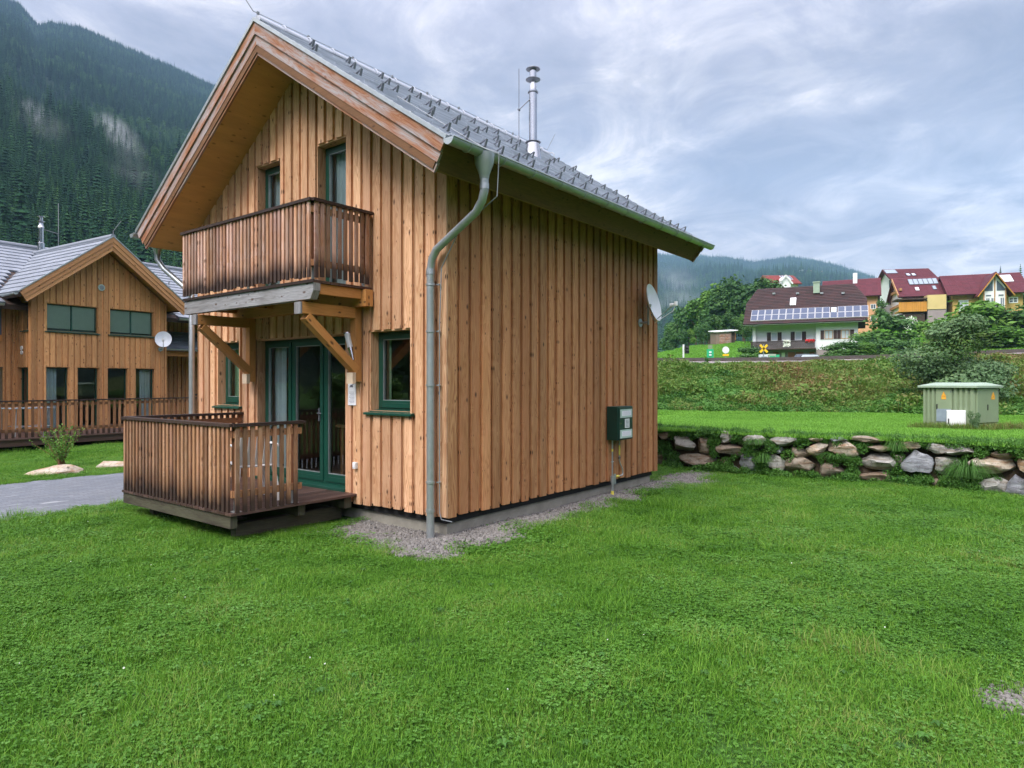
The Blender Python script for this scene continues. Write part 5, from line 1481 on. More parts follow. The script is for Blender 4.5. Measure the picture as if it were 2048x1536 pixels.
def trunk_mesh(h, r0, lean=0., limbs=5, seed=0):
    q = random.Random(seed); m_ = MB()
    pts_ = [(lean * h * k * k * .1, .05 * math.sin(k * 3), h * k) for k in span(0, 1, 6)]
    m_.tube(pts_, [r0 * (1 - .75 * k) for k in span(0, 1, 6)], 8)
    for k in range(limbs):
        z = h * q.uniform(.35, .85); a = q.random() * 6.28; ln = h * q.uniform(.18, .34)
        m_.tube([(0, 0, z), (math.cos(a) * ln * .5, math.sin(a) * ln * .5, z + ln * .45), (math.cos(a) * ln, math.sin(a) * ln, z + ln)], [r0 * .4, r0 * .25, r0 * .1], 6)
    o_ = m_.build('trunk', 'bark', smooth=True); me = o_.data; bpy.data.objects.remove(o_); return me
spr = [conifer_mesh(s_, 18 + s_ % 3, 3.0 + .3 * (s_ % 2), 17, 11) for s_ in range(5)]
fobj = [bpy.data.objects.new('forest_a_spruce', me) for me in spr] + [bpy.data.objects.new('forest_b_broadleaf', ball_mesh(200 + s_, 13, 4.6, 330, .75)) for s_ in range(3)]
fc = hidden_coll('forest_trees', fobj)
pts = []; rots = []; scl = []; vi = []
def mt_solve(phi, r):
    e, Rr = ridge(phi); k = math.tan(phi) * FPX + CXP if abs(phi) < 1.4 else -5000 * (1 if phi < 0 else -1)
    w_ = min(1, max(0, (k - 1000) / 250.)) if abs(phi) < 1.4 else (0 if phi < 0 else .4)
    r0 = 105 * (1 - w_) + 420 * w_; return (r - r0) / (Rr - r0), r0, Rr
def add_forest(n, p0, p1, rmin, rmax, hs, vis=True, pw=1.0):
    for _ in range(n):
        phi = g.uniform(p0, p1); r = math.sqrt(rmin ** 2 + (rmax ** 2 - rmin ** 2) * g.random() ** pw)
        t, r0, Rr = mt_solve(phi, r)
        if t < .015 or t > 1.01: continue
        P = mount(phi, t)
        lo = fbm(P.x / 120 + 7, P.y / 120, P.z / 90, 3)
        k = 5 + g.randrange(3) if (lo > .30 and g.random() < .75) or g.random() < .07 else g.randrange(5)
        s_ = hs * g.uniform(.55, 1.0) * (1.55 if g.random() < .12 else 1.15); pts.append((P.x, P.y, P.z - 1)); rots.append((g.gauss(0, .03), g.gauss(0, .03), g.random() * 6.28)); scl.append((s_, s_, s_ * g.uniform(.9, 1.2))); vi.append(k)
add_forest(26000, -.72, -.30, 125, 1505, .72, pw=.78)
add_forest(6500, -.68, -.34, 115, 460, .50)
add_forest(3000, -.30, .12, 135, 1505, 1.25)
add_forest(30000, .10, .62, 440, 2905, 1.1, pw=.9)
add_forest(2600, .62, .95, 440, 1500, 1.6)
add_forest(9000, -1.9, -.72, 110, 900, 1.2)
add_forest(3500, -3.1, -1.9, 110, 700, 1.3)
# crest lines
for (p0, p1, n, hs) in ((-.66, -.40, 1900, .72), (.18, .58, 1900, .95)):
    for _ in range(n):
        phi = g.uniform(p0, p1); P = mount(phi, g.uniform(.975, 1.003)); s_ = hs * g.uniform(.6, 1.3)
        pts.append((P.x, P.y, P.z - 1)); rots.append((0, 0, g.random() * 6.28)); scl.append((s_, s_, s_ * 1.15)); vi.append(g.randrange(5))
o = scatter('forest', pts, None, rots, scl, vi, fc); o['label'] = 'dense spruce forest covering the mountain slopes'

def copy_tree(o, parent=None):
    c = o.copy(); COL.objects.link(c); c.parent = parent
    for ch in [q for q in bpy.data.objects if q.parent == o]: copy_tree(ch, c)
    return c
def make_tree(name, crown, trunk, label, cat, loc, s_=1.0, rz=0, group=None, sz=None):
    t_ = thing(name, label, cat, loc, rz, group)
    for nm, me in (('trunk', trunk), ('crown', crown)):
        if me is None: continue
        q = bpy.data.objects.new(nm, me); COL.objects.link(q); q.parent = t_
    t_.scale = (s_, s_, sz if sz else s_); return t_
# spruces one can tell apart at the foot of the slope, behind the neighbour's roofs
sprn = [conifer_mesh(300 + s_, 18, 3.1, 24, 15, gap=.08) for s_ in range(4)]; str_ = trunk_mesh(16, .22, 0, 0)
q = random.Random(21)
for i in range(64):
    k = -60 + 520 * ((i * .618) % 1.0); yv = 78 + 60 * q.random(); x = (k - CXP) / FPX * yv
    phi = math.atan2(x, yv); t, r0, Rr = mt_solve(phi, math.hypot(x, yv)); z = mount(phi, t).z if t > 0 else -.2
    s_ = q.uniform(.34, .62)
    make_tree('spruce_tree', sprn[i % 4], str_, 'tall dark spruce in the row at the mountain foot behind the neighbouring chalet', 'spruce tree', (x, yv, z - .2), s_, q.random() * 6, 'spruces at the foot of the mountain')
bare = [ball_mesh(331, 8, 2.3, 260, .18, 'leaf_dark', .2)]
p = Wp(18, 445, 60); make_tree('bare_tree', bare[0], trunk_mesh(8, .12, .3, 14, 5), 'thin grey half-bare tree at the forest edge above the left roof', 'tree', (p.x, p.y, 1.2), 1.1)

# wooded knoll between the meadow and the far mountain
bl = [ball_mesh(400 + s_, 13, 4.6, 2600, .42, ['leaf_dark', 'leaf_dark', 'leaf_mid'][s_]) for s_ in range(3)]; bt = trunk_mesh(9, .3, .2, 6, 3)
ORD = ['first', 'second', 'third', 'fourth', 'fifth', 'sixth', 'seventh', 'eighth', 'ninth', 'tenth', 'eleventh', 'twelfth', 'thirteenth', 'fourteenth', 'fifteenth', 'sixteenth', 'seventeenth', 'eighteenth', 'nineteenth', 'twentieth', 'twenty-first', 'twenty-second', 'twenty-third', 'twenty-fourth', 'twenty-fifth']
q = random.Random(33)
KN = [(1338, 655, 150, 1), (1352, 640, 152, 0), (1366, 628, 146, 0), (1378, 612, 144, 1), (1392, 600, 140, 0), (1404, 590, 136, 2), (1418, 563, 134, 2), (1433, 582, 130, 1), (1450, 570, 132, 0), (1470, 553, 130, 1), (1488, 566, 128, 0),
      (1508, 560, 126, 0), (1530, 553, 124, 0), (1548, 566, 124, 0), (1384, 655, 128, 2), (1400, 650, 124, 1), (1418, 630, 122, 0), (1440, 632, 122, 1), (1462, 622, 121, 0), (1486, 620, 120, 2), (1500, 640, 118, 1), (1410, 672, 116, 1), (1366, 672, 126, 0), (1346, 688, 130, 1), (1490, 665, 108, 0)]
KB = sorted([k_ for k_ in KN if k_[1] < 612], key=lambda k_: k_[0]); KF = sorted([k_ for k_ in KN if k_[1] >= 612], key=lambda k_: k_[0])
for i, (px, ptop, yv, kd) in enumerate(KN):
    me_ = KN[i]; lab_ = ('tall tree on the crest of the wooded knoll, %s crest tree from the left' % ORD[KB.index(me_)]) if me_ in KB else ('lower tree on the wooded knoll flank, %s flank tree from the left' % ORD[KF.index(me_)])
    x = (px - CXP) / FPX * yv; z = hillz(px, yv); top = CAMH + (HZ - ptop) / FPX * yv; hgt = max(4, top - z); s_ = hgt / 13
    make_tree('broadleaf_tree', bl[kd], bt, lab_, 'tree', (x, yv, z), min(s_, 1.25) * q.uniform(.9, 1.1), q.random() * 6, 'trees on the wooded knoll', s_)
# bushes and small trees round the houses
bush = [ball_mesh(500 + s_, 4, 2.6, 2600, .17, ['leaf_mid', 'leaf_dark', 'leaf_yellow', 'leaf_willow'][s_], -.05) for s_ in range(4)]; bst = trunk_mesh(2.6, .07, .2, 8, 8)
def bush_at(name, kd, label, px, ptop, pbot, yv, wpx, cat='bush', group=None):
    x = (px - CXP) / FPX * yv; z = CAMH - (pbot - HZ) / FPX * yv; hgt = (pbot - ptop) / FPX * yv; wr_ = wpx / FPX * yv / 3.6
    return make_tree(name, bush[kd], bst, label, cat, (x, yv, z), wr_, px * .7, group, hgt / 4)
HB = 'hedge of leafy shrubs along the railway'
for i, (px, pt, wp) in enumerate(((1662, 688, 50), (1694, 682, 54), (1728, 684, 52), (1762, 680, 50), (1796, 684, 54), (1828, 688, 50), (1858, 686, 56))):
    bush_at('hedge_shrub', (1, 1, 0, 1, 1, 0, 1)[i], 'leafy shrub in the row along the railway before the farmhouse, %s from the left' % ORD[i], px, pt, 722, 62 + i * .6, wp * 1.25, 'shrub', HB)
bush_at('shrub', 1, 'dark shrub at the left corner of the white house beside the yellow crossing sign', 1497, 694, 728, 72, 62, 'shrub')
bush_at('shrub', 2, 'low yellow flowering shrub in front of the dark corner shrub by the railway', 1492, 715, 730, 66, 40, 'shrub')
GT = 'fruit trees and bushes below the red-roofed houses'
for (px, pt, pb, yv, wp, kd, lab) in ((1800, 628, 712, 84, 120, 1, 'round dark fruit tree right of the white house below the wooden balcony'),
                                      (1745, 660, 714, 88, 70, 0, 'small bush between the white house and the round fruit tree'),
                                      (1850, 640, 700, 92, 80, 0, 'bush below the pale yellow wall'),
                                      (1905, 632, 712, 78, 130, 0, 'broad light-green tree below the white gable, left one'),
                                      (1968, 600, 716, 74, 190, 0, 'largest light-green tree in front of the white-gabled house'),
                                      (2040, 618, 712, 72, 120, 2, 'yellowish green tree at the right edge below the red roofs'),
                                      (1935, 660, 716, 66, 140, 2, 'yellow-flecked bush in front of the largest light-green tree'),
                                      (2005, 655, 716, 64, 150, 0, 'leafy bush above the railway right of the willow'),
                                      (1765, 600, 640, 108, 30, 1, 'small dark bush beside the orange house'),
                                      (2095, 610, 716, 70, 140, 1, 'dark bush just past the right edge above the railway')):
    bush_at('fruit_tree', kd, lab, px, pt, pb, yv, wp, 'tree', GT)
bush_at('flowering_bush', 0, 'white-flowering bush under the wooden balcony on the hillside', 1820, 632, 656, 98, 26, 'bush')
V = []; F = []; RR = []
for i in range(130):
    p = Wp(1820 + g.gauss(0, 6), 645 + g.gauss(0, 6), 96.5); leaf_disc(V, F, RR, tuple(p), .13, (g.gauss(0, .3), -1, g.gauss(0, .4)), .5)
fb = bpy.data.objects[[o_.name for o_ in bpy.data.objects if o_.name.startswith('flowering_bush')][0]]
b_ = mesh_obj('blossom', [tuple(Vector(v_) - fb.location) for v_ in V], F, 'white_petal', smooth=False, rnd=RR); b_.parent = fb; b_.scale = (1 / fb.scale[0], 1 / fb.scale[1], 1 / fb.scale[2])
b_.rotation_euler.z = -fb.rotation_euler.z
# willow behind the cabinet, on the bank
wil = ball_mesh(610, 3.2, 2.4, 12000, .075, 'leaf_willow', -.1); wil2 = ball_mesh(611, 3.2, 2.1, 2600, .06, 'leaf_yellow', .05)
t_ = make_tree('willow_bush', wil, trunk_mesh(2.2, .06, .3, 14, 9), 'big rounded grey-green willow bush with yellow leaves behind the cabinet', 'bush', (Wp(1920, 760, 27).x, 27.2, .9), 1.0, .4)
q3 = bpy.data.objects.new('crown', wil); COL.objects.link(q3); q3.parent = t_; q3.rotation_euler.z = 2.1; q3.scale = (.95, .95, .85); q3.location.z = .75
qq = bpy.data.objects.new('yellow_leaves', wil2.copy()); COL.objects.link(qq); qq.parent = t_
t_.scale = (1.0, 1.0, 1.02)
t_.location.z = .95
for i, (px, pt, pb, yv, wp, kd) in enumerate(((1415, 715, 735, 37.5, 16, 1), (1948, 818, 862, 19.6, 18, 3))):
    bush_at('wild_shrub', kd, ('dark scrubby shoot at the top of the railway bank', 'wild leafy shoot growing at the near corner of the transformer kiosk')[i], px, pt, pb, (37.5, 16.35)[i], wp, 'shrub')
# young shrub by the path
yb = thing('young_shrub', 'thin young shrub with reddish stems on the lawn behind the long boulder', 'shrub', (-9.25, 13.9, 0))
mb = MB(); V = []; F = []; RR = []; q = random.Random(3)
for i in range(26):
    a = q.random() * 6.28; sp = q.uniform(.1, .55); h = q.uniform(.45, 1.0) * (1 - .3 * sp); P0 = Vector((0, 0, 0)); pp = [(q.gauss(0, .05), q.gauss(0, .05), 0)]
    for k in range(1, 5): f_ = k / 4; pp.append((math.cos(a) * sp * f_ ** 1.3 + q.gauss(0, .012), math.sin(a) * sp * f_ ** 1.3 + q.gauss(0, .012), h * f_))
    mb.tube(pp, [.008, .007, .005, .004, .002], 5)
    for k in range(46):
        f_ = q.uniform(.35, 1.02); c = (math.cos(a) * sp * f_ ** 1.3 + q.gauss(0, .025), math.sin(a) * sp * f_ ** 1.3 + q.gauss(0, .025), h * f_ + q.gauss(0, .02))
        leaf_disc(V, F, RR, c, q.uniform(.012, .022), (q.gauss(0, 1), q.gauss(0, 1), q.gauss(0, 1) + .3), q.random(), 4)
mb.build('stems', 'twig', yb); mesh_obj('leaves', V, F, 'leaf_mid', yb, False, RR)
# hedge and thicket out of frame on the left: what the front windows mirror
q = random.Random(55)
for i in range(16):
    x = -26 - 2.5 * q.random(); y = -14 + 2.6 * i
    make_tree('hedge_shrub', bush[q.randrange(2)], bst, 'leafy shrub in the hedge beyond the paved path, left of the view', 'shrub', (x, y, -.05), q.uniform(.7, .9), q.random() * 6, 'hedge beyond the paved path', q.uniform(.45, .6))
for i in range(10):
    make_tree('broadleaf_tree', bl[q.randrange(3)], bt, 'broadleaf tree behind the hedge, left of the view', 'tree', (-40 - 8 * q.random(), -22 + 6.5 * i, -.1), q.uniform(.8, 1.1), q.random() * 6, 'trees behind the left hedge')
# lone conifers by the far right roofs
for (px, pt, pb, yv) in ((2001, 532, 552, 150), (2041, 530, 600, 150)):
    x = (px - CXP) / FPX * yv; z = CAMH - (pb - HZ) / FPX * yv; hh = (pb - pt) / FPX * yv
    make_tree('spruce_tree', sprn[0], str_, 'lone spruce top behind the far right roof' if px < 2020 else 'lone spruce at the right edge beside the last red roof', 'spruce tree', (x, yv, z - 3), (hh + 3) / 18, px)


# ------------------------------------------------------------------ neighbouring chalet
nb = thing('wooden_chalet', 'neighbouring larch chalet with cross gable, four tall windows and grey tiled roofs', 'house', (N0.x, N0.y, 0), ROTN)
GW, NRZ, NSL, NOV = 4.0, 6.2, .775, .5
def nroof(p): return NRZ - NSL * abs(p - 2.0)
soffn = lambda p: nroof(p) - .33
NF = (1, 0, 0); NNn = (0, -1, 0)
ops = [(.40, 1.82, 3.25, 4.07), (2.17, 3.57, 3.25, 4.07), (.38, 1.01, .35, 2.21), (1.23, 1.86, .35, 2.21), (2.10, 2.74, .35, 2.21), (2.97, 3.61, .35, 2.21)]
mb = MB(); cladding(mb, (0, 0, 0), NF, NNn, GW, .30, soffn, ops, pitch=.165, cw=.118, rec=.02, seed=31)
mb.build('gable_wall', 'neigh', nb)
mb = MB(); cladding(mb, (0, 1.0, 0), (0, -1, 0), (-1, 0, 0), 1.0, .30, lambda s_: 4.35, [(.45, .80, 3.25, 4.1), (.1, .8, .35, 2.2)], pitch=.165, cw=.118, seed=33); mb.build('side_wall', 'neigh', nb); mb = MB()
cladding(mb, (4.0, 0, 0), (0, 1, 0), (1, 0, 0), 2.6, .30, lambda s_: 4.35, [], pitch=.165, cw=.118, seed=34); mb.build('side_wall', 'neigh', nb)
mb = MB(); cladding(mb, (-6.5, 1.0, 0), NF, NNn, 6.5, .30, lambda s_: 3.95, [(5.5, 6.2, .35, 2.2), (3.2, 5.0, .35, 2.2)], pitch=.165, cw=.118, seed=35); mb.build('main_wall', 'neigh', nb); mb = MB()
cladding(mb, (4.0, 2.6, 0), NF, NNn, 4.5, .30, lambda s_: 4.1, [], pitch=.165, cw=.118, seed=36)
cladding(mb, (8.5, 2.6, 0), (0, 1, 0), (1, 0, 0), 6.0, .30, lambda s_: 4.2 + .5 * min(s_, 6 - s_), [], pitch=.165, cw=.118, seed=37); mb.build('main_wall', 'neigh', nb)
for (x0, x1, z0, z1) in ops[:2]:
    make_window(nb, (0, 0, 0), NF, NNn, x0, x1, z0, z1, rec=.10, sill=True, divs=(.5,), jamb='neigh', fw=.03, sw=0, blind=True)
for i, (x0, x1, z0, z1) in enumerate(ops[2:]):
    make_window(nb, (0, 0, 0), NF, NNn, x0, x1, z0, z1, name='tall_window', rec=.12, sill=False, jamb='neigh', fw=.035, sw=0, curt=([(x0 + .03, x0 + .38)] if i == 0 else ([(x0 + .25, x1 - .03)] if i == 3 else None)))
make_window(nb, (0, 1.0, 0), (0, -1, 0), (-1, 0, 0), .45, .80, 3.25, 4.1, rec=.12, sill=True, jamb='neigh', fw=.04, sw=0)
make_window(nb, (0, 1.0, 0), (0, -1, 0), (-1, 0, 0), .1, .8, .35, 2.2, rec=.12, sill=False, jamb='neigh', fw=.04, sw=0, divs=(.5,))
mb = MB()
for z0, z1 in ((.33, 2.7), (2.9, 4.25)):
    mb.face([(.1, .35, z0), (3.9, .35, z0), (3.9, 4.5, z0), (.1, 4.5, z0)], mi=1); mb.face([(.1, 4.5, z0), (3.9, 4.5, z0), (3.9, 4.5, z1), (.1, 4.5, z1)]); mb.face([(.1, .35, z1), (3.9, .35, z1), (3.9, 4.5, z1), (.1, 4.5, z1)])
    mb.face([(3.9, .35, z0), (3.9, 4.5, z0), (3.9, 4.5, z1), (3.9, .35, z1)]); mb.face([(.1, 1.1, z0), (.1, 4.5, z0), (.1, 4.5, z1), (.1, 1.1, z1)])
mb.build('room', ['room', 'floor_in'], nb)
mb = MB(); mb.box((-6.4, 1.1, -.3), (8.4, 8, .29), .5); mb.box((.1, .1, -.3), (3.9, 1.1, .29), .5); mb.build('foundation', 'concrete', nb)
# gable roof
ncn, nsn = math.cos(math.atan(NSL)), math.sin(math.atan(NSL))
def npt(q_, run, d, s_): return ((2.0 + s_ * (run - d * nsn)) if run > 0 else 2.0, q_, (NRZ - NSL * run - d * ncn) if run > 0 else NRZ - d / ncn)
def nslab(mb, q0, q1, d0, d1, run=2.5, r=.3, both=True, mi=0):
    for s_ in (-1, 1):
        a = [npt(q0, 0, d1, s_), npt(q1, 0, d1, s_), npt(q1, run, d1, s_), npt(q0, run, d1, s_), npt(q0, 0, d0, s_), npt(q1, 0, d0, s_), npt(q1, run, d0, s_), npt(q0, run, d0, s_)]
        mb.hexa(a, r, 0, mi=mi)
nro = MB(); nslab(nro, -NOV + .02, 5.0, .05, .16); nroo = nro.build('gable_roof', 'darkbrown', nb)
mb = MB(); nslab(mb, -NOV + .03, 2.8, .17, .19, run=2.42); mb.build('soffit', 'soffit', nroo)
for (d0, d1, off) in ((.0, .12, .04), (.1205, .225, .02), (.2255, .33, 0)):
    for s_ in (-1, 1):
        mb = MB(); q0 = -NOV - off; a = [npt(q0, 0, d1, s_), npt(q0, 2.5, d1, s_), npt(q0 + .03, 2.5, d1, s_), npt(q0 + .03, 0, d1, s_), npt(q0, 0, d0, s_), npt(q0, 2.5, d0, s_), npt(q0 + .03, 2.5, d0, s_), npt(q0 + .03, 0, d0, s_)]
        mb.hexa(a, rng.random(), 0); mb.build('bargeboard', 'barge_new', nroo)
def tiles_on(mb, P0, eu, ev, en, L, slen, expo, wt, clip=None):
    """P0: lower corner, eu along the eave, ev up the slope, en outward normal"""
    P0 = Vector(P0); eu = Vector(eu); ev = Vector(ev); en = Vector(en); k = 0; a = 0.0
    while a < slen - .02:
        b = min(slen, a + expo + .02); u = -(wt / 2 if k % 2 else 0)
        while u < L:
            ua, ub = max(0, u), min(L, u + wt - .008)
            if ub - ua > .02 and (clip is None or clip((P0 + eu * (ua + ub) / 2 + ev * a))):
                q_ = [P0 + eu * x + ev * y + en * h for (x, y, h) in ((ua, a, -.03), (ub, a, -.03), (ub, b, -.03), (ua, b, -.03), (ua, a, .028), (ub, a, .028), (ub, b, .004), (ua, b, .004))]
                mb.hexa(q_)
            u += wt
        a += expo; k += 1
mb = MB()
ln_ = 2.5 / ncn
for s_ in (-1, 1):
    tiles_on(mb, (2.0 + s_ * 2.5, -NOV - .02 if s_ < 0 else -NOV - .02, NRZ - NSL * 2.5), (0, 1, 0), (-s_ * ncn, 0, nsn), (s_ * nsn, 0, ncn), 5.4, ln_, .30, .30)
mb.tube([(2.0, -NOV - .03, NRZ + .02), (2.0, 5.0, NRZ + .02)], .075, 10)
mb.build('roof_tiles', 'slate_n', nroo)
mb = MB(); nslab(mb, -NOV - .055, -NOV + .0, -.035, -.002, run=2.52); mb.build('verge_flashing', 'zinc', nroo)
# main roof: ridge parallel to the front
MRZ, MQ, MEQ, MEZ = 6.45, 5.0, .35, 4.0
msl = math.atan((MRZ - MEZ) / (MQ - MEQ)); mc, ms = math.cos(msl), math.sin(msl); ml = (MQ - MEQ) / mc
mr = MB(); mr.hexa([(-7.2, MEQ, MEZ - .18), (9.2, MEQ, MEZ - .18), (9.2, MQ, MRZ - .18), (-7.2, MQ, MRZ - .18), (-7.2, MEQ, MEZ - .04), (9.2, MEQ, MEZ - .04), (9.2, MQ, MRZ - .04), (-7.2, MQ, MRZ - .04)], .3)
mr.hexa([(-7.2, MQ, MRZ - .18), (9.2, MQ, MRZ - .18), (9.2, 9.6, MEZ - .18), (-7.2, 9.6, MEZ - .18), (-7.2, MQ, MRZ), (9.2, MQ, MRZ), (9.2, 9.6, MEZ), (-7.2, 9.6, MEZ)], .3)
# cut-out: the main roof only exists outside the gable body
mro = mr.build('main_roof', 'darkbrown', nb)
mb = MB()
def outside_gable(P): return nroof(P.x) < P.z + .02 or abs(P.x - 2) > 2.5
tiles_on(mb, (-7.2, MEQ, MEZ), (1, 0, 0), (0, mc, ms), (0, -ms, mc), 16.4, ml, .30, .32, outside_gable)
mb.tube([(-7.2, MQ, MRZ + .03), (9.2, MQ, MRZ + .03)], .085, 10); mb.build('roof_tiles', 'slate_n', mro)
mb = MB()
for i in range(30):
    x = -7 + i * .55
    if -.4 < x < 4.4: continue
    for k in (1.0, 3.2): mb.beam((x + k * .1, MEQ + k * mc, MEZ + k * ms + .03), (x + k * .1, MEQ + k * mc - .04, MEZ + k * ms + .15), .03, .02)
mb.build('snow_guards', 'darksteel', mro)
def half_gutter(mb, a, b, rad):
    a, b = Vector(a), Vector(b); d = (b - a).normalized(); sd = d.cross(Vector((0, 0, 1))).normalized(); n_ = 8
    r0 = [a + sd * math.cos(t) * rad + Vector((0, 0, math.sin(t) * rad)) for t in span(math.pi, 2 * math.pi, n_)]; r1 = [p + (b - a) for p in r0]
    for i in range(n_ - 1): mb.face([r0[i], r0[i + 1], r1[i + 1], r1[i]], r=.5)
    mb.face(r0, r=.5); mb.face(r1, r=.5)
mb = MB(); half_gutter(mb, (-7.2, MEQ - .07, MEZ - .04), (-.56, MEQ - .07, MEZ - .04), .07); half_gutter(mb, (4.6, MEQ - .07, MEZ - .04), (9.2, MEQ - .07, MEZ - .04), .07)
half_gutter(mb, (-.57, -NOV, MEZ + .22), (-.57, MEQ, MEZ + .22), .06); mb.build('gutter', 'zinc', mro, smooth=True)
# lower porch roof on the right
mb = MB(); tiles_on(mb, (4.05, .9, 2.95), (1, 0, 0), (0, math.cos(.45), math.sin(.45)), (0, -math.sin(.45), math.cos(.45)), 5.0, 1.6, .30, .32)
mb.hexa([(4.05, .9, 2.86), (9.0, .9, 2.86), (9.0, 2.4, 3.55), (4.05, 2.4, 3.55), (4.05, .9, 2.93), (9.0, .9, 2.93), (9.0, 2.4, 3.62), (4.05, 2.4, 3.62)], .5)
po = mb.build('porch_roof', 'slate_n', nb)
mb = MB(); half_gutter(mb, (4.05, .83, 2.92), (9.0, .83, 2.92), .06); mb.build('gutter', 'zinc', po, smooth=True)
mb = MB(); mb.box((4.1, 1.0, 2.68), (9, 1.12, 2.85), .4, 0); mb.build('porch_beam', 'beam', po)
# left balcony strip; a flat dark panel paints the shade of the recess
mb = MB(); mb.box((-6.4, .93, 2.95), (-.35, 1.0, 3.12), .5, 0); mb.build('trim_board', 'beam', nb)
mb = MB(); mb.box((-6.4, .97, 3.125), (-.35, .995, 3.95), .5, 0); mb.build('recess_shade', 'glass_far', nb)
mb = MB(); mb.tube([(1.91, -.03, 4.68), (1.91, .0, 4.68)], .10, 20); vo = mb.build('vent', 'grey_plate', nb); mb = MB(); mb.tube([(1.91, -.036, 4.68), (1.91, -.031, 4.68)], .07, 16); mb.build('grille', 'wire', vo)
mb = MB(); mb.tube([(-.03, .55, 2.75), (-.0, .55, 2.75)], .06, 12); mb.tube([(-.03, .55, 2.62), (-.0, .55, 2.62)], .06, 12); mb.build('wall_light', 'lampglass', nb)
# its flue and rod
fp = Wp(82, 492, 23.5); L_ = Matrix.Rotation(-ROTN, 3, 'Z') @ Vector((fp.x - N0.x, fp.y - N0.y, fp.z))
mb = MB(); mb.lathe([(.12, -.3), (.11, .1), (.085, .12), (.085, .62), (.11, .64), (.07, .72), (.07, .80)], L_, 18); mb.build('chimney', 'steel', mro, smooth=True)
mb = MB(); mb.lathe([(.05, .80), (.13, .83), (.13, .85), (.06, .86), (.06, .98), (.13, 1.0), (.13, 1.02), (0, 1.04)], L_, 18); mb.build('chimney_cowl', 'steel', mro, smooth=True)
mb = MB(); mb.tube([(L_.x + .55, L_.y, L_.z - .25), (L_.x + .55, L_.y, L_.z + 1.6)], .012, 6); mb.tube([(L_.x, L_.y, L_.z + .6), (L_.x + .55, L_.y, L_.z + .52)], .012, 6)
mb.tube([(2.0, -NOV - .03, NRZ + .06), (2.0, -NOV - .03, NRZ + .18), (2.15, -NOV - .2, NRZ + .5)], .01, 6); mb.build('lightning_rod', 'wire', mro)
# terrace of the neighbour
nd = thing('terrace_deck', 'long dark timber terrace with slatted railing along the neighbouring chalet', 'deck', (N0.x, N0.y, 0), ROTN)
mb = MB(); yq = -2.3
while yq < 1.0: mb.box((-7.0, yq, .30), (8.0, min(yq + .13, .999 if yq < 0 else .99), .33), None, 0); yq += .138
mb.build('boards', 'deckwood', nd)
mb = MB(); mb.box((-7, -2.25, .14), (8, -2.15, .295), .5, 0); mb.build('edge_beam', 'deckwood', nd)
for i in range(8): mb = MB(); mb.box((-6.5 + i * 2, -2.2, -.1), (-6.35 + i * 2, -2.05, .139), .5); mb.build('footing', 'concrete', nd)
mb = MB(); mb.box((-7, -1.7, -.1), (8, -1.65, .29), .5); mb.build('underdeck_shade', 'foil_and_shade', nd)  # black sheet standing in for the shade under the deck
railing(nd, [(8.0, -2.22), (-7.0, -2.22)][::-1], 1.28, .33, .02, .06, .025, 'slat_n', [(-6.0 + i * 1.8, -2.17) for i in range(8)], pitch=.145, stain_h=.3)
# porch seat (lattice) and barbecue on the terrace
def at_n(name, label, cat, p_, q_, z): w_ = NW(p_, q_); return thing(name, label, cat, (w_.x, w_.y, z), ROTN)
be = at_n('garden_bench', 'dark slatted bench in the porch of the neighbouring chalet', 'bench', 5.9, .3, .33)
mb = MB()
for i in range(4): mb.box((-.6, -.22 + i * .11, .42), (.6, -.13 + i * .11, .45), None, 0)
mb.build('seat', 'darkwood', be)
mb = MB()
for i in range(9): mb.box((-.58 + i * .14, .24, .48), (-.53 + i * .14, .27, .95), None, 2)
mb.box((-.6, .235, .95), (.6, .275, 1.02), None, 0); mb.build('backrest', 'darkwood', be)
for sx in (-1, 1):
    for sy in (-.18, .2): mb = MB(); mb.box((.52 * sx - .03, sy - .03, 0), (.52 * sx + .03, sy + .03, .42), None, 2); mb.build('leg', 'darkwood', be)
gr = at_n('patio_table', 'blue-grey folding table with metal legs behind the far left railing', 'table', -.55, -1.2, .33)
mb = MB(); mb.box((-.5, -.35, .72), (.5, .35, .75), .5); mb.build('tabletop', 'pvdark', gr, bevel=.005)
for sx in (-1, 1):
    for sy in (-1, 1): mb = MB(); mb.tube([(.42 * sx, .28 * sy, 0), (.38 * sx, .25 * sy, .72)], .014, 8); mb.build('leg', 'zinc_pipe', gr)
mb = MB(); mb.tube([(-.42, -.28, .25), (.42, -.28, .25)], .01, 6); mb.tube([(-.42, .28, .25), (.42, .28, .25)], .01, 6); mb.build('stretcher', 'zinc_pipe', gr)
w_ = NW(3.78, 0)
sat_dish('satellite_dish', 'round white satellite dish on the right corner of the neighbouring gable', (w_.x, w_.y, 2.85), (.42, -.86, .28), .25, (-DQ.x, -DQ.y, 0))
for i, (p_, z_, h_) in enumerate(((4.75, 1.72, .30), (5.1, 1.50, .55))):
    nt = at_n('notice', ('white notice with dark logo on the neighbour porch wall, left of the two', 'taller blank white notice on the neighbour porch wall, right of the two')[i], 'notice', p_, 2.59, z_)
    mb = MB(); mb.box((-.12, -.008, 0), (.14, 0, h_), .5); mb.build('sheet', 'paper', nt)
    if i == 0: mb = MB(); mb.face([(-.05, -.0095, .24), (.08, -.0095, .23), (.09, -.0095, .26), (-.04, -.0095, .27)], r=.5); mb.build('print', 'ink', nt)


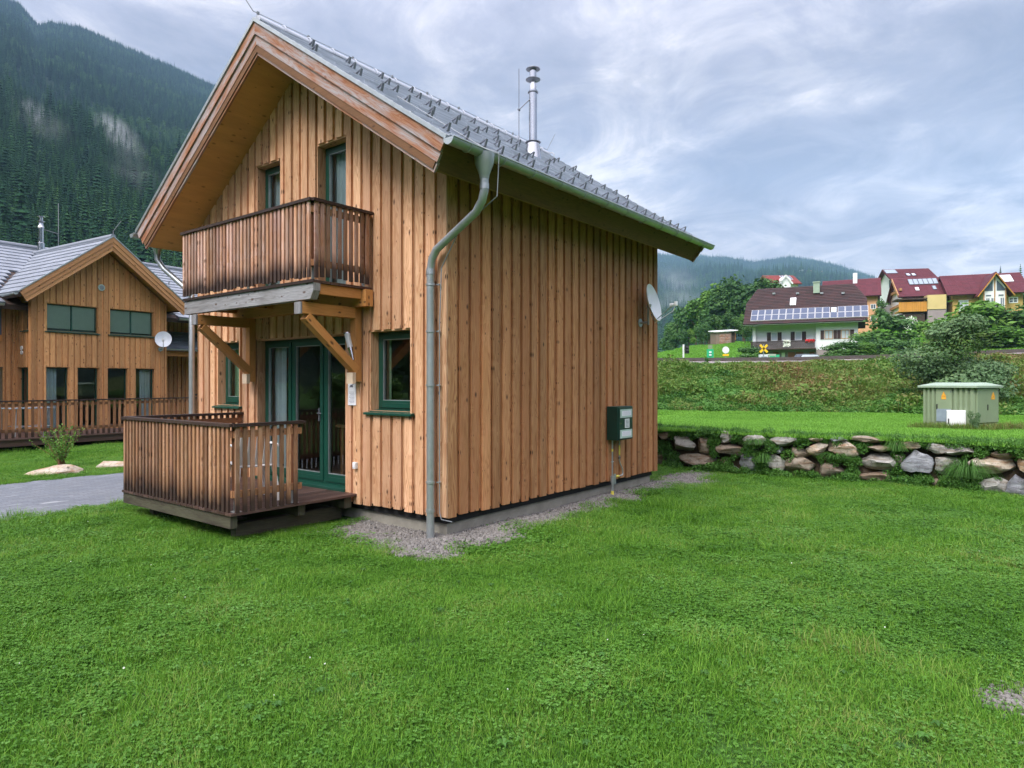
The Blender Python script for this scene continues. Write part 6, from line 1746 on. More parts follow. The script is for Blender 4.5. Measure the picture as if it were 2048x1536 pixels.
# ------------------------------------------------------------------ transformer cabinet
CWd, CD, CH = 1.285, 1.18, 1.16; CRZ = R(-58.5); cxh = Vector((math.cos(CRZ), math.sin(CRZ), 0)); kk = Wp(1952, 863, 16.6); cbo_ = kk - cxh * CWd
cb = thing('transformer_cabinet', 'sage-green ribbed transformer kiosk with pale sloping lid on the upper lawn', 'electrical cabinet', (cbo_.x, cbo_.y, .46), CRZ)
mb = MB(); mb.box((0.03, .03, 0), (CWd - .03, CD - .03, CH), .5)
def ribs(mb, x0, x1, z0=0.02, z1=CH - .01, n=4, side=False):
    for i in range(n):
        a, b = x0 + (x1 - x0) * i / n, x0 + (x1 - x0) * (i + 1) / n; w_ = (b - a)
        pr = [(a + w_ * .06, .03), (a + w_ * .30, -.018), (a + w_ * .70, -.018), (a + w_ * .94, .03)]
        if side: pr = [(CWd - y, x) for x, y in pr]
        for j in range(3): mb.face([(pr[j][0], pr[j][1], z0), (pr[j + 1][0], pr[j + 1][1], z0), (pr[j + 1][0], pr[j + 1][1], z1), (pr[j][0], pr[j][1], z1)], r=.5)
        mb.face([(p_[0], p_[1], z1) for p_ in pr], r=.5)
ribs(mb, .02, .34, n=3); ribs(mb, .76, CWd - .03, n=4); ribs(mb, .03, CD - .03, .02, .26, 6, True)
cbo = mb.build('housing', 'cabinet', cb)
def on_side(v_, side): x, y, z = v_; return (CWd - y, x, z) if side else v_
for side, x0, x1, z0, z1 in ((False, .36, .74, .10, CH - .02), (True, .05, CD - .05, .29, CH - .02)):
    def bx(mb, a, b, r=.5, mi=0):
        a2, b2 = on_side(a, side), on_side(b, side); mb.box(a2, b2, r, mi=mi)
    mb = MB(); bx(mb, (x0, -.015, z0), (x1, .028, z1)); d_ = mb.build('door', 'cabinet', cb, bevel=.006)
    mb = MB(); hx = x0 + .03 if not side else .55
    bx(mb, (hx - .012, -.03, .60), (hx + .012, -.016, .74)); mb.build('handle', 'black', d_)
    mb = MB()
    for zz in (z0 + .06, z1 - .10): bx(mb, (x1 - .03, -.024, zz), (x1 - .012, -.0155, zz + .05))
    mb.build('hinge', 'darksteel', d_)
    mb = MB(); cx_ = x0 + .19 if not side else x1 - .30; sc_ = 1 if not side else 1.6; O_ = lambda *v_: on_side(v_, side)
    tri = [O_(cx_ - .06 * sc_, -.02, .93), O_(cx_ + .06 * sc_, -.02, .93), O_(cx_, -.02, 1.06)]
    mb.face(tri, r=.5, mi=0); bx(mb, (cx_ - .055 * sc_, -.0205, .865), (cx_ + .055 * sc_, -.0155, .922))
    mb.face([O_(cx_ - .008 * sc_, -.0225, .945), O_(cx_ + .012 * sc_, -.0225, .965), O_(cx_ + .002, -.0225, .975), O_(cx_ + .01 * sc_, -.0225, 1.02), O_(cx_ - .012 * sc_, -.0225, .98), O_(cx_, -.0225, .97)], r=.5, mi=1)
    for k in range(2): bx(mb, (cx_ - .04 * sc_, -.0222, .88 + k * .02), (cx_ + .04 * sc_, -.0208, .887 + k * .02), mi=1)
    mb.build('warning_plate', ['warn', 'yellow'], d_)
mb = MB(); mb.box((-.06, -.08, CH), (CWd + .07, CD + .06, CH + .05), .5)
mb.hexa([(-.06, -.08, CH + .0505), (CWd + .07, -.08, CH + .0505), (CWd + .07, CD + .06, CH + .0505), (-.06, CD + .06, CH + .0505), (.05, CD * .5, CH + .13), (CWd - .04, CD * .5, CH + .13), (CWd - .04, CD * .5 + .02, CH + .13), (.05, CD * .5 + .02, CH + .13)], .5)
mb.build('lid', 'cabinet_roof', cb)
mb = MB(); mb.box((.38, -.03, .30), (.72, -.0155, .62), .5); mb.build('vent_plate', 'pvdark', cb)
mo = cbo_ + cxh * .66 + Vector((-math.sin(CRZ), math.cos(CRZ), 0)) * -.10
wb = thing('meter_cabinet', 'small white meter cabinet standing against the green transformer kiosk', 'cabinet', (mo.x, mo.y, .50), R(-33))
mb = MB(); mb.box((0, -.20, -.05), (.40, -.06, .56), .5); mb.build('housing', 'white_plastic', wb, bevel=.01)
mb = MB(); mb.box((.015, -.212, .0), (.385, -.201, .55), .5); d_ = mb.build('door', 'white_plastic', wb, bevel=.004); mb = MB(); mb.box((.03, -.225, .22), (.055, -.213, .35), .5); mb.build('handle', 'black', d_)
dry = [leafy_patch(700 + s_, 'weed', .25, 60, .22, .03, 130) for s_ in range(2)]; dc = hidden_coll('dry_tufts', dry)
pts = []; rots = []; scl = []; vi = []
for i in range(120):
    px = g.uniform(1826, 2030); yv = (16.5 + (1952 - px) * .0082 if px < 1952 else 16.5 + (px - 1952) * .013) + g.uniform(-.25, .1); P = Wp(px, 765, yv)
    pts.append((P.x, yv - .1, .50)); rots.append((0, 0, g.random() * 6)); k = g.uniform(.5, 1.1); scl.append((k, k, k)); vi.append(g.randrange(2))
o = scatter('dry_grass', pts, None, rots, scl, vi, dc); o['label'] = 'dry brown grass round the foot of the transformer kiosk'

# ------------------------------------------------------------------ railway, signs
def track_line(off, z):
    res = []
    for i in range(2, NS):
        a = Vector(TOE[i]); b = Vector(TOPB[i]); d = (b - a).normalized(); p = b + d * off; res.append((p.x, p.y, TOPZ[i] + z))
    return res
rw = thing('railway_track', 'single railway track on grey ballast along the top of the bank', 'railway track', (10, 38, 2.8))
B_ = Vector((10, 38, 2.8)); m_ = MB(); prof = [(-.1, -.15), (.55, .13), (3.3, .15), (4.0, -.2)]
L2 = [track_line(a, b) for a, b in prof]
for k in range(len(prof) - 1):
    for i in range(len(L2[0]) - 1): m_.face([tuple(Vector(L2[k][i]) - B_), tuple(Vector(L2[k][i + 1]) - B_), tuple(Vector(L2[k + 1][i + 1]) - B_), tuple(Vector(L2[k + 1][i]) - B_)], r=.5)
m_.build('ballast_bed', 'ballast', rw)
for off in (1.2, 2.65):
    m_ = MB(); pl = track_line(off, .27)
    for a, b in zip(pl, pl[1:]): m_.beam(Vector(a) - B_, Vector(b) - B_, .08, .17)
    m_.build('rail', 'rust', rw)
m_ = MB(); pa, pb_ = track_line(.7, .16), track_line(3.1, .16)
for i in range(len(pa) - 1):
    n_ = int((Vector(pa[i + 1]) - Vector(pa[i])).length / .8)
    for k in range(n_): f_ = k / n_; m_.beam(Vector(pa[i]).lerp(Vector(pa[i + 1]), f_) - B_, Vector(pb_[i]).lerp(Vector(pb_[i + 1]), f_) - B_, .24, .06)
m_.build('sleepers', 'darkbrown', rw)
def post_sign(name, label, cat, px, ptop, yv, parts_, prad=.035, pmat='zinc_pipe'):
    x = (px - CXP) / FPX * yv; zt = CAMH - (ptop - HZ) / FPX * yv; zb_ = hillz(px, yv) - .1
    t_ = thing(name, label, cat, (x, yv, zb_)); m_ = MB(); m_.tube([(0, 0, 0), (0, 0, zt - zb_)], prad, 8); m_.build('pole', pmat, t_, smooth=True)
    for nm, mats, fn in parts_: m_ = MB(); fn(m_, zt - zb_, yv / FPX); m_.build(nm, mats, t_)
    return t_
post_sign('railway_signal', 'white signal post with dark lamp head by the railway, leftmost of the posts', 'signal', 1367, 689, 56, [('lamp_head', 'black', lambda m_, h, s_: (m_.box((.10, -.15, h - .75), (.42, .02, h - .10), .5), m_.tube([(.12, 0, h - .4), (-.02, 0, h - .4)], .03, 6), m_.tube([(.26, -.17, h - .25), (.26, -.32, h - .22)], .09, 10), m_.tube([(.26, -.17, h - .5), (.26, -.32, h - .47)], .09, 10)))], .075, 'white_plastic')
def gsign(m_, h, s_):
    m_.box((-.28, -.06, h - 1.05), (.28, -.04, h - .35), .5, mi=0)
    m_.tube([(-.09, -.065, h - .62), (.09, -.065, h - .62)], .07, 8, mi=1); m_.tube([(-.09, -.065, h - .85), (.09, -.065, h - .85)], .07, 8, mi=1)
post_sign('stop_sign_post', 'green and white halt sign on a thin post, middle of the three posts', 'sign', 1420, 690, 56, [('board', ['signgreen', 'winframe'], gsign), ('top_plate', 'cabinet', lambda m_, h, s_: m_.box((-.18, -.06, h - .32), (.18, -.04, h), .5))], .04)
def rsign(m_, h, s_):
    m_.tube([(0, -.08, h - .30), (0, -.05, h - .30)], .29, 20, mi=0); m_.box((-.26, -.08, h - .80), (.26, -.05, h - .64), .5, mi=1)
def tboard(m_, h, s_):
    m_.box((-.30, -.08, h - 2.1), (.30, -.05, h - .95), .5, mi=0)
    for i in range(6): m_.box((-.22, -.085, h - 1.9 + i * .13), (.22, -.081, h - 1.87 + i * .13), .5, mi=1)
post_sign('timetable_post', 'round white sign over a white timetable board, right of the three posts', 'sign', 1451, 693, 57, [('round_sign', ['winframe', 'saltire'], rsign), ('board', ['winframe', 'ink'], tboard)], .05)
def cross(m_, h, s_):
    c = Vector((0, -.06, h - .38))
    for a in (.8, -.8): d = Vector((math.cos(a), 0, math.sin(a))) * .48; m_.beam(c - d, c + d, .03, .20, up=(0, 0, 1))
post_sign('crossing_sign', 'yellow diagonal railway crossing cross in front of the dark balcony', 'sign', 1527, 689, 62, [('crossing_cross', 'saltire', cross)], .05)
for (px, p0, p1, lab, mt, nm, ct) in ((1528, 709, 728, 'pale blue-grey roadside cabinet under the yellow crossing cross', 'dish', 'roadside_cabinet', 'cabinet'), (1545, 708, 729, 'green and white ticket machine beside the pale roadside cabinet', 'cabinet_roof', 'ticket_machine', 'ticket machine')):
    yv = 64; P = Wp(px, p1, yv); t_ = thing(nm, lab, ct, (P.x, yv, P.z - .3)); hh = (p1 - p0) / FPX * yv + .3
    m_ = MB(); m_.box((-.38, 0, 0), (.38, .4, hh), .5); m_.build('housing', mt, t_, bevel=.03)
    m_ = MB(); m_.box((-.26, -.012, hh * .45), (.26, -.002, hh * .85), .5); m_.build('panel', 'pvdark' if nm[0] == 'r' else 'signgreen', t_)
    if nm[0] == 't': m_ = MB(); m_.box((.32, -.1, hh * .6), (.62, .35, hh * .95), .5); m_.build('side_screen', 'signgreen', t_)


# ------------------------------------------------------------------ houses on the hillside
def house_frame(name, label, pl, yl, pr, yr, zb, group=None):
    a = Vector(((pl - CXP) / FPX * yl, yl)); b = Vector(((pr - CXP) / FPX * yr, yr)); d = b - a
    t_ = thing(name, label, 'house', (a.x, a.y, zb), math.atan2(d.y, d.x), group); return t_, d.length
def pxmap(a_px, ya, b_px, yb, L):
    """pixel column on the photo -> metre along a front wall (perspective-correct)"""
    xa, xb = (a_px - CXP) / FPX * ya, (b_px - CXP) / FPX * yb
    def f_(px):
        k = (px - CXP) / FPX; dx, dy = xb - xa, yb - ya; t = (xa - k * ya) / (k * dy - dx); return t * L
    def z_(px, py):
        t = f_(px) / L; yy_ = ya + (yb - ya) * t; return CAMH - (py - HZ) / FPX * yy_
    return f_, z_
def gable_roof(parent, L, D, ze, zr, ovx, ovy, mat, th=.25, hipL=0, hipR=0, y0=0.0, name='roof', x0=0.0, tiles=True, edge='darkbrown'):
    """ridge along x at mid depth; hipL/hipR: jerkinhead length"""
    xa, xb = x0 - ovx, x0 + L + ovx; ya, yb = y0 - ovy, y0 + D + ovy; ym = y0 + D / 2; sl = (zr - ze) / (D / 2); ze2 = ze - sl * ovy
    m_ = MB(); hz = zr - (zr - ze2) * .42 if (hipL or hipR) else zr
    def quad(P): 
        m_.face(P, r=.4)
    def yat(z): return (zr - z) / sl
    fl = [(xa, ya, ze2), (xb, ya, ze2)]
    def poly(sgn):
        yy = lambda z: ym - sgn * yat(z)
        P = [(xa, yy(ze2), ze2), (xb, yy(ze2), ze2)]
        if hipR: P += [(xb, yy(hz), hz), (xb - hipR, ym, zr)]
        else: P += [(xb, ym, zr)]
        if hipL: P += [(xa + hipL, ym, zr), (xa, yy(hz), hz)]
        else: P += [(xa, ym, zr)]
        return P
    P1, P2 = poly(1), poly(-1)
    m_.face(P1, r=.4); m_.face(P2[::-1], r=.4)
    if hipL: m_.face([(xa, ym - yat(hz), hz), (xa + hipL, ym, zr), (xa, ym + yat(hz), hz)], r=.4)
    if hipR: m_.face([(xb, ym - yat(hz), hz), (xb, ym + yat(hz), hz), (xb - hipR, ym, zr)], r=.4)
    ro = m_.build(name, mat, parent)
    s_ = ro.modifiers.new('thickness', 'SOLIDIFY'); s_.thickness = th; s_.offset = -1
    # tile courses as thin proud strips
    if tiles:
        m_ = MB(); sl_len = math.hypot(ym - ya, zr - ze2); n_ = int(sl_len / .36)
        cs, sn_ = (ym - ya) / sl_len, (zr - ze2) / sl_len
        for k in range(n_):
            a0, a1 = k * sl_len / n_, (k + 1) * sl_len / n_ - .01; z0, z1 = ze2 + a0 * sn_, ze2 + a1 * sn_
            def ex(z):
                l = xa + (hipL * (z - hz) / (zr - hz) if hipL and z > hz else 0); r_ = xb - (hipR * (z - hz) / (zr - hz) if hipR and z > hz else 0); return l, r_
            (l0, r0), (l1, r1) = ex(z0), ex(z1)
            u = l1
            while u < min(r0, r1) - .1:
                ue = min(u + .9, min(r0, r1)); hh0 = .05; q_ = [(u, ya + a0 * cs - sn_ * .002, z0 + .002), (ue - .015, ya + a0 * cs - sn_ * .002, z0 + .002), (ue - .015, ya + a1 * cs, z1 + .002), (u, ya + a1 * cs, z1 + .002)]
                t_ = [(x, y - sn_ * h, z + cs * h) for (x, y, z), h in zip(q_, (hh0, hh0, .012, .012))]
                m_.hexa([*q_, *t_]); u = ue
        m_.build('tile_courses', mat, ro)
    return ro, ze2, sl
def wall_prism(parent, L, D, zt, zr, mat, name='wall', x0=0, y0=0, zb=-2.0):
    m_ = MB(); P = [(x0, zb), (x0 + L, zb)]
    m_.box((x0, y0, zb), (x0 + L, y0 + D, zt), .5)
    if zr > zt:
        m_.hexa([(x0, y0, zt + .001), (x0 + L, y0, zt + .001), (x0 + L, y0 + D, zt + .001), (x0, y0 + D, zt + .001), (x0, y0 + D / 2 - .01, zr), (x0 + L, y0 + D / 2 - .01, zr), (x0 + L, y0 + D / 2 + .01, zr), (x0, y0 + D / 2 + .01, zr)], .5)
    return m_.build(name, mat, parent)
def win(parent, x0, x1, z0, z1, y=0.0, fr='winframe', glass='glass_far', mull=1, name='window', rows=1, fw=.09):
    m_ = MB(); P = lambda s_, z, d: (s_, y - d, z)
    frame_box(m_, x0, x1, z0, z1, fw, .0, .06, P)
    for k in range(1, mull + 1):
        c = x0 + (x1 - x0) * k / (mull + 1); m_.box((c - fw * .4, y - .05, z0 + fw), (c + fw * .4, y, z1 - fw), .5)
    for k in range(1, rows):
        c = z0 + (z1 - z0) * k / rows; m_.box((x0 + fw, y - .048, c - fw * .3), (x1 - fw, y, c + fw * .3), .5)
    w_ = m_.build(name, fr, parent); m_ = MB(); m_.box((x0 + fw, y - .02, z0 + fw), (x1 - fw, y - .001, z1 - fw), .5); m_.build('pane', glass, w_); return w_
def roof_panel(parent, roofinfo, x0, x1, za, zb_, mat, frame='winframe', name='skylight', lift=.10, fw=.08, y0=0, ym=None, grid=None):
    """flat panel lying on the front slope between heights za<zb_"""
    ze2, sl, ya = roofinfo; cs = 1 / math.sqrt(1 + sl * sl); sn_ = sl * cs
    def P(x, z, h): y = ya + (z - ze2) / sl; return (x, y - sn_ * h, z + cs * h)
    m_ = MB(); m_.hexa([P(x0, za, .0), P(x1, za, .0), P(x1, zb_, 0), P(x0, zb_, 0), P(x0, za, lift), P(x1, za, lift), P(x1, zb_, lift), P(x0, zb_, lift)], .5)
    o_ = m_.build(name, frame, parent); dz = fw * sn_
    m_ = MB(); m_.hexa([P(x0 + fw, za + dz, lift), P(x1 - fw, za + dz, lift), P(x1 - fw, zb_ - dz, lift), P(x0 + fw, zb_ - dz, lift), P(x0 + fw, za + dz, lift + .012), P(x1 - fw, za + dz, lift + .012), P(x1 - fw, zb_ - dz, lift + .012), P(x0 + fw, zb_ - dz, lift + .012)], .5)
    m_.build('pane', mat, o_); return o_

def pv_mat():
    m, t, o = new_mat('solar cell glass'); p = t.n('TexCoord').outputs['Object']; n = t.noise(p, 20, 2)
    finish(t, o, t.mix(n, (.045, .065, .12), (.075, .095, .155)), .3, spec=.6); return m
M['pv'] = pv_mat()
# white farmhouse with solar roof
YL, YR = 98., 92.; fx, fz = pxmap(1505, YL, 1716, YR, 1.0)
wh, LW = house_frame('farmhouse', 'white farmhouse with dark brown half-hipped roof, solar panels and flowered balcony', 1505, YL, 1716, YR, 4.3)
fx, fz0 = pxmap(1505, YL, 1716, YR, LW); fz = lambda px, py: fz0(px, py) - 4.3
DW = 10.0; ztop = fz(1600, 652); zmid = fz(1600, 697)
xs_ = fx(1632)
wall_prism(wh, LW - xs_, DW, ztop + .55, ztop + 4.3, 'render_white', 'wall', xs_, 0, zmid - .2)
wall_prism(wh, xs_, DW - .8, ztop + .55, ztop + 4.0, 'render_white', 'wall', 0, .8, zmid)
m_ = MB(); m_.box((xs_, -.03, -1.5), (LW + .02, DW, zmid - .21), .5); m_.box((0.02, .85, -1.5), (xs_ - .01, DW, zmid - .02), .5); m_.build('plinth', 'plinth', wh)
m_ = MB(); m_.box((-.02, .3, zmid - .1), (.42, .79, ztop + .1), .5); m_.build('corner_pillar', 'render_white', wh)
ridge_z = fz(1615, 570) * 102 / 95; eave = fz(1620, 640)
ro, ze2, sl = gable_roof(wh, LW, DW, eave + .75, eave + 5.4, 1.15, 1.25, 'browntile', .3, hipL=1.3, hipR=1.6)
ri = (ze2, sl, -1.25)
# solar panels: 16 x 2
xa, xb = fx(1502), fx(1737); pw = (xb - xa) / 16; zlo = ze2 + .42; zmi = zlo + .86; zhi = zmi + .86
for r_ in range(2):
    for c in range(16):
        if r_ == 1 and c == 11: continue
        roof_panel(ro, ri, xa + c * pw + .03, xa + (c + 1) * pw - .03, (zlo, zmi)[r_] + .02, (zmi, zhi)[r_] - .02, 'pv', 'winframe', 'solar_panel', .14, .035)
roof_panel(ro, ri, xa + 11 * pw + .1, xa + 12 * pw - .1, zmi + .05, zhi - .05, 'velux', 'darksteel', 'skylight', .10, .05)
roof_panel(ro, ri, fx(1578), fx(1590), fz(1584, 614) + .35, fz(1584, 601) + .6, 'velux', 'winframe', 'skylight', .16, .14)
xc = fx(1631); m_ = MB(); m_.box((xc - .42, DW / 2 - 1.7, ridge_z - 1.6), (xc + .42, DW / 2 - .9, ridge_z - .1), .5); m_.box((xc - .5, DW / 2 - 1.8, ridge_z - .1), (xc + .5, DW / 2 - .8, ridge_z + .05), .5); m_.build('chimney', 'cabinet_roof', ro)
m_ = MB(); half_gutter(m_, (-1.15, -1.35, ze2 - .1), (LW + 1.15, -1.35, ze2 - .1), .10); m_.build('gutter', 'zinc', ro)
for px in (1543, 1592, 1642, 1686):
    x = fx(px); zz = fz(px, 588) + .4; m_ = MB(); y = -1.25 + (zz - ze2) / sl; m_.box((x - .2, y - .35, zz - .02), (x + .2, y + .1, zz + .22), .5); m_.build('vent_hood', 'zinc', ro)
# upper windows with shutters
def shut(x0, x1, z0, z1, y): m_ = MB(); m_.box((x0, y - .07, z0), (x1, y - .003, z1), .5); m_.build('shutter', 'shutter', wh)
for (a, b) in ((1541, 1554), (1589, 1603)):
    z0, z1 = fz(1548, 681), fz(1548, 664); x0, x1 = fx(a), fx(b); win(wh, x0, x1, z0, z1, .8, glass='velux', mull=0); shut(x0 - .55, x0 - .02, z0, z1, .8); shut(x1 + .02, x1 + .55, z0, z1, .8)
z0, z1 = fz(1670, 678), fz(1670, 660)
for (a, b) in ((1649, 1666), (1682, 1699)): win(wh, fx(a), fx(b), z0, z1, 0, fr='tan_timber', glass='velux', mull=1)
for (a, b) in ((1641, 1648), (1667, 1674), (1674.5, 1681.5), (1700, 1708)): shut(fx(a), fx(b), z0, z1, 0)
# long balcony
m_ = MB(); m_.box((-.2, -.75, zmid - .12), (xs_ - .02, .79, zmid + .06), .5); bo = m_.build('balcony', 'darkbrown', wh)
m_ = MB()
for i in range(70):
    x = -.15 + i * (xs_ - .1 + .15) / 70; m_.box((x, -.76, zmid + .07), (x + .105, -.72, zmid + 1.0), None, 2)
m_.build('parapet', 'darkwood', bo); m_ = MB(); m_.box((-.2, -.80, zmid + 1.0), (xs_ - .02, -.68, zmid + 1.08), .5); m_.build('handrail', 'darkwood', bo)
def flowers(nm, lab, a, b, mat, n, z0, dr_):
    V = []; F = []; RR = []
    t_ = thing('flower_box', lab, 'flower box', (0, 0, 0)); t_.location = wh.matrix_world @ Vector((0, 0, 0)) if False else wh.location; t_.rotation_euler = wh.rotation_euler
    for i in range(n):
        leaf_disc(V, F, RR, (g.uniform(a, b), -.92 + g.gauss(0, .06), z0 - g.random() ** 1.5 * dr_ + .15), g.uniform(.05, .12), (g.gauss(0, .5), -1, g.gauss(0, .5)), g.random())
    mesh_obj('flowers', V, F, mat, t_, False, RR); m_ = MB(); m_.box((a, -1.0, z0 - .2), (b, -.82, z0 - .03), .5); m_.build('trough', 'darkbrown', t_)
flowers('x', 'red geranium box on the right end of the farmhouse balcony', fx(1612), fx(1630), 'red', 190, zmid + 1.0, .35)
flowers('x', 'white flower box in the middle of the farmhouse balcony', fx(1568), fx(1581), 'white_petal', 170, zmid + 1.0, .9)
for (a, b, mt, nm) in ((1545, 1556, 'garage', 'door'), (1575, 1589, 'garage', 'garage_door'), (1591, 1606, 'garage', 'garage_door'), (1618, 1628, 'garage', 'door')):
    m_ = MB(); m_.box((fx(a), .80, -1.0), (fx(b), .845, zmid - .45), .5); m_.build(nm, mt, wh)
m_ = MB(); m_.box((fx(1562), .79, .8), (fx(1569), .845, zmid - .5), .5); m_.build('window', 'winframe', wh)
P = Wp(1618, 727, 66); car = thing('parked_car', 'dark hatchback half hidden by the railway ballast below the balcony', 'car', (P.x, 66, hillz(1618, 66) - .25), .05)
m_ = MB(); m_.hexa([(-2.0, -.8, .35), (2.0, -.8, .35), (2.0, .8, .35), (-2.0, .8, .35), (-1.95, -.78, .85), (1.95, -.78, .80), (1.95, .78, .80), (-1.95, .78, .85)], .5); m_.hexa([(-1.5, -.72, .85), (1.2, -.72, .82), (1.2, .72, .82), (-1.5, .72, .85), (-1.0, -.6, 1.38), (.55, -.6, 1.38), (.55, .6, 1.38), (-1.0, .6, 1.38)], .5); m_.build('body', 'car_paint', car, bevel=.06)
m_ = MB(); m_.hexa([(-1.25, -.70, .90), (.95, -.70, .90), (.95, -.69, .90), (-1.25, -.69, .90), (-.95, -.63, 1.30), (.55, -.63, 1.30), (.55, -.62, 1.30), (-.95, -.62, 1.30)], .5); m_.build('side_window', 'velux', car)
for sx in (-1.25, 1.25):
    for sy in (-.78, .66): m_ = MB(); m_.tube([(sx, sy, .32), (sx, sy + .14, .32)], .32, 16); m_.build('wheel', 'black', car, smooth=True)
# hay hut on the meadow
hp = Wp(1429, 684, 112); hr = Wp(1477, 684, 112); hz_ = hillz(1450, 112) - .1
hh = thing('hay_hut', 'small grey wooden hay hut on the meadow edge left of the farmhouse', 'hut', (hp.x, 112, hz_), .06)
Lh = hr.x - hp.x - .4; Hh = 2.1
m_ = MB(); m_.box((.2, 0, -.3), (Lh * .80, 2.5, Hh), None, 2); m_.build('wall', 'hut', hh)
m_ = MB(); m_.box((Lh * .81, .3, -.3), (Lh, 2.5, Hh + .1), None, 2); m_.build('lean_to', 'darkbrown', hh)
m_ = MB(); m_.hexa([(-.1, -.3, Hh - .02), (Lh + .3, -.3, Hh + .25), (Lh + .3, 2.8, Hh + .55), (-.1, 2.8, Hh + .3), (-.1, -.3, Hh + .12), (Lh + .3, -.3, Hh + .39), (Lh + .3, 2.8, Hh + .69), (-.1, 2.8, Hh + .44)], .5); m_.build('roof', 'winframe', hh)
m_ = MB()
for i in range(4):
    for k in range(2): m_.box((.85 + k * .95, -.04, .1 + i * .45), (1.70 + k * .95, -.002, .48 + i * .45), None, 0)
m_.build('shutter', 'barge', hh)
m_ = MB()
for i in range(5): m_.box((Lh + .02, .3 + i * .35, .9 + .2 * (i % 3)), (Lh + .12, .5 + i * .35, Hh), None, 2)
m_.build('stacked_boards', 'barge_new', hh)
# dark carport right of the farmhouse
P = Wp(1722, 692, 96); cpz = hillz(1722, 96)
cp_ = thing('carport', 'dark lean-to carport between the farmhouse and the garden bushes', 'carport', (P.x, 95, 5.2), -.3)
m_ = MB(); m_.hexa([(0, 0, 1.9), (2.4, 0, 1.9), (2.4, 3, 2.7), (0, 3, 2.7), (0, 0, 2.05), (2.4, 0, 2.05), (2.4, 3, 2.85), (0, 3, 2.85)], .5); m_.build('roof', 'car_paint', cp_)
for x in (.1, 2.2):
    for y in (.1, 2.8): m_ = MB(); m_.box((x, y, -1), (x + .12, y + .12, 1.95 + (y > 1) * .7), .5); m_.build('post', 'darkbrown', cp_)
RG = 'red-roofed houses on the hillside'
def hs(label, pl, yl, pr, yr, ybase, yeave, yridge, D, wmat, rmat, ovx=.6, ovy=.7, nm='hillside_house', gdepth=None):
    zb = CAMH - (ybase - HZ) / FPX * (yl + yr) / 2
    t_, L = house_frame(nm, label, pl, yl, pr, yr, zb, RG); f_, z0_ = pxmap(pl, yl, pr, yr, L); z_ = lambda px, py: z0_(px, py) - zb
    mid = (pl + pr) / 2; ze = z_(mid, yeave); ym_ = (yl + yr) / 2 + D / 2; zr = CAMH - (yridge - HZ) / FPX * ym_ - zb
    sl_ = (zr - ze) / (D / 2 + ovy); zw = ze + sl_ * ovy
    wall_prism(t_, L, D, zw - .15, zr - .3, wmat, 'wall', 0, 0, -3)
    ro_, ze2_, s2 = gable_roof(t_, L, D, zw, zr, ovx, ovy, rmat, .22)
    m_ = MB(); half_gutter(m_, (-ovx, -ovy - .08, ze2_ - .08), (L + ovx, -ovy - .08, ze2_ - .08), .09); m_.build('gutter', 'darkbrown', ro_)
    return t_, L, f_, z_, ro_, (ze2_, s2, -ovy), zr
# orange house behind the farmhouse
t_, L, f_, z_, ro_, ri, zr = hs('orange house with wine-red roof just behind the right end of the farmhouse', 1650, 122, 1755, 118.2, 645, 594, 560, 9, 'peach', 'winetile')
win(t_, f_(1741), f_(1752), z_(1746, 618), z_(1746, 608), 0, mull=1); win(t_, f_(1741), f_(1753), z_(1746, 642), z_(1746, 632), 0, mull=1)
m_ = MB(); x = f_(1710); m_.box((x - .35, 3.2, zr - 1), (x + .35, 3.9, zr + 1.0), .5); m_.build('chimney', 'render_white', ro_)
# small red roof among the knoll trees
t_, L, f_, z_, ro_, ri, zr = hs('small brick-red roof with solar panels among the knoll treetops', 1543, 150, 1596, 150, 585, 568, 551, 8, 'render_white', 'redtile')
for k in range(4): roof_panel(ro_, ri, f_(1571 + k * 5.2), f_(1575.8 + k * 5.2), ri[0] + .45 * (zr - ri[0]), ri[0] + .9 * (zr - ri[0]), 'pv', 'winframe', 'solar_panel', .15, .06)
m_ = MB(); x0, x1 = f_(1556), f_(1578); xm = (x0 + x1) / 2; zg = z_(1567, 554) ; zl = z_(1567, 567)
m_.hexa([(x0, -1.0, zl - 1), (x1, -1.0, zl - 1), (x1, 3, zl - 1), (x0, 3, zl - 1), (x0, -1.0, zl), (x1, -1.0, zl), (x1, 3, zl), (x0, 3, zl)], .5); m_.hexa([(x0, -1.0, zl + .001), (x1, -1.0, zl + .001), (x1, 3, zl + .001), (x0, 3, zl + .001), (xm - .02, -1.0, zg), (xm + .02, -1.0, zg), (xm + .02, 3, zg), (xm - .02, 3, zg)], .5); m_.build('dormer', 'render_white', t_)
m_ = MB()
for sg, xe in ((-1, x0), (1, x1)): m_.beam((xe + sg * .3, -1.3, zl - .25), (xm, -1.3, zg + .2), .3, .22, up=(0, 1, 0))
m_.build('dormer_barge', 'winframe', t_)
# white house, gable end seen on the left
t_, L, f_, z_, ro_, ri, zr = hs('tall white house with wine-red roof, highest of the hillside group', 1790, 128, 1868, 126.8, 612, 563, 538, 9, 'render_white', 'winetile', ovx=.8, ovy=.9)
roof_panel(ro_, ri, f_(1782), f_(1806), ri[0] + .62 * (zr - ri[0]), ri[0] + .93 * (zr - ri[0]), 'pvdark', 'darksteel', 'solar_collector', .12, .08)
for a in (1819, 1830): roof_panel(ro_, ri, f_(a), f_(a + 8), ri[0] + .38 * (zr - ri[0]), ri[0] + .56 * (zr - ri[0]), 'velux', 'darksteel', 'skylight', .15, .1)
for (yy_, zz) in ((2.5, 3.9), (7.8, 3.9), (2.5, .2)):
    m_ = MB(); m_.box((-.05, yy_ - .4, zz), (-.002, yy_ + .4, zz + 1.5), .5); m_.build('window', 'glass_far', t_)
m_ = MB(); m_.box((-.06, -.06, -3), (L, 9.06, .6), .5); m_.build('plinth', 'plinth', t_)
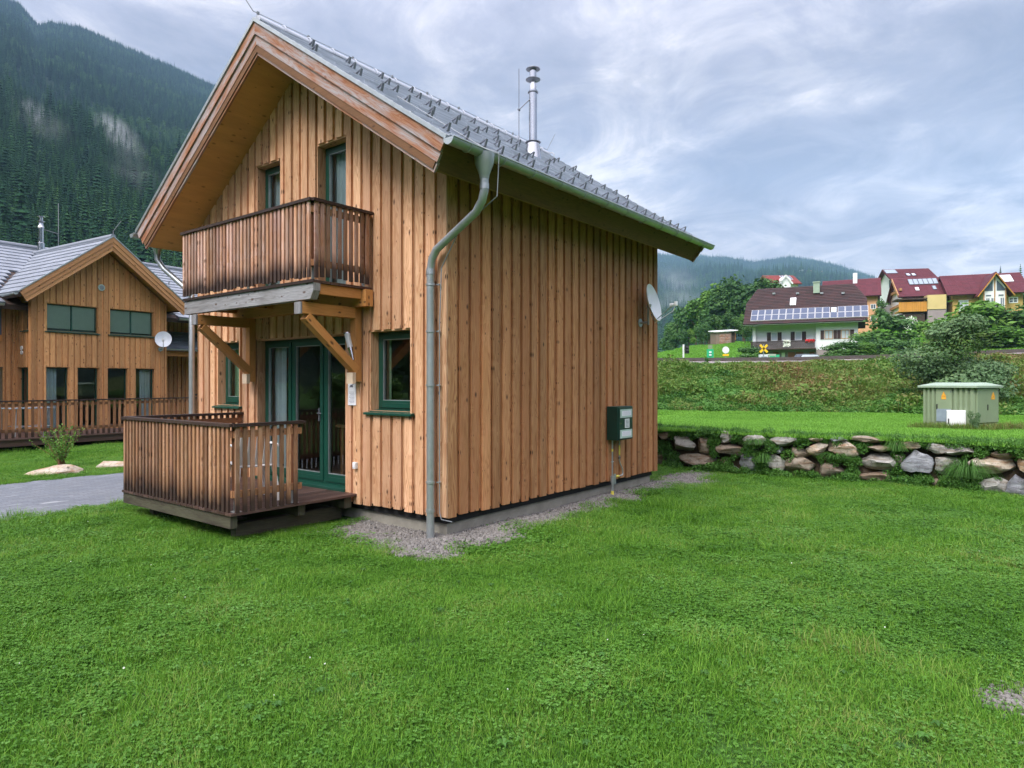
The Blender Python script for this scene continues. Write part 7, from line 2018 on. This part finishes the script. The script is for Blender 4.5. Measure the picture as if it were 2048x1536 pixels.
# centre house: wine roof, yellow box, wooden balcony
t_, L, f_, z_, ro_, ri, zr = hs('wine-red roofed house with pale yellow block and orange timber balcony', 1805, 112, 1893, 110, 635, 593, 556, 9, 'render_white', 'winetile', ovx=.7, ovy=.8)
for k in range(6): roof_panel(ro_, ri, f_(1826 + k * 10), f_(1835.5 + k * 10), ri[0] + .60 * (zr - ri[0]), ri[0] + .90 * (zr - ri[0]), 'pvdark', 'darksteel', 'solar_collector', .14, .06)
roof_panel(ro_, ri, f_(1834), f_(1841), ri[0] + .28 * (zr - ri[0]), ri[0] + .44 * (zr - ri[0]), 'velux', 'winframe', 'skylight', .15, .12); roof_panel(ro_, ri, f_(1869), f_(1877), ri[0] + .30 * (zr - ri[0]), ri[0] + .50 * (zr - ri[0]), 'pvdark', 'darksteel', 'skylight', .12, .1)
m_ = MB(); m_.box((f_(1845), -3.0, z_(1860, 622)), (f_(1882), -.02, z_(1860, 594)), .5); m_.build('yellow_block', 'cream', t_)
m_ = MB(); m_.box((f_(1846), -2.9, -4), (f_(1881), -.1, z_(1860, 622) - .01), .5); m_.build('block_base', 'plinth', t_)
m_ = MB(); x0, x1 = f_(1789), f_(1843.5)
for i in range(36): m_.box((x0 + (x1 - x0) * i / 36, -3.2, z_(1815, 627)), (x0 + (x1 - x0) * (i + 1) / 36 - .01, -3.1, z_(1815, 608)), None, 2)
m_.box((x0, -3.09, z_(1815, 627)), (x1, -.02, z_(1815, 625)), .5); bo = m_.build('balcony', 'orange_board', t_)
m_ = MB(); m_.box((x0 - .4, -3.5, z_(1815, 604)), (x1, -.02, z_(1815, 604) + .2), .5); m_.build('balcony_roof', 'darkbrown', bo)
for x in (x0 + .1, x0 + 2, x1 - .15): m_ = MB(); m_.box((x, -3.15, z_(1815, 608) + .002), (x + .15, -3.0, z_(1815, 604) - .002), .5); m_.build('post', 'darkbrown', bo)
m_ = MB(); m_.box((x0 + .3, -2.8, -3), (x1 - .2, -.1, z_(1815, 627) - .3), .5); m_.build('dark_base', 'darkbrown', t_)
win(t_, f_(1888.5), f_(1894.5), z_(1891, 606), z_(1891, 596), 0, mull=0)
m_ = MB()
for k in range(3): m_.beam((-.75, -.8 + .1, ri[0] + .1), (-.75, 4.4, zr - .25), .12, .5) if k == 0 else None
m_.box((-.35, .3, z_(1800, 600) - 1), (-.01, 8, z_(1800, 600) - .6), .5); m_.box((-.35, .3, z_(1800, 600) + 1.6), (-.01, 8, z_(1800, 600) + 2.0), .5); m_.build('gable_timber', 'tan_timber', t_)
# right house with white centre gable
t_, L, f_, z_, ro_, ri, zr = hs('long yellow house with wine-red roof and white glazed centre gable', 1905, 108, 2046, 104.7, 642, 588, 549, 9, 'ochre', 'winetile', ovx=.9, ovy=.9)
m_ = MB(); m_.box((.02, -.04, z_(1930, 600)), (L, -.002, z_(1930, 588) - .0), .5); m_.build('upper_boarding', 'tan_timber', t_)
x0, x1 = f_(1959), f_(2004); xm = (x0 + x1) / 2; zl = z_(1981, 580); zg = z_(1981, 552)
m_ = MB(); m_.box((x0, -2.0, -3), (x1, -.05, zl), .5); m_.hexa([(x0, -2, zl + .001), (x1, -2, zl + .001), (x1, 4, zl + .001), (x0, 4, zl + .001), (xm - .02, -2, zg), (xm + .02, -2, zg), (xm + .02, 4, zg), (xm - .02, 4, zg)], .5); gbl = m_.build('centre_gable', 'render_white', t_)
m_ = MB()
slg = (zg - zl) / ((x1 - x0) / 2)
for sg in (-1, 1):
    e = (x1 - x0) / 2 + .9; xe = xm + sg * e; ze_ = zg - slg * e + .12; 
    m_.hexa([(xm, -2.7, zg + .12), (xe, -2.7, ze_), (xe, 4.2, ze_), (xm, 4.2, zg + .12), (xm, -2.7, zg + .30), (xe, -2.7, ze_ + .18), (xe, 4.2, ze_ + .18), (xm, 4.2, zg + .30)], .5)
m_.build('gable_roof', 'winetile', gbl)
m_ = MB()
for sg in (-1, 1): e = (x1 - x0) / 2 + .9; m_.beam((xm, -2.72, zg + .05), (xm + sg * e, -2.72, zg - slg * e + .05), .08, .34, up=(0, 1, 0))
m_.build('bargeboard', 'orange_board', gbl)
for sg in (-1, 1):
    m_ = MB(); a, b = xm + sg * .25, xm + sg * 1.35; zt = zg - slg * .35 - .35; zz = zg - slg * 1.35 - .35; lo = zz - .25
    P_ = [(a, -2.02, lo), (b, -2.02, lo), (b, -2.02, zz), (a, -2.02, zt)]; m_.face(P_, r=.5); m_.face([(x, -2.01, z + (.12 if z > lo else -.12)) for x, y, z in P_], r=.5, mi=1); m_.build('gable_window', ['glass_far', 'winframe'], gbl)
win(gbl, x0 + .25, x0 + 1.1, zl - 1.3, zl - .9, -2, mull=0); win(gbl, x1 - 1.1, x1 - .25, zl - 1.3, zl - .9, -2, mull=0)
for (a, b) in ((.1, .30), (.32, .55), (.72, .93)): win(gbl, x0 + (x1 - x0) * a, x0 + (x1 - x0) * b, z_(1981, 612) - 1.2, z_(1981, 598), -2, mull=1, rows=2, fw=.1)
m_ = MB(); 
for xx in (x0, xm - .08, x1 - .16): m_.box((xx, -2.06, -2), (xx + .16, -2.005, zl if xx != xm - .08 else zg - .4), .5)
m_.build('corner_trim', 'tan_timber', gbl)
win(t_, f_(1917), f_(1937), z_(1927, 622), z_(1927, 600), -.0, glass='velux', mull=1, fw=.12); win(t_, f_(2017), f_(2036), z_(2026, 606), z_(2026, 594), 0, mull=1, rows=2, fw=.14)
m_ = MB(); m_.box((f_(2006), -.1, z_(2025, 593)), (f_(2040), -.045, z_(2025, 589)), .5); m_.build('lintel_band', 'cream', t_)
for k in range(3): roof_panel(ro_, ri, f_(2000 + k * 12.2), f_(2011.6 + k * 12.2), ri[0] + .52 * (zr - ri[0]), ri[0] + .86 * (zr - ri[0]), 'velux', 'winframe', 'solar_collector', .14, .08)
# pale roofs in the clearing on the far mountain
for i, (px, py, w_) in enumerate(((1598, 549, 1.6), (1612, 550, 2.8), (1626, 549, 3.2), (1545, 551, 1.4), (1638, 550, 2.2))):
    ph = math.atan((px - CXP) / FPX); best = None
    for tt in span(.05, .98, 120):
        P = mount(ph, tt); yy_ = HZ - (P.z - CAMH) / P.y * FPX
        if best is None or abs(yy_ - py) < best[0]: best = (abs(yy_ - py), P)
    P = best[1]; s_ = P.y / FPX; t_ = thing('far_farm', ('tiny pale farm building left in the far mountain clearing', 'small pale farm second in the far clearing', 'largest pale farm building in the far clearing', 'lone white speck of a farm left of the far clearing', 'brownish farm right in the far clearing')[i], 'farm building', (P.x, P.y - 20, P.z + 6), 0, 'farms in the far mountain clearing')
    W_ = w_ * s_ * 1.6; m_ = MB(); m_.box((-W_, 0, -10), (W_, 14, 1.2 * s_), .5); m_.build('wall', ('render_white', 'peach', 'render_white', 'render_white', 'tan_timber')[i], t_); m_ = MB(); m_.hexa([(-W_ - 1, -1, 1.2 * s_), (W_ + 1, -1, 1.2 * s_), (W_ + 1, 15, 1.2 * s_), (-W_ - 1, 15, 1.2 * s_), (-W_, 6.9, 2.1 * s_), (W_, 6.9, 2.1 * s_), (W_, 7.1, 2.1 * s_), (-W_, 7.1, 2.1 * s_)], .5); m_.build('roof', 'redtile', t_)

# ------------------------------------------------------------------ drifting mist and the haze of the valley
def mist(label, p0, p1, rad, dens, seed, rz=.5):
    """a wisp of low cloud between two points"""
    p0, p1 = Vector(p0), Vector(p1); c = (p0 + p1) / 2; d = (p1 - p0); L = d.length
    bm = bmesh.new(); bmesh.ops.create_icosphere(bm, subdivisions=3, radius=1); me = bpy.data.meshes.new('mist'); bm.to_mesh(me); bm.free()
    o_ = bpy.data.objects.new('mist', me); COL.objects.link(o_); o_.location = c; o_.rotation_mode = 'QUATERNION'; o_.rotation_quaternion = d.to_track_quat('X', 'Z'); o_.scale = (L / 2, rad, rad * rz)
    m, t, oo = new_mat('mist'); pv = t.n('VolumePrincipled'); pv.inputs['Color'].default_value = (.95, .97, 1, 1); pv.inputs['Anisotropy'].default_value = .1
    tc = t.n('TexCoord').outputs['Object']; ln = t.n('VectorMath', operation='LENGTH'); t.L.new(tc, ln.inputs[0])
    wp = t.vmath('ADD', t.vmath('MULTIPLY', tc, (L / rad / 2 * .55, 1.0, rz)), (seed, seed * 2.3, 0)); n = t.noise(wp, 2.3, 5, .6, .8)
    fall = t.ramp(ln.outputs['Value'], [(.05, 1.0), (1.0, 0.0)], 'EASE'); nn = t.ramp(n, [(.34, 0.0), (.78, 1.0)], 'EASE')
    t.L.new(t.math('MULTIPLY', t.math('MULTIPLY', fall, nn), dens), pv.inputs['Density']); t.L.new(pv.outputs[0], oo.inputs['Volume']); me.materials.append(m)
    return tag(o_, label, 'mist', 'wisps of mist', 'stuff')
def on_slope(px, py, lift=12):
    ph = math.atan((px - CXP) / FPX); best = None
    for tt in span(.03, .98, 160):
        P = mount(ph, tt); yy_ = HZ - (P.z - CAMH) / P.y * FPX
        if best is None or abs(yy_ - py) < best[0]: best = (abs(yy_ - py), P)
    P = best[1]; return P * ((P.length - lift) / P.length)
mist('bright slanting wisp of mist on the left slope', on_slope(205, 225, 95), on_slope(285, 345, 95), 13, .019, 1.0)
mist('faint wisp of mist left of the bright one on the left slope', on_slope(20, 190, 95), on_slope(130, 290, 95), 16, .010, 4.0)
mist('pale mist spreading below the bright wisp near the chalet roof', on_slope(200, 330, 80), on_slope(340, 370, 80), 18, .010, 7.0)
mist('pale cloud of mist in the valley between the chalet and the wooded knoll', on_slope(1310, 560, 60), on_slope(1385, 590, 60), 80, .007, 2.0, .8)
mist('faint mist low in the dark valley behind the knoll', on_slope(1300, 640, 60), on_slope(1390, 600, 60), 50, .004, 5.0, .8)
m_ = MB(); m_.box((-3300, -3300, -1.3), (3300, 3300, 1000), .5)
m, t, oo = new_mat('haze'); pv = t.n('VolumePrincipled'); pv.inputs['Color'].default_value = (.40, .63, .90, 1); pv.inputs['Density'].default_value = .00018; pv.inputs['Anisotropy'].default_value = .0
t.L.new(pv.outputs[0], oo.inputs['Volume']); M['haze'] = m
tag(m_.build('haze', 'haze'), 'thin blue valley haze', 'haze', None, 'stuff')
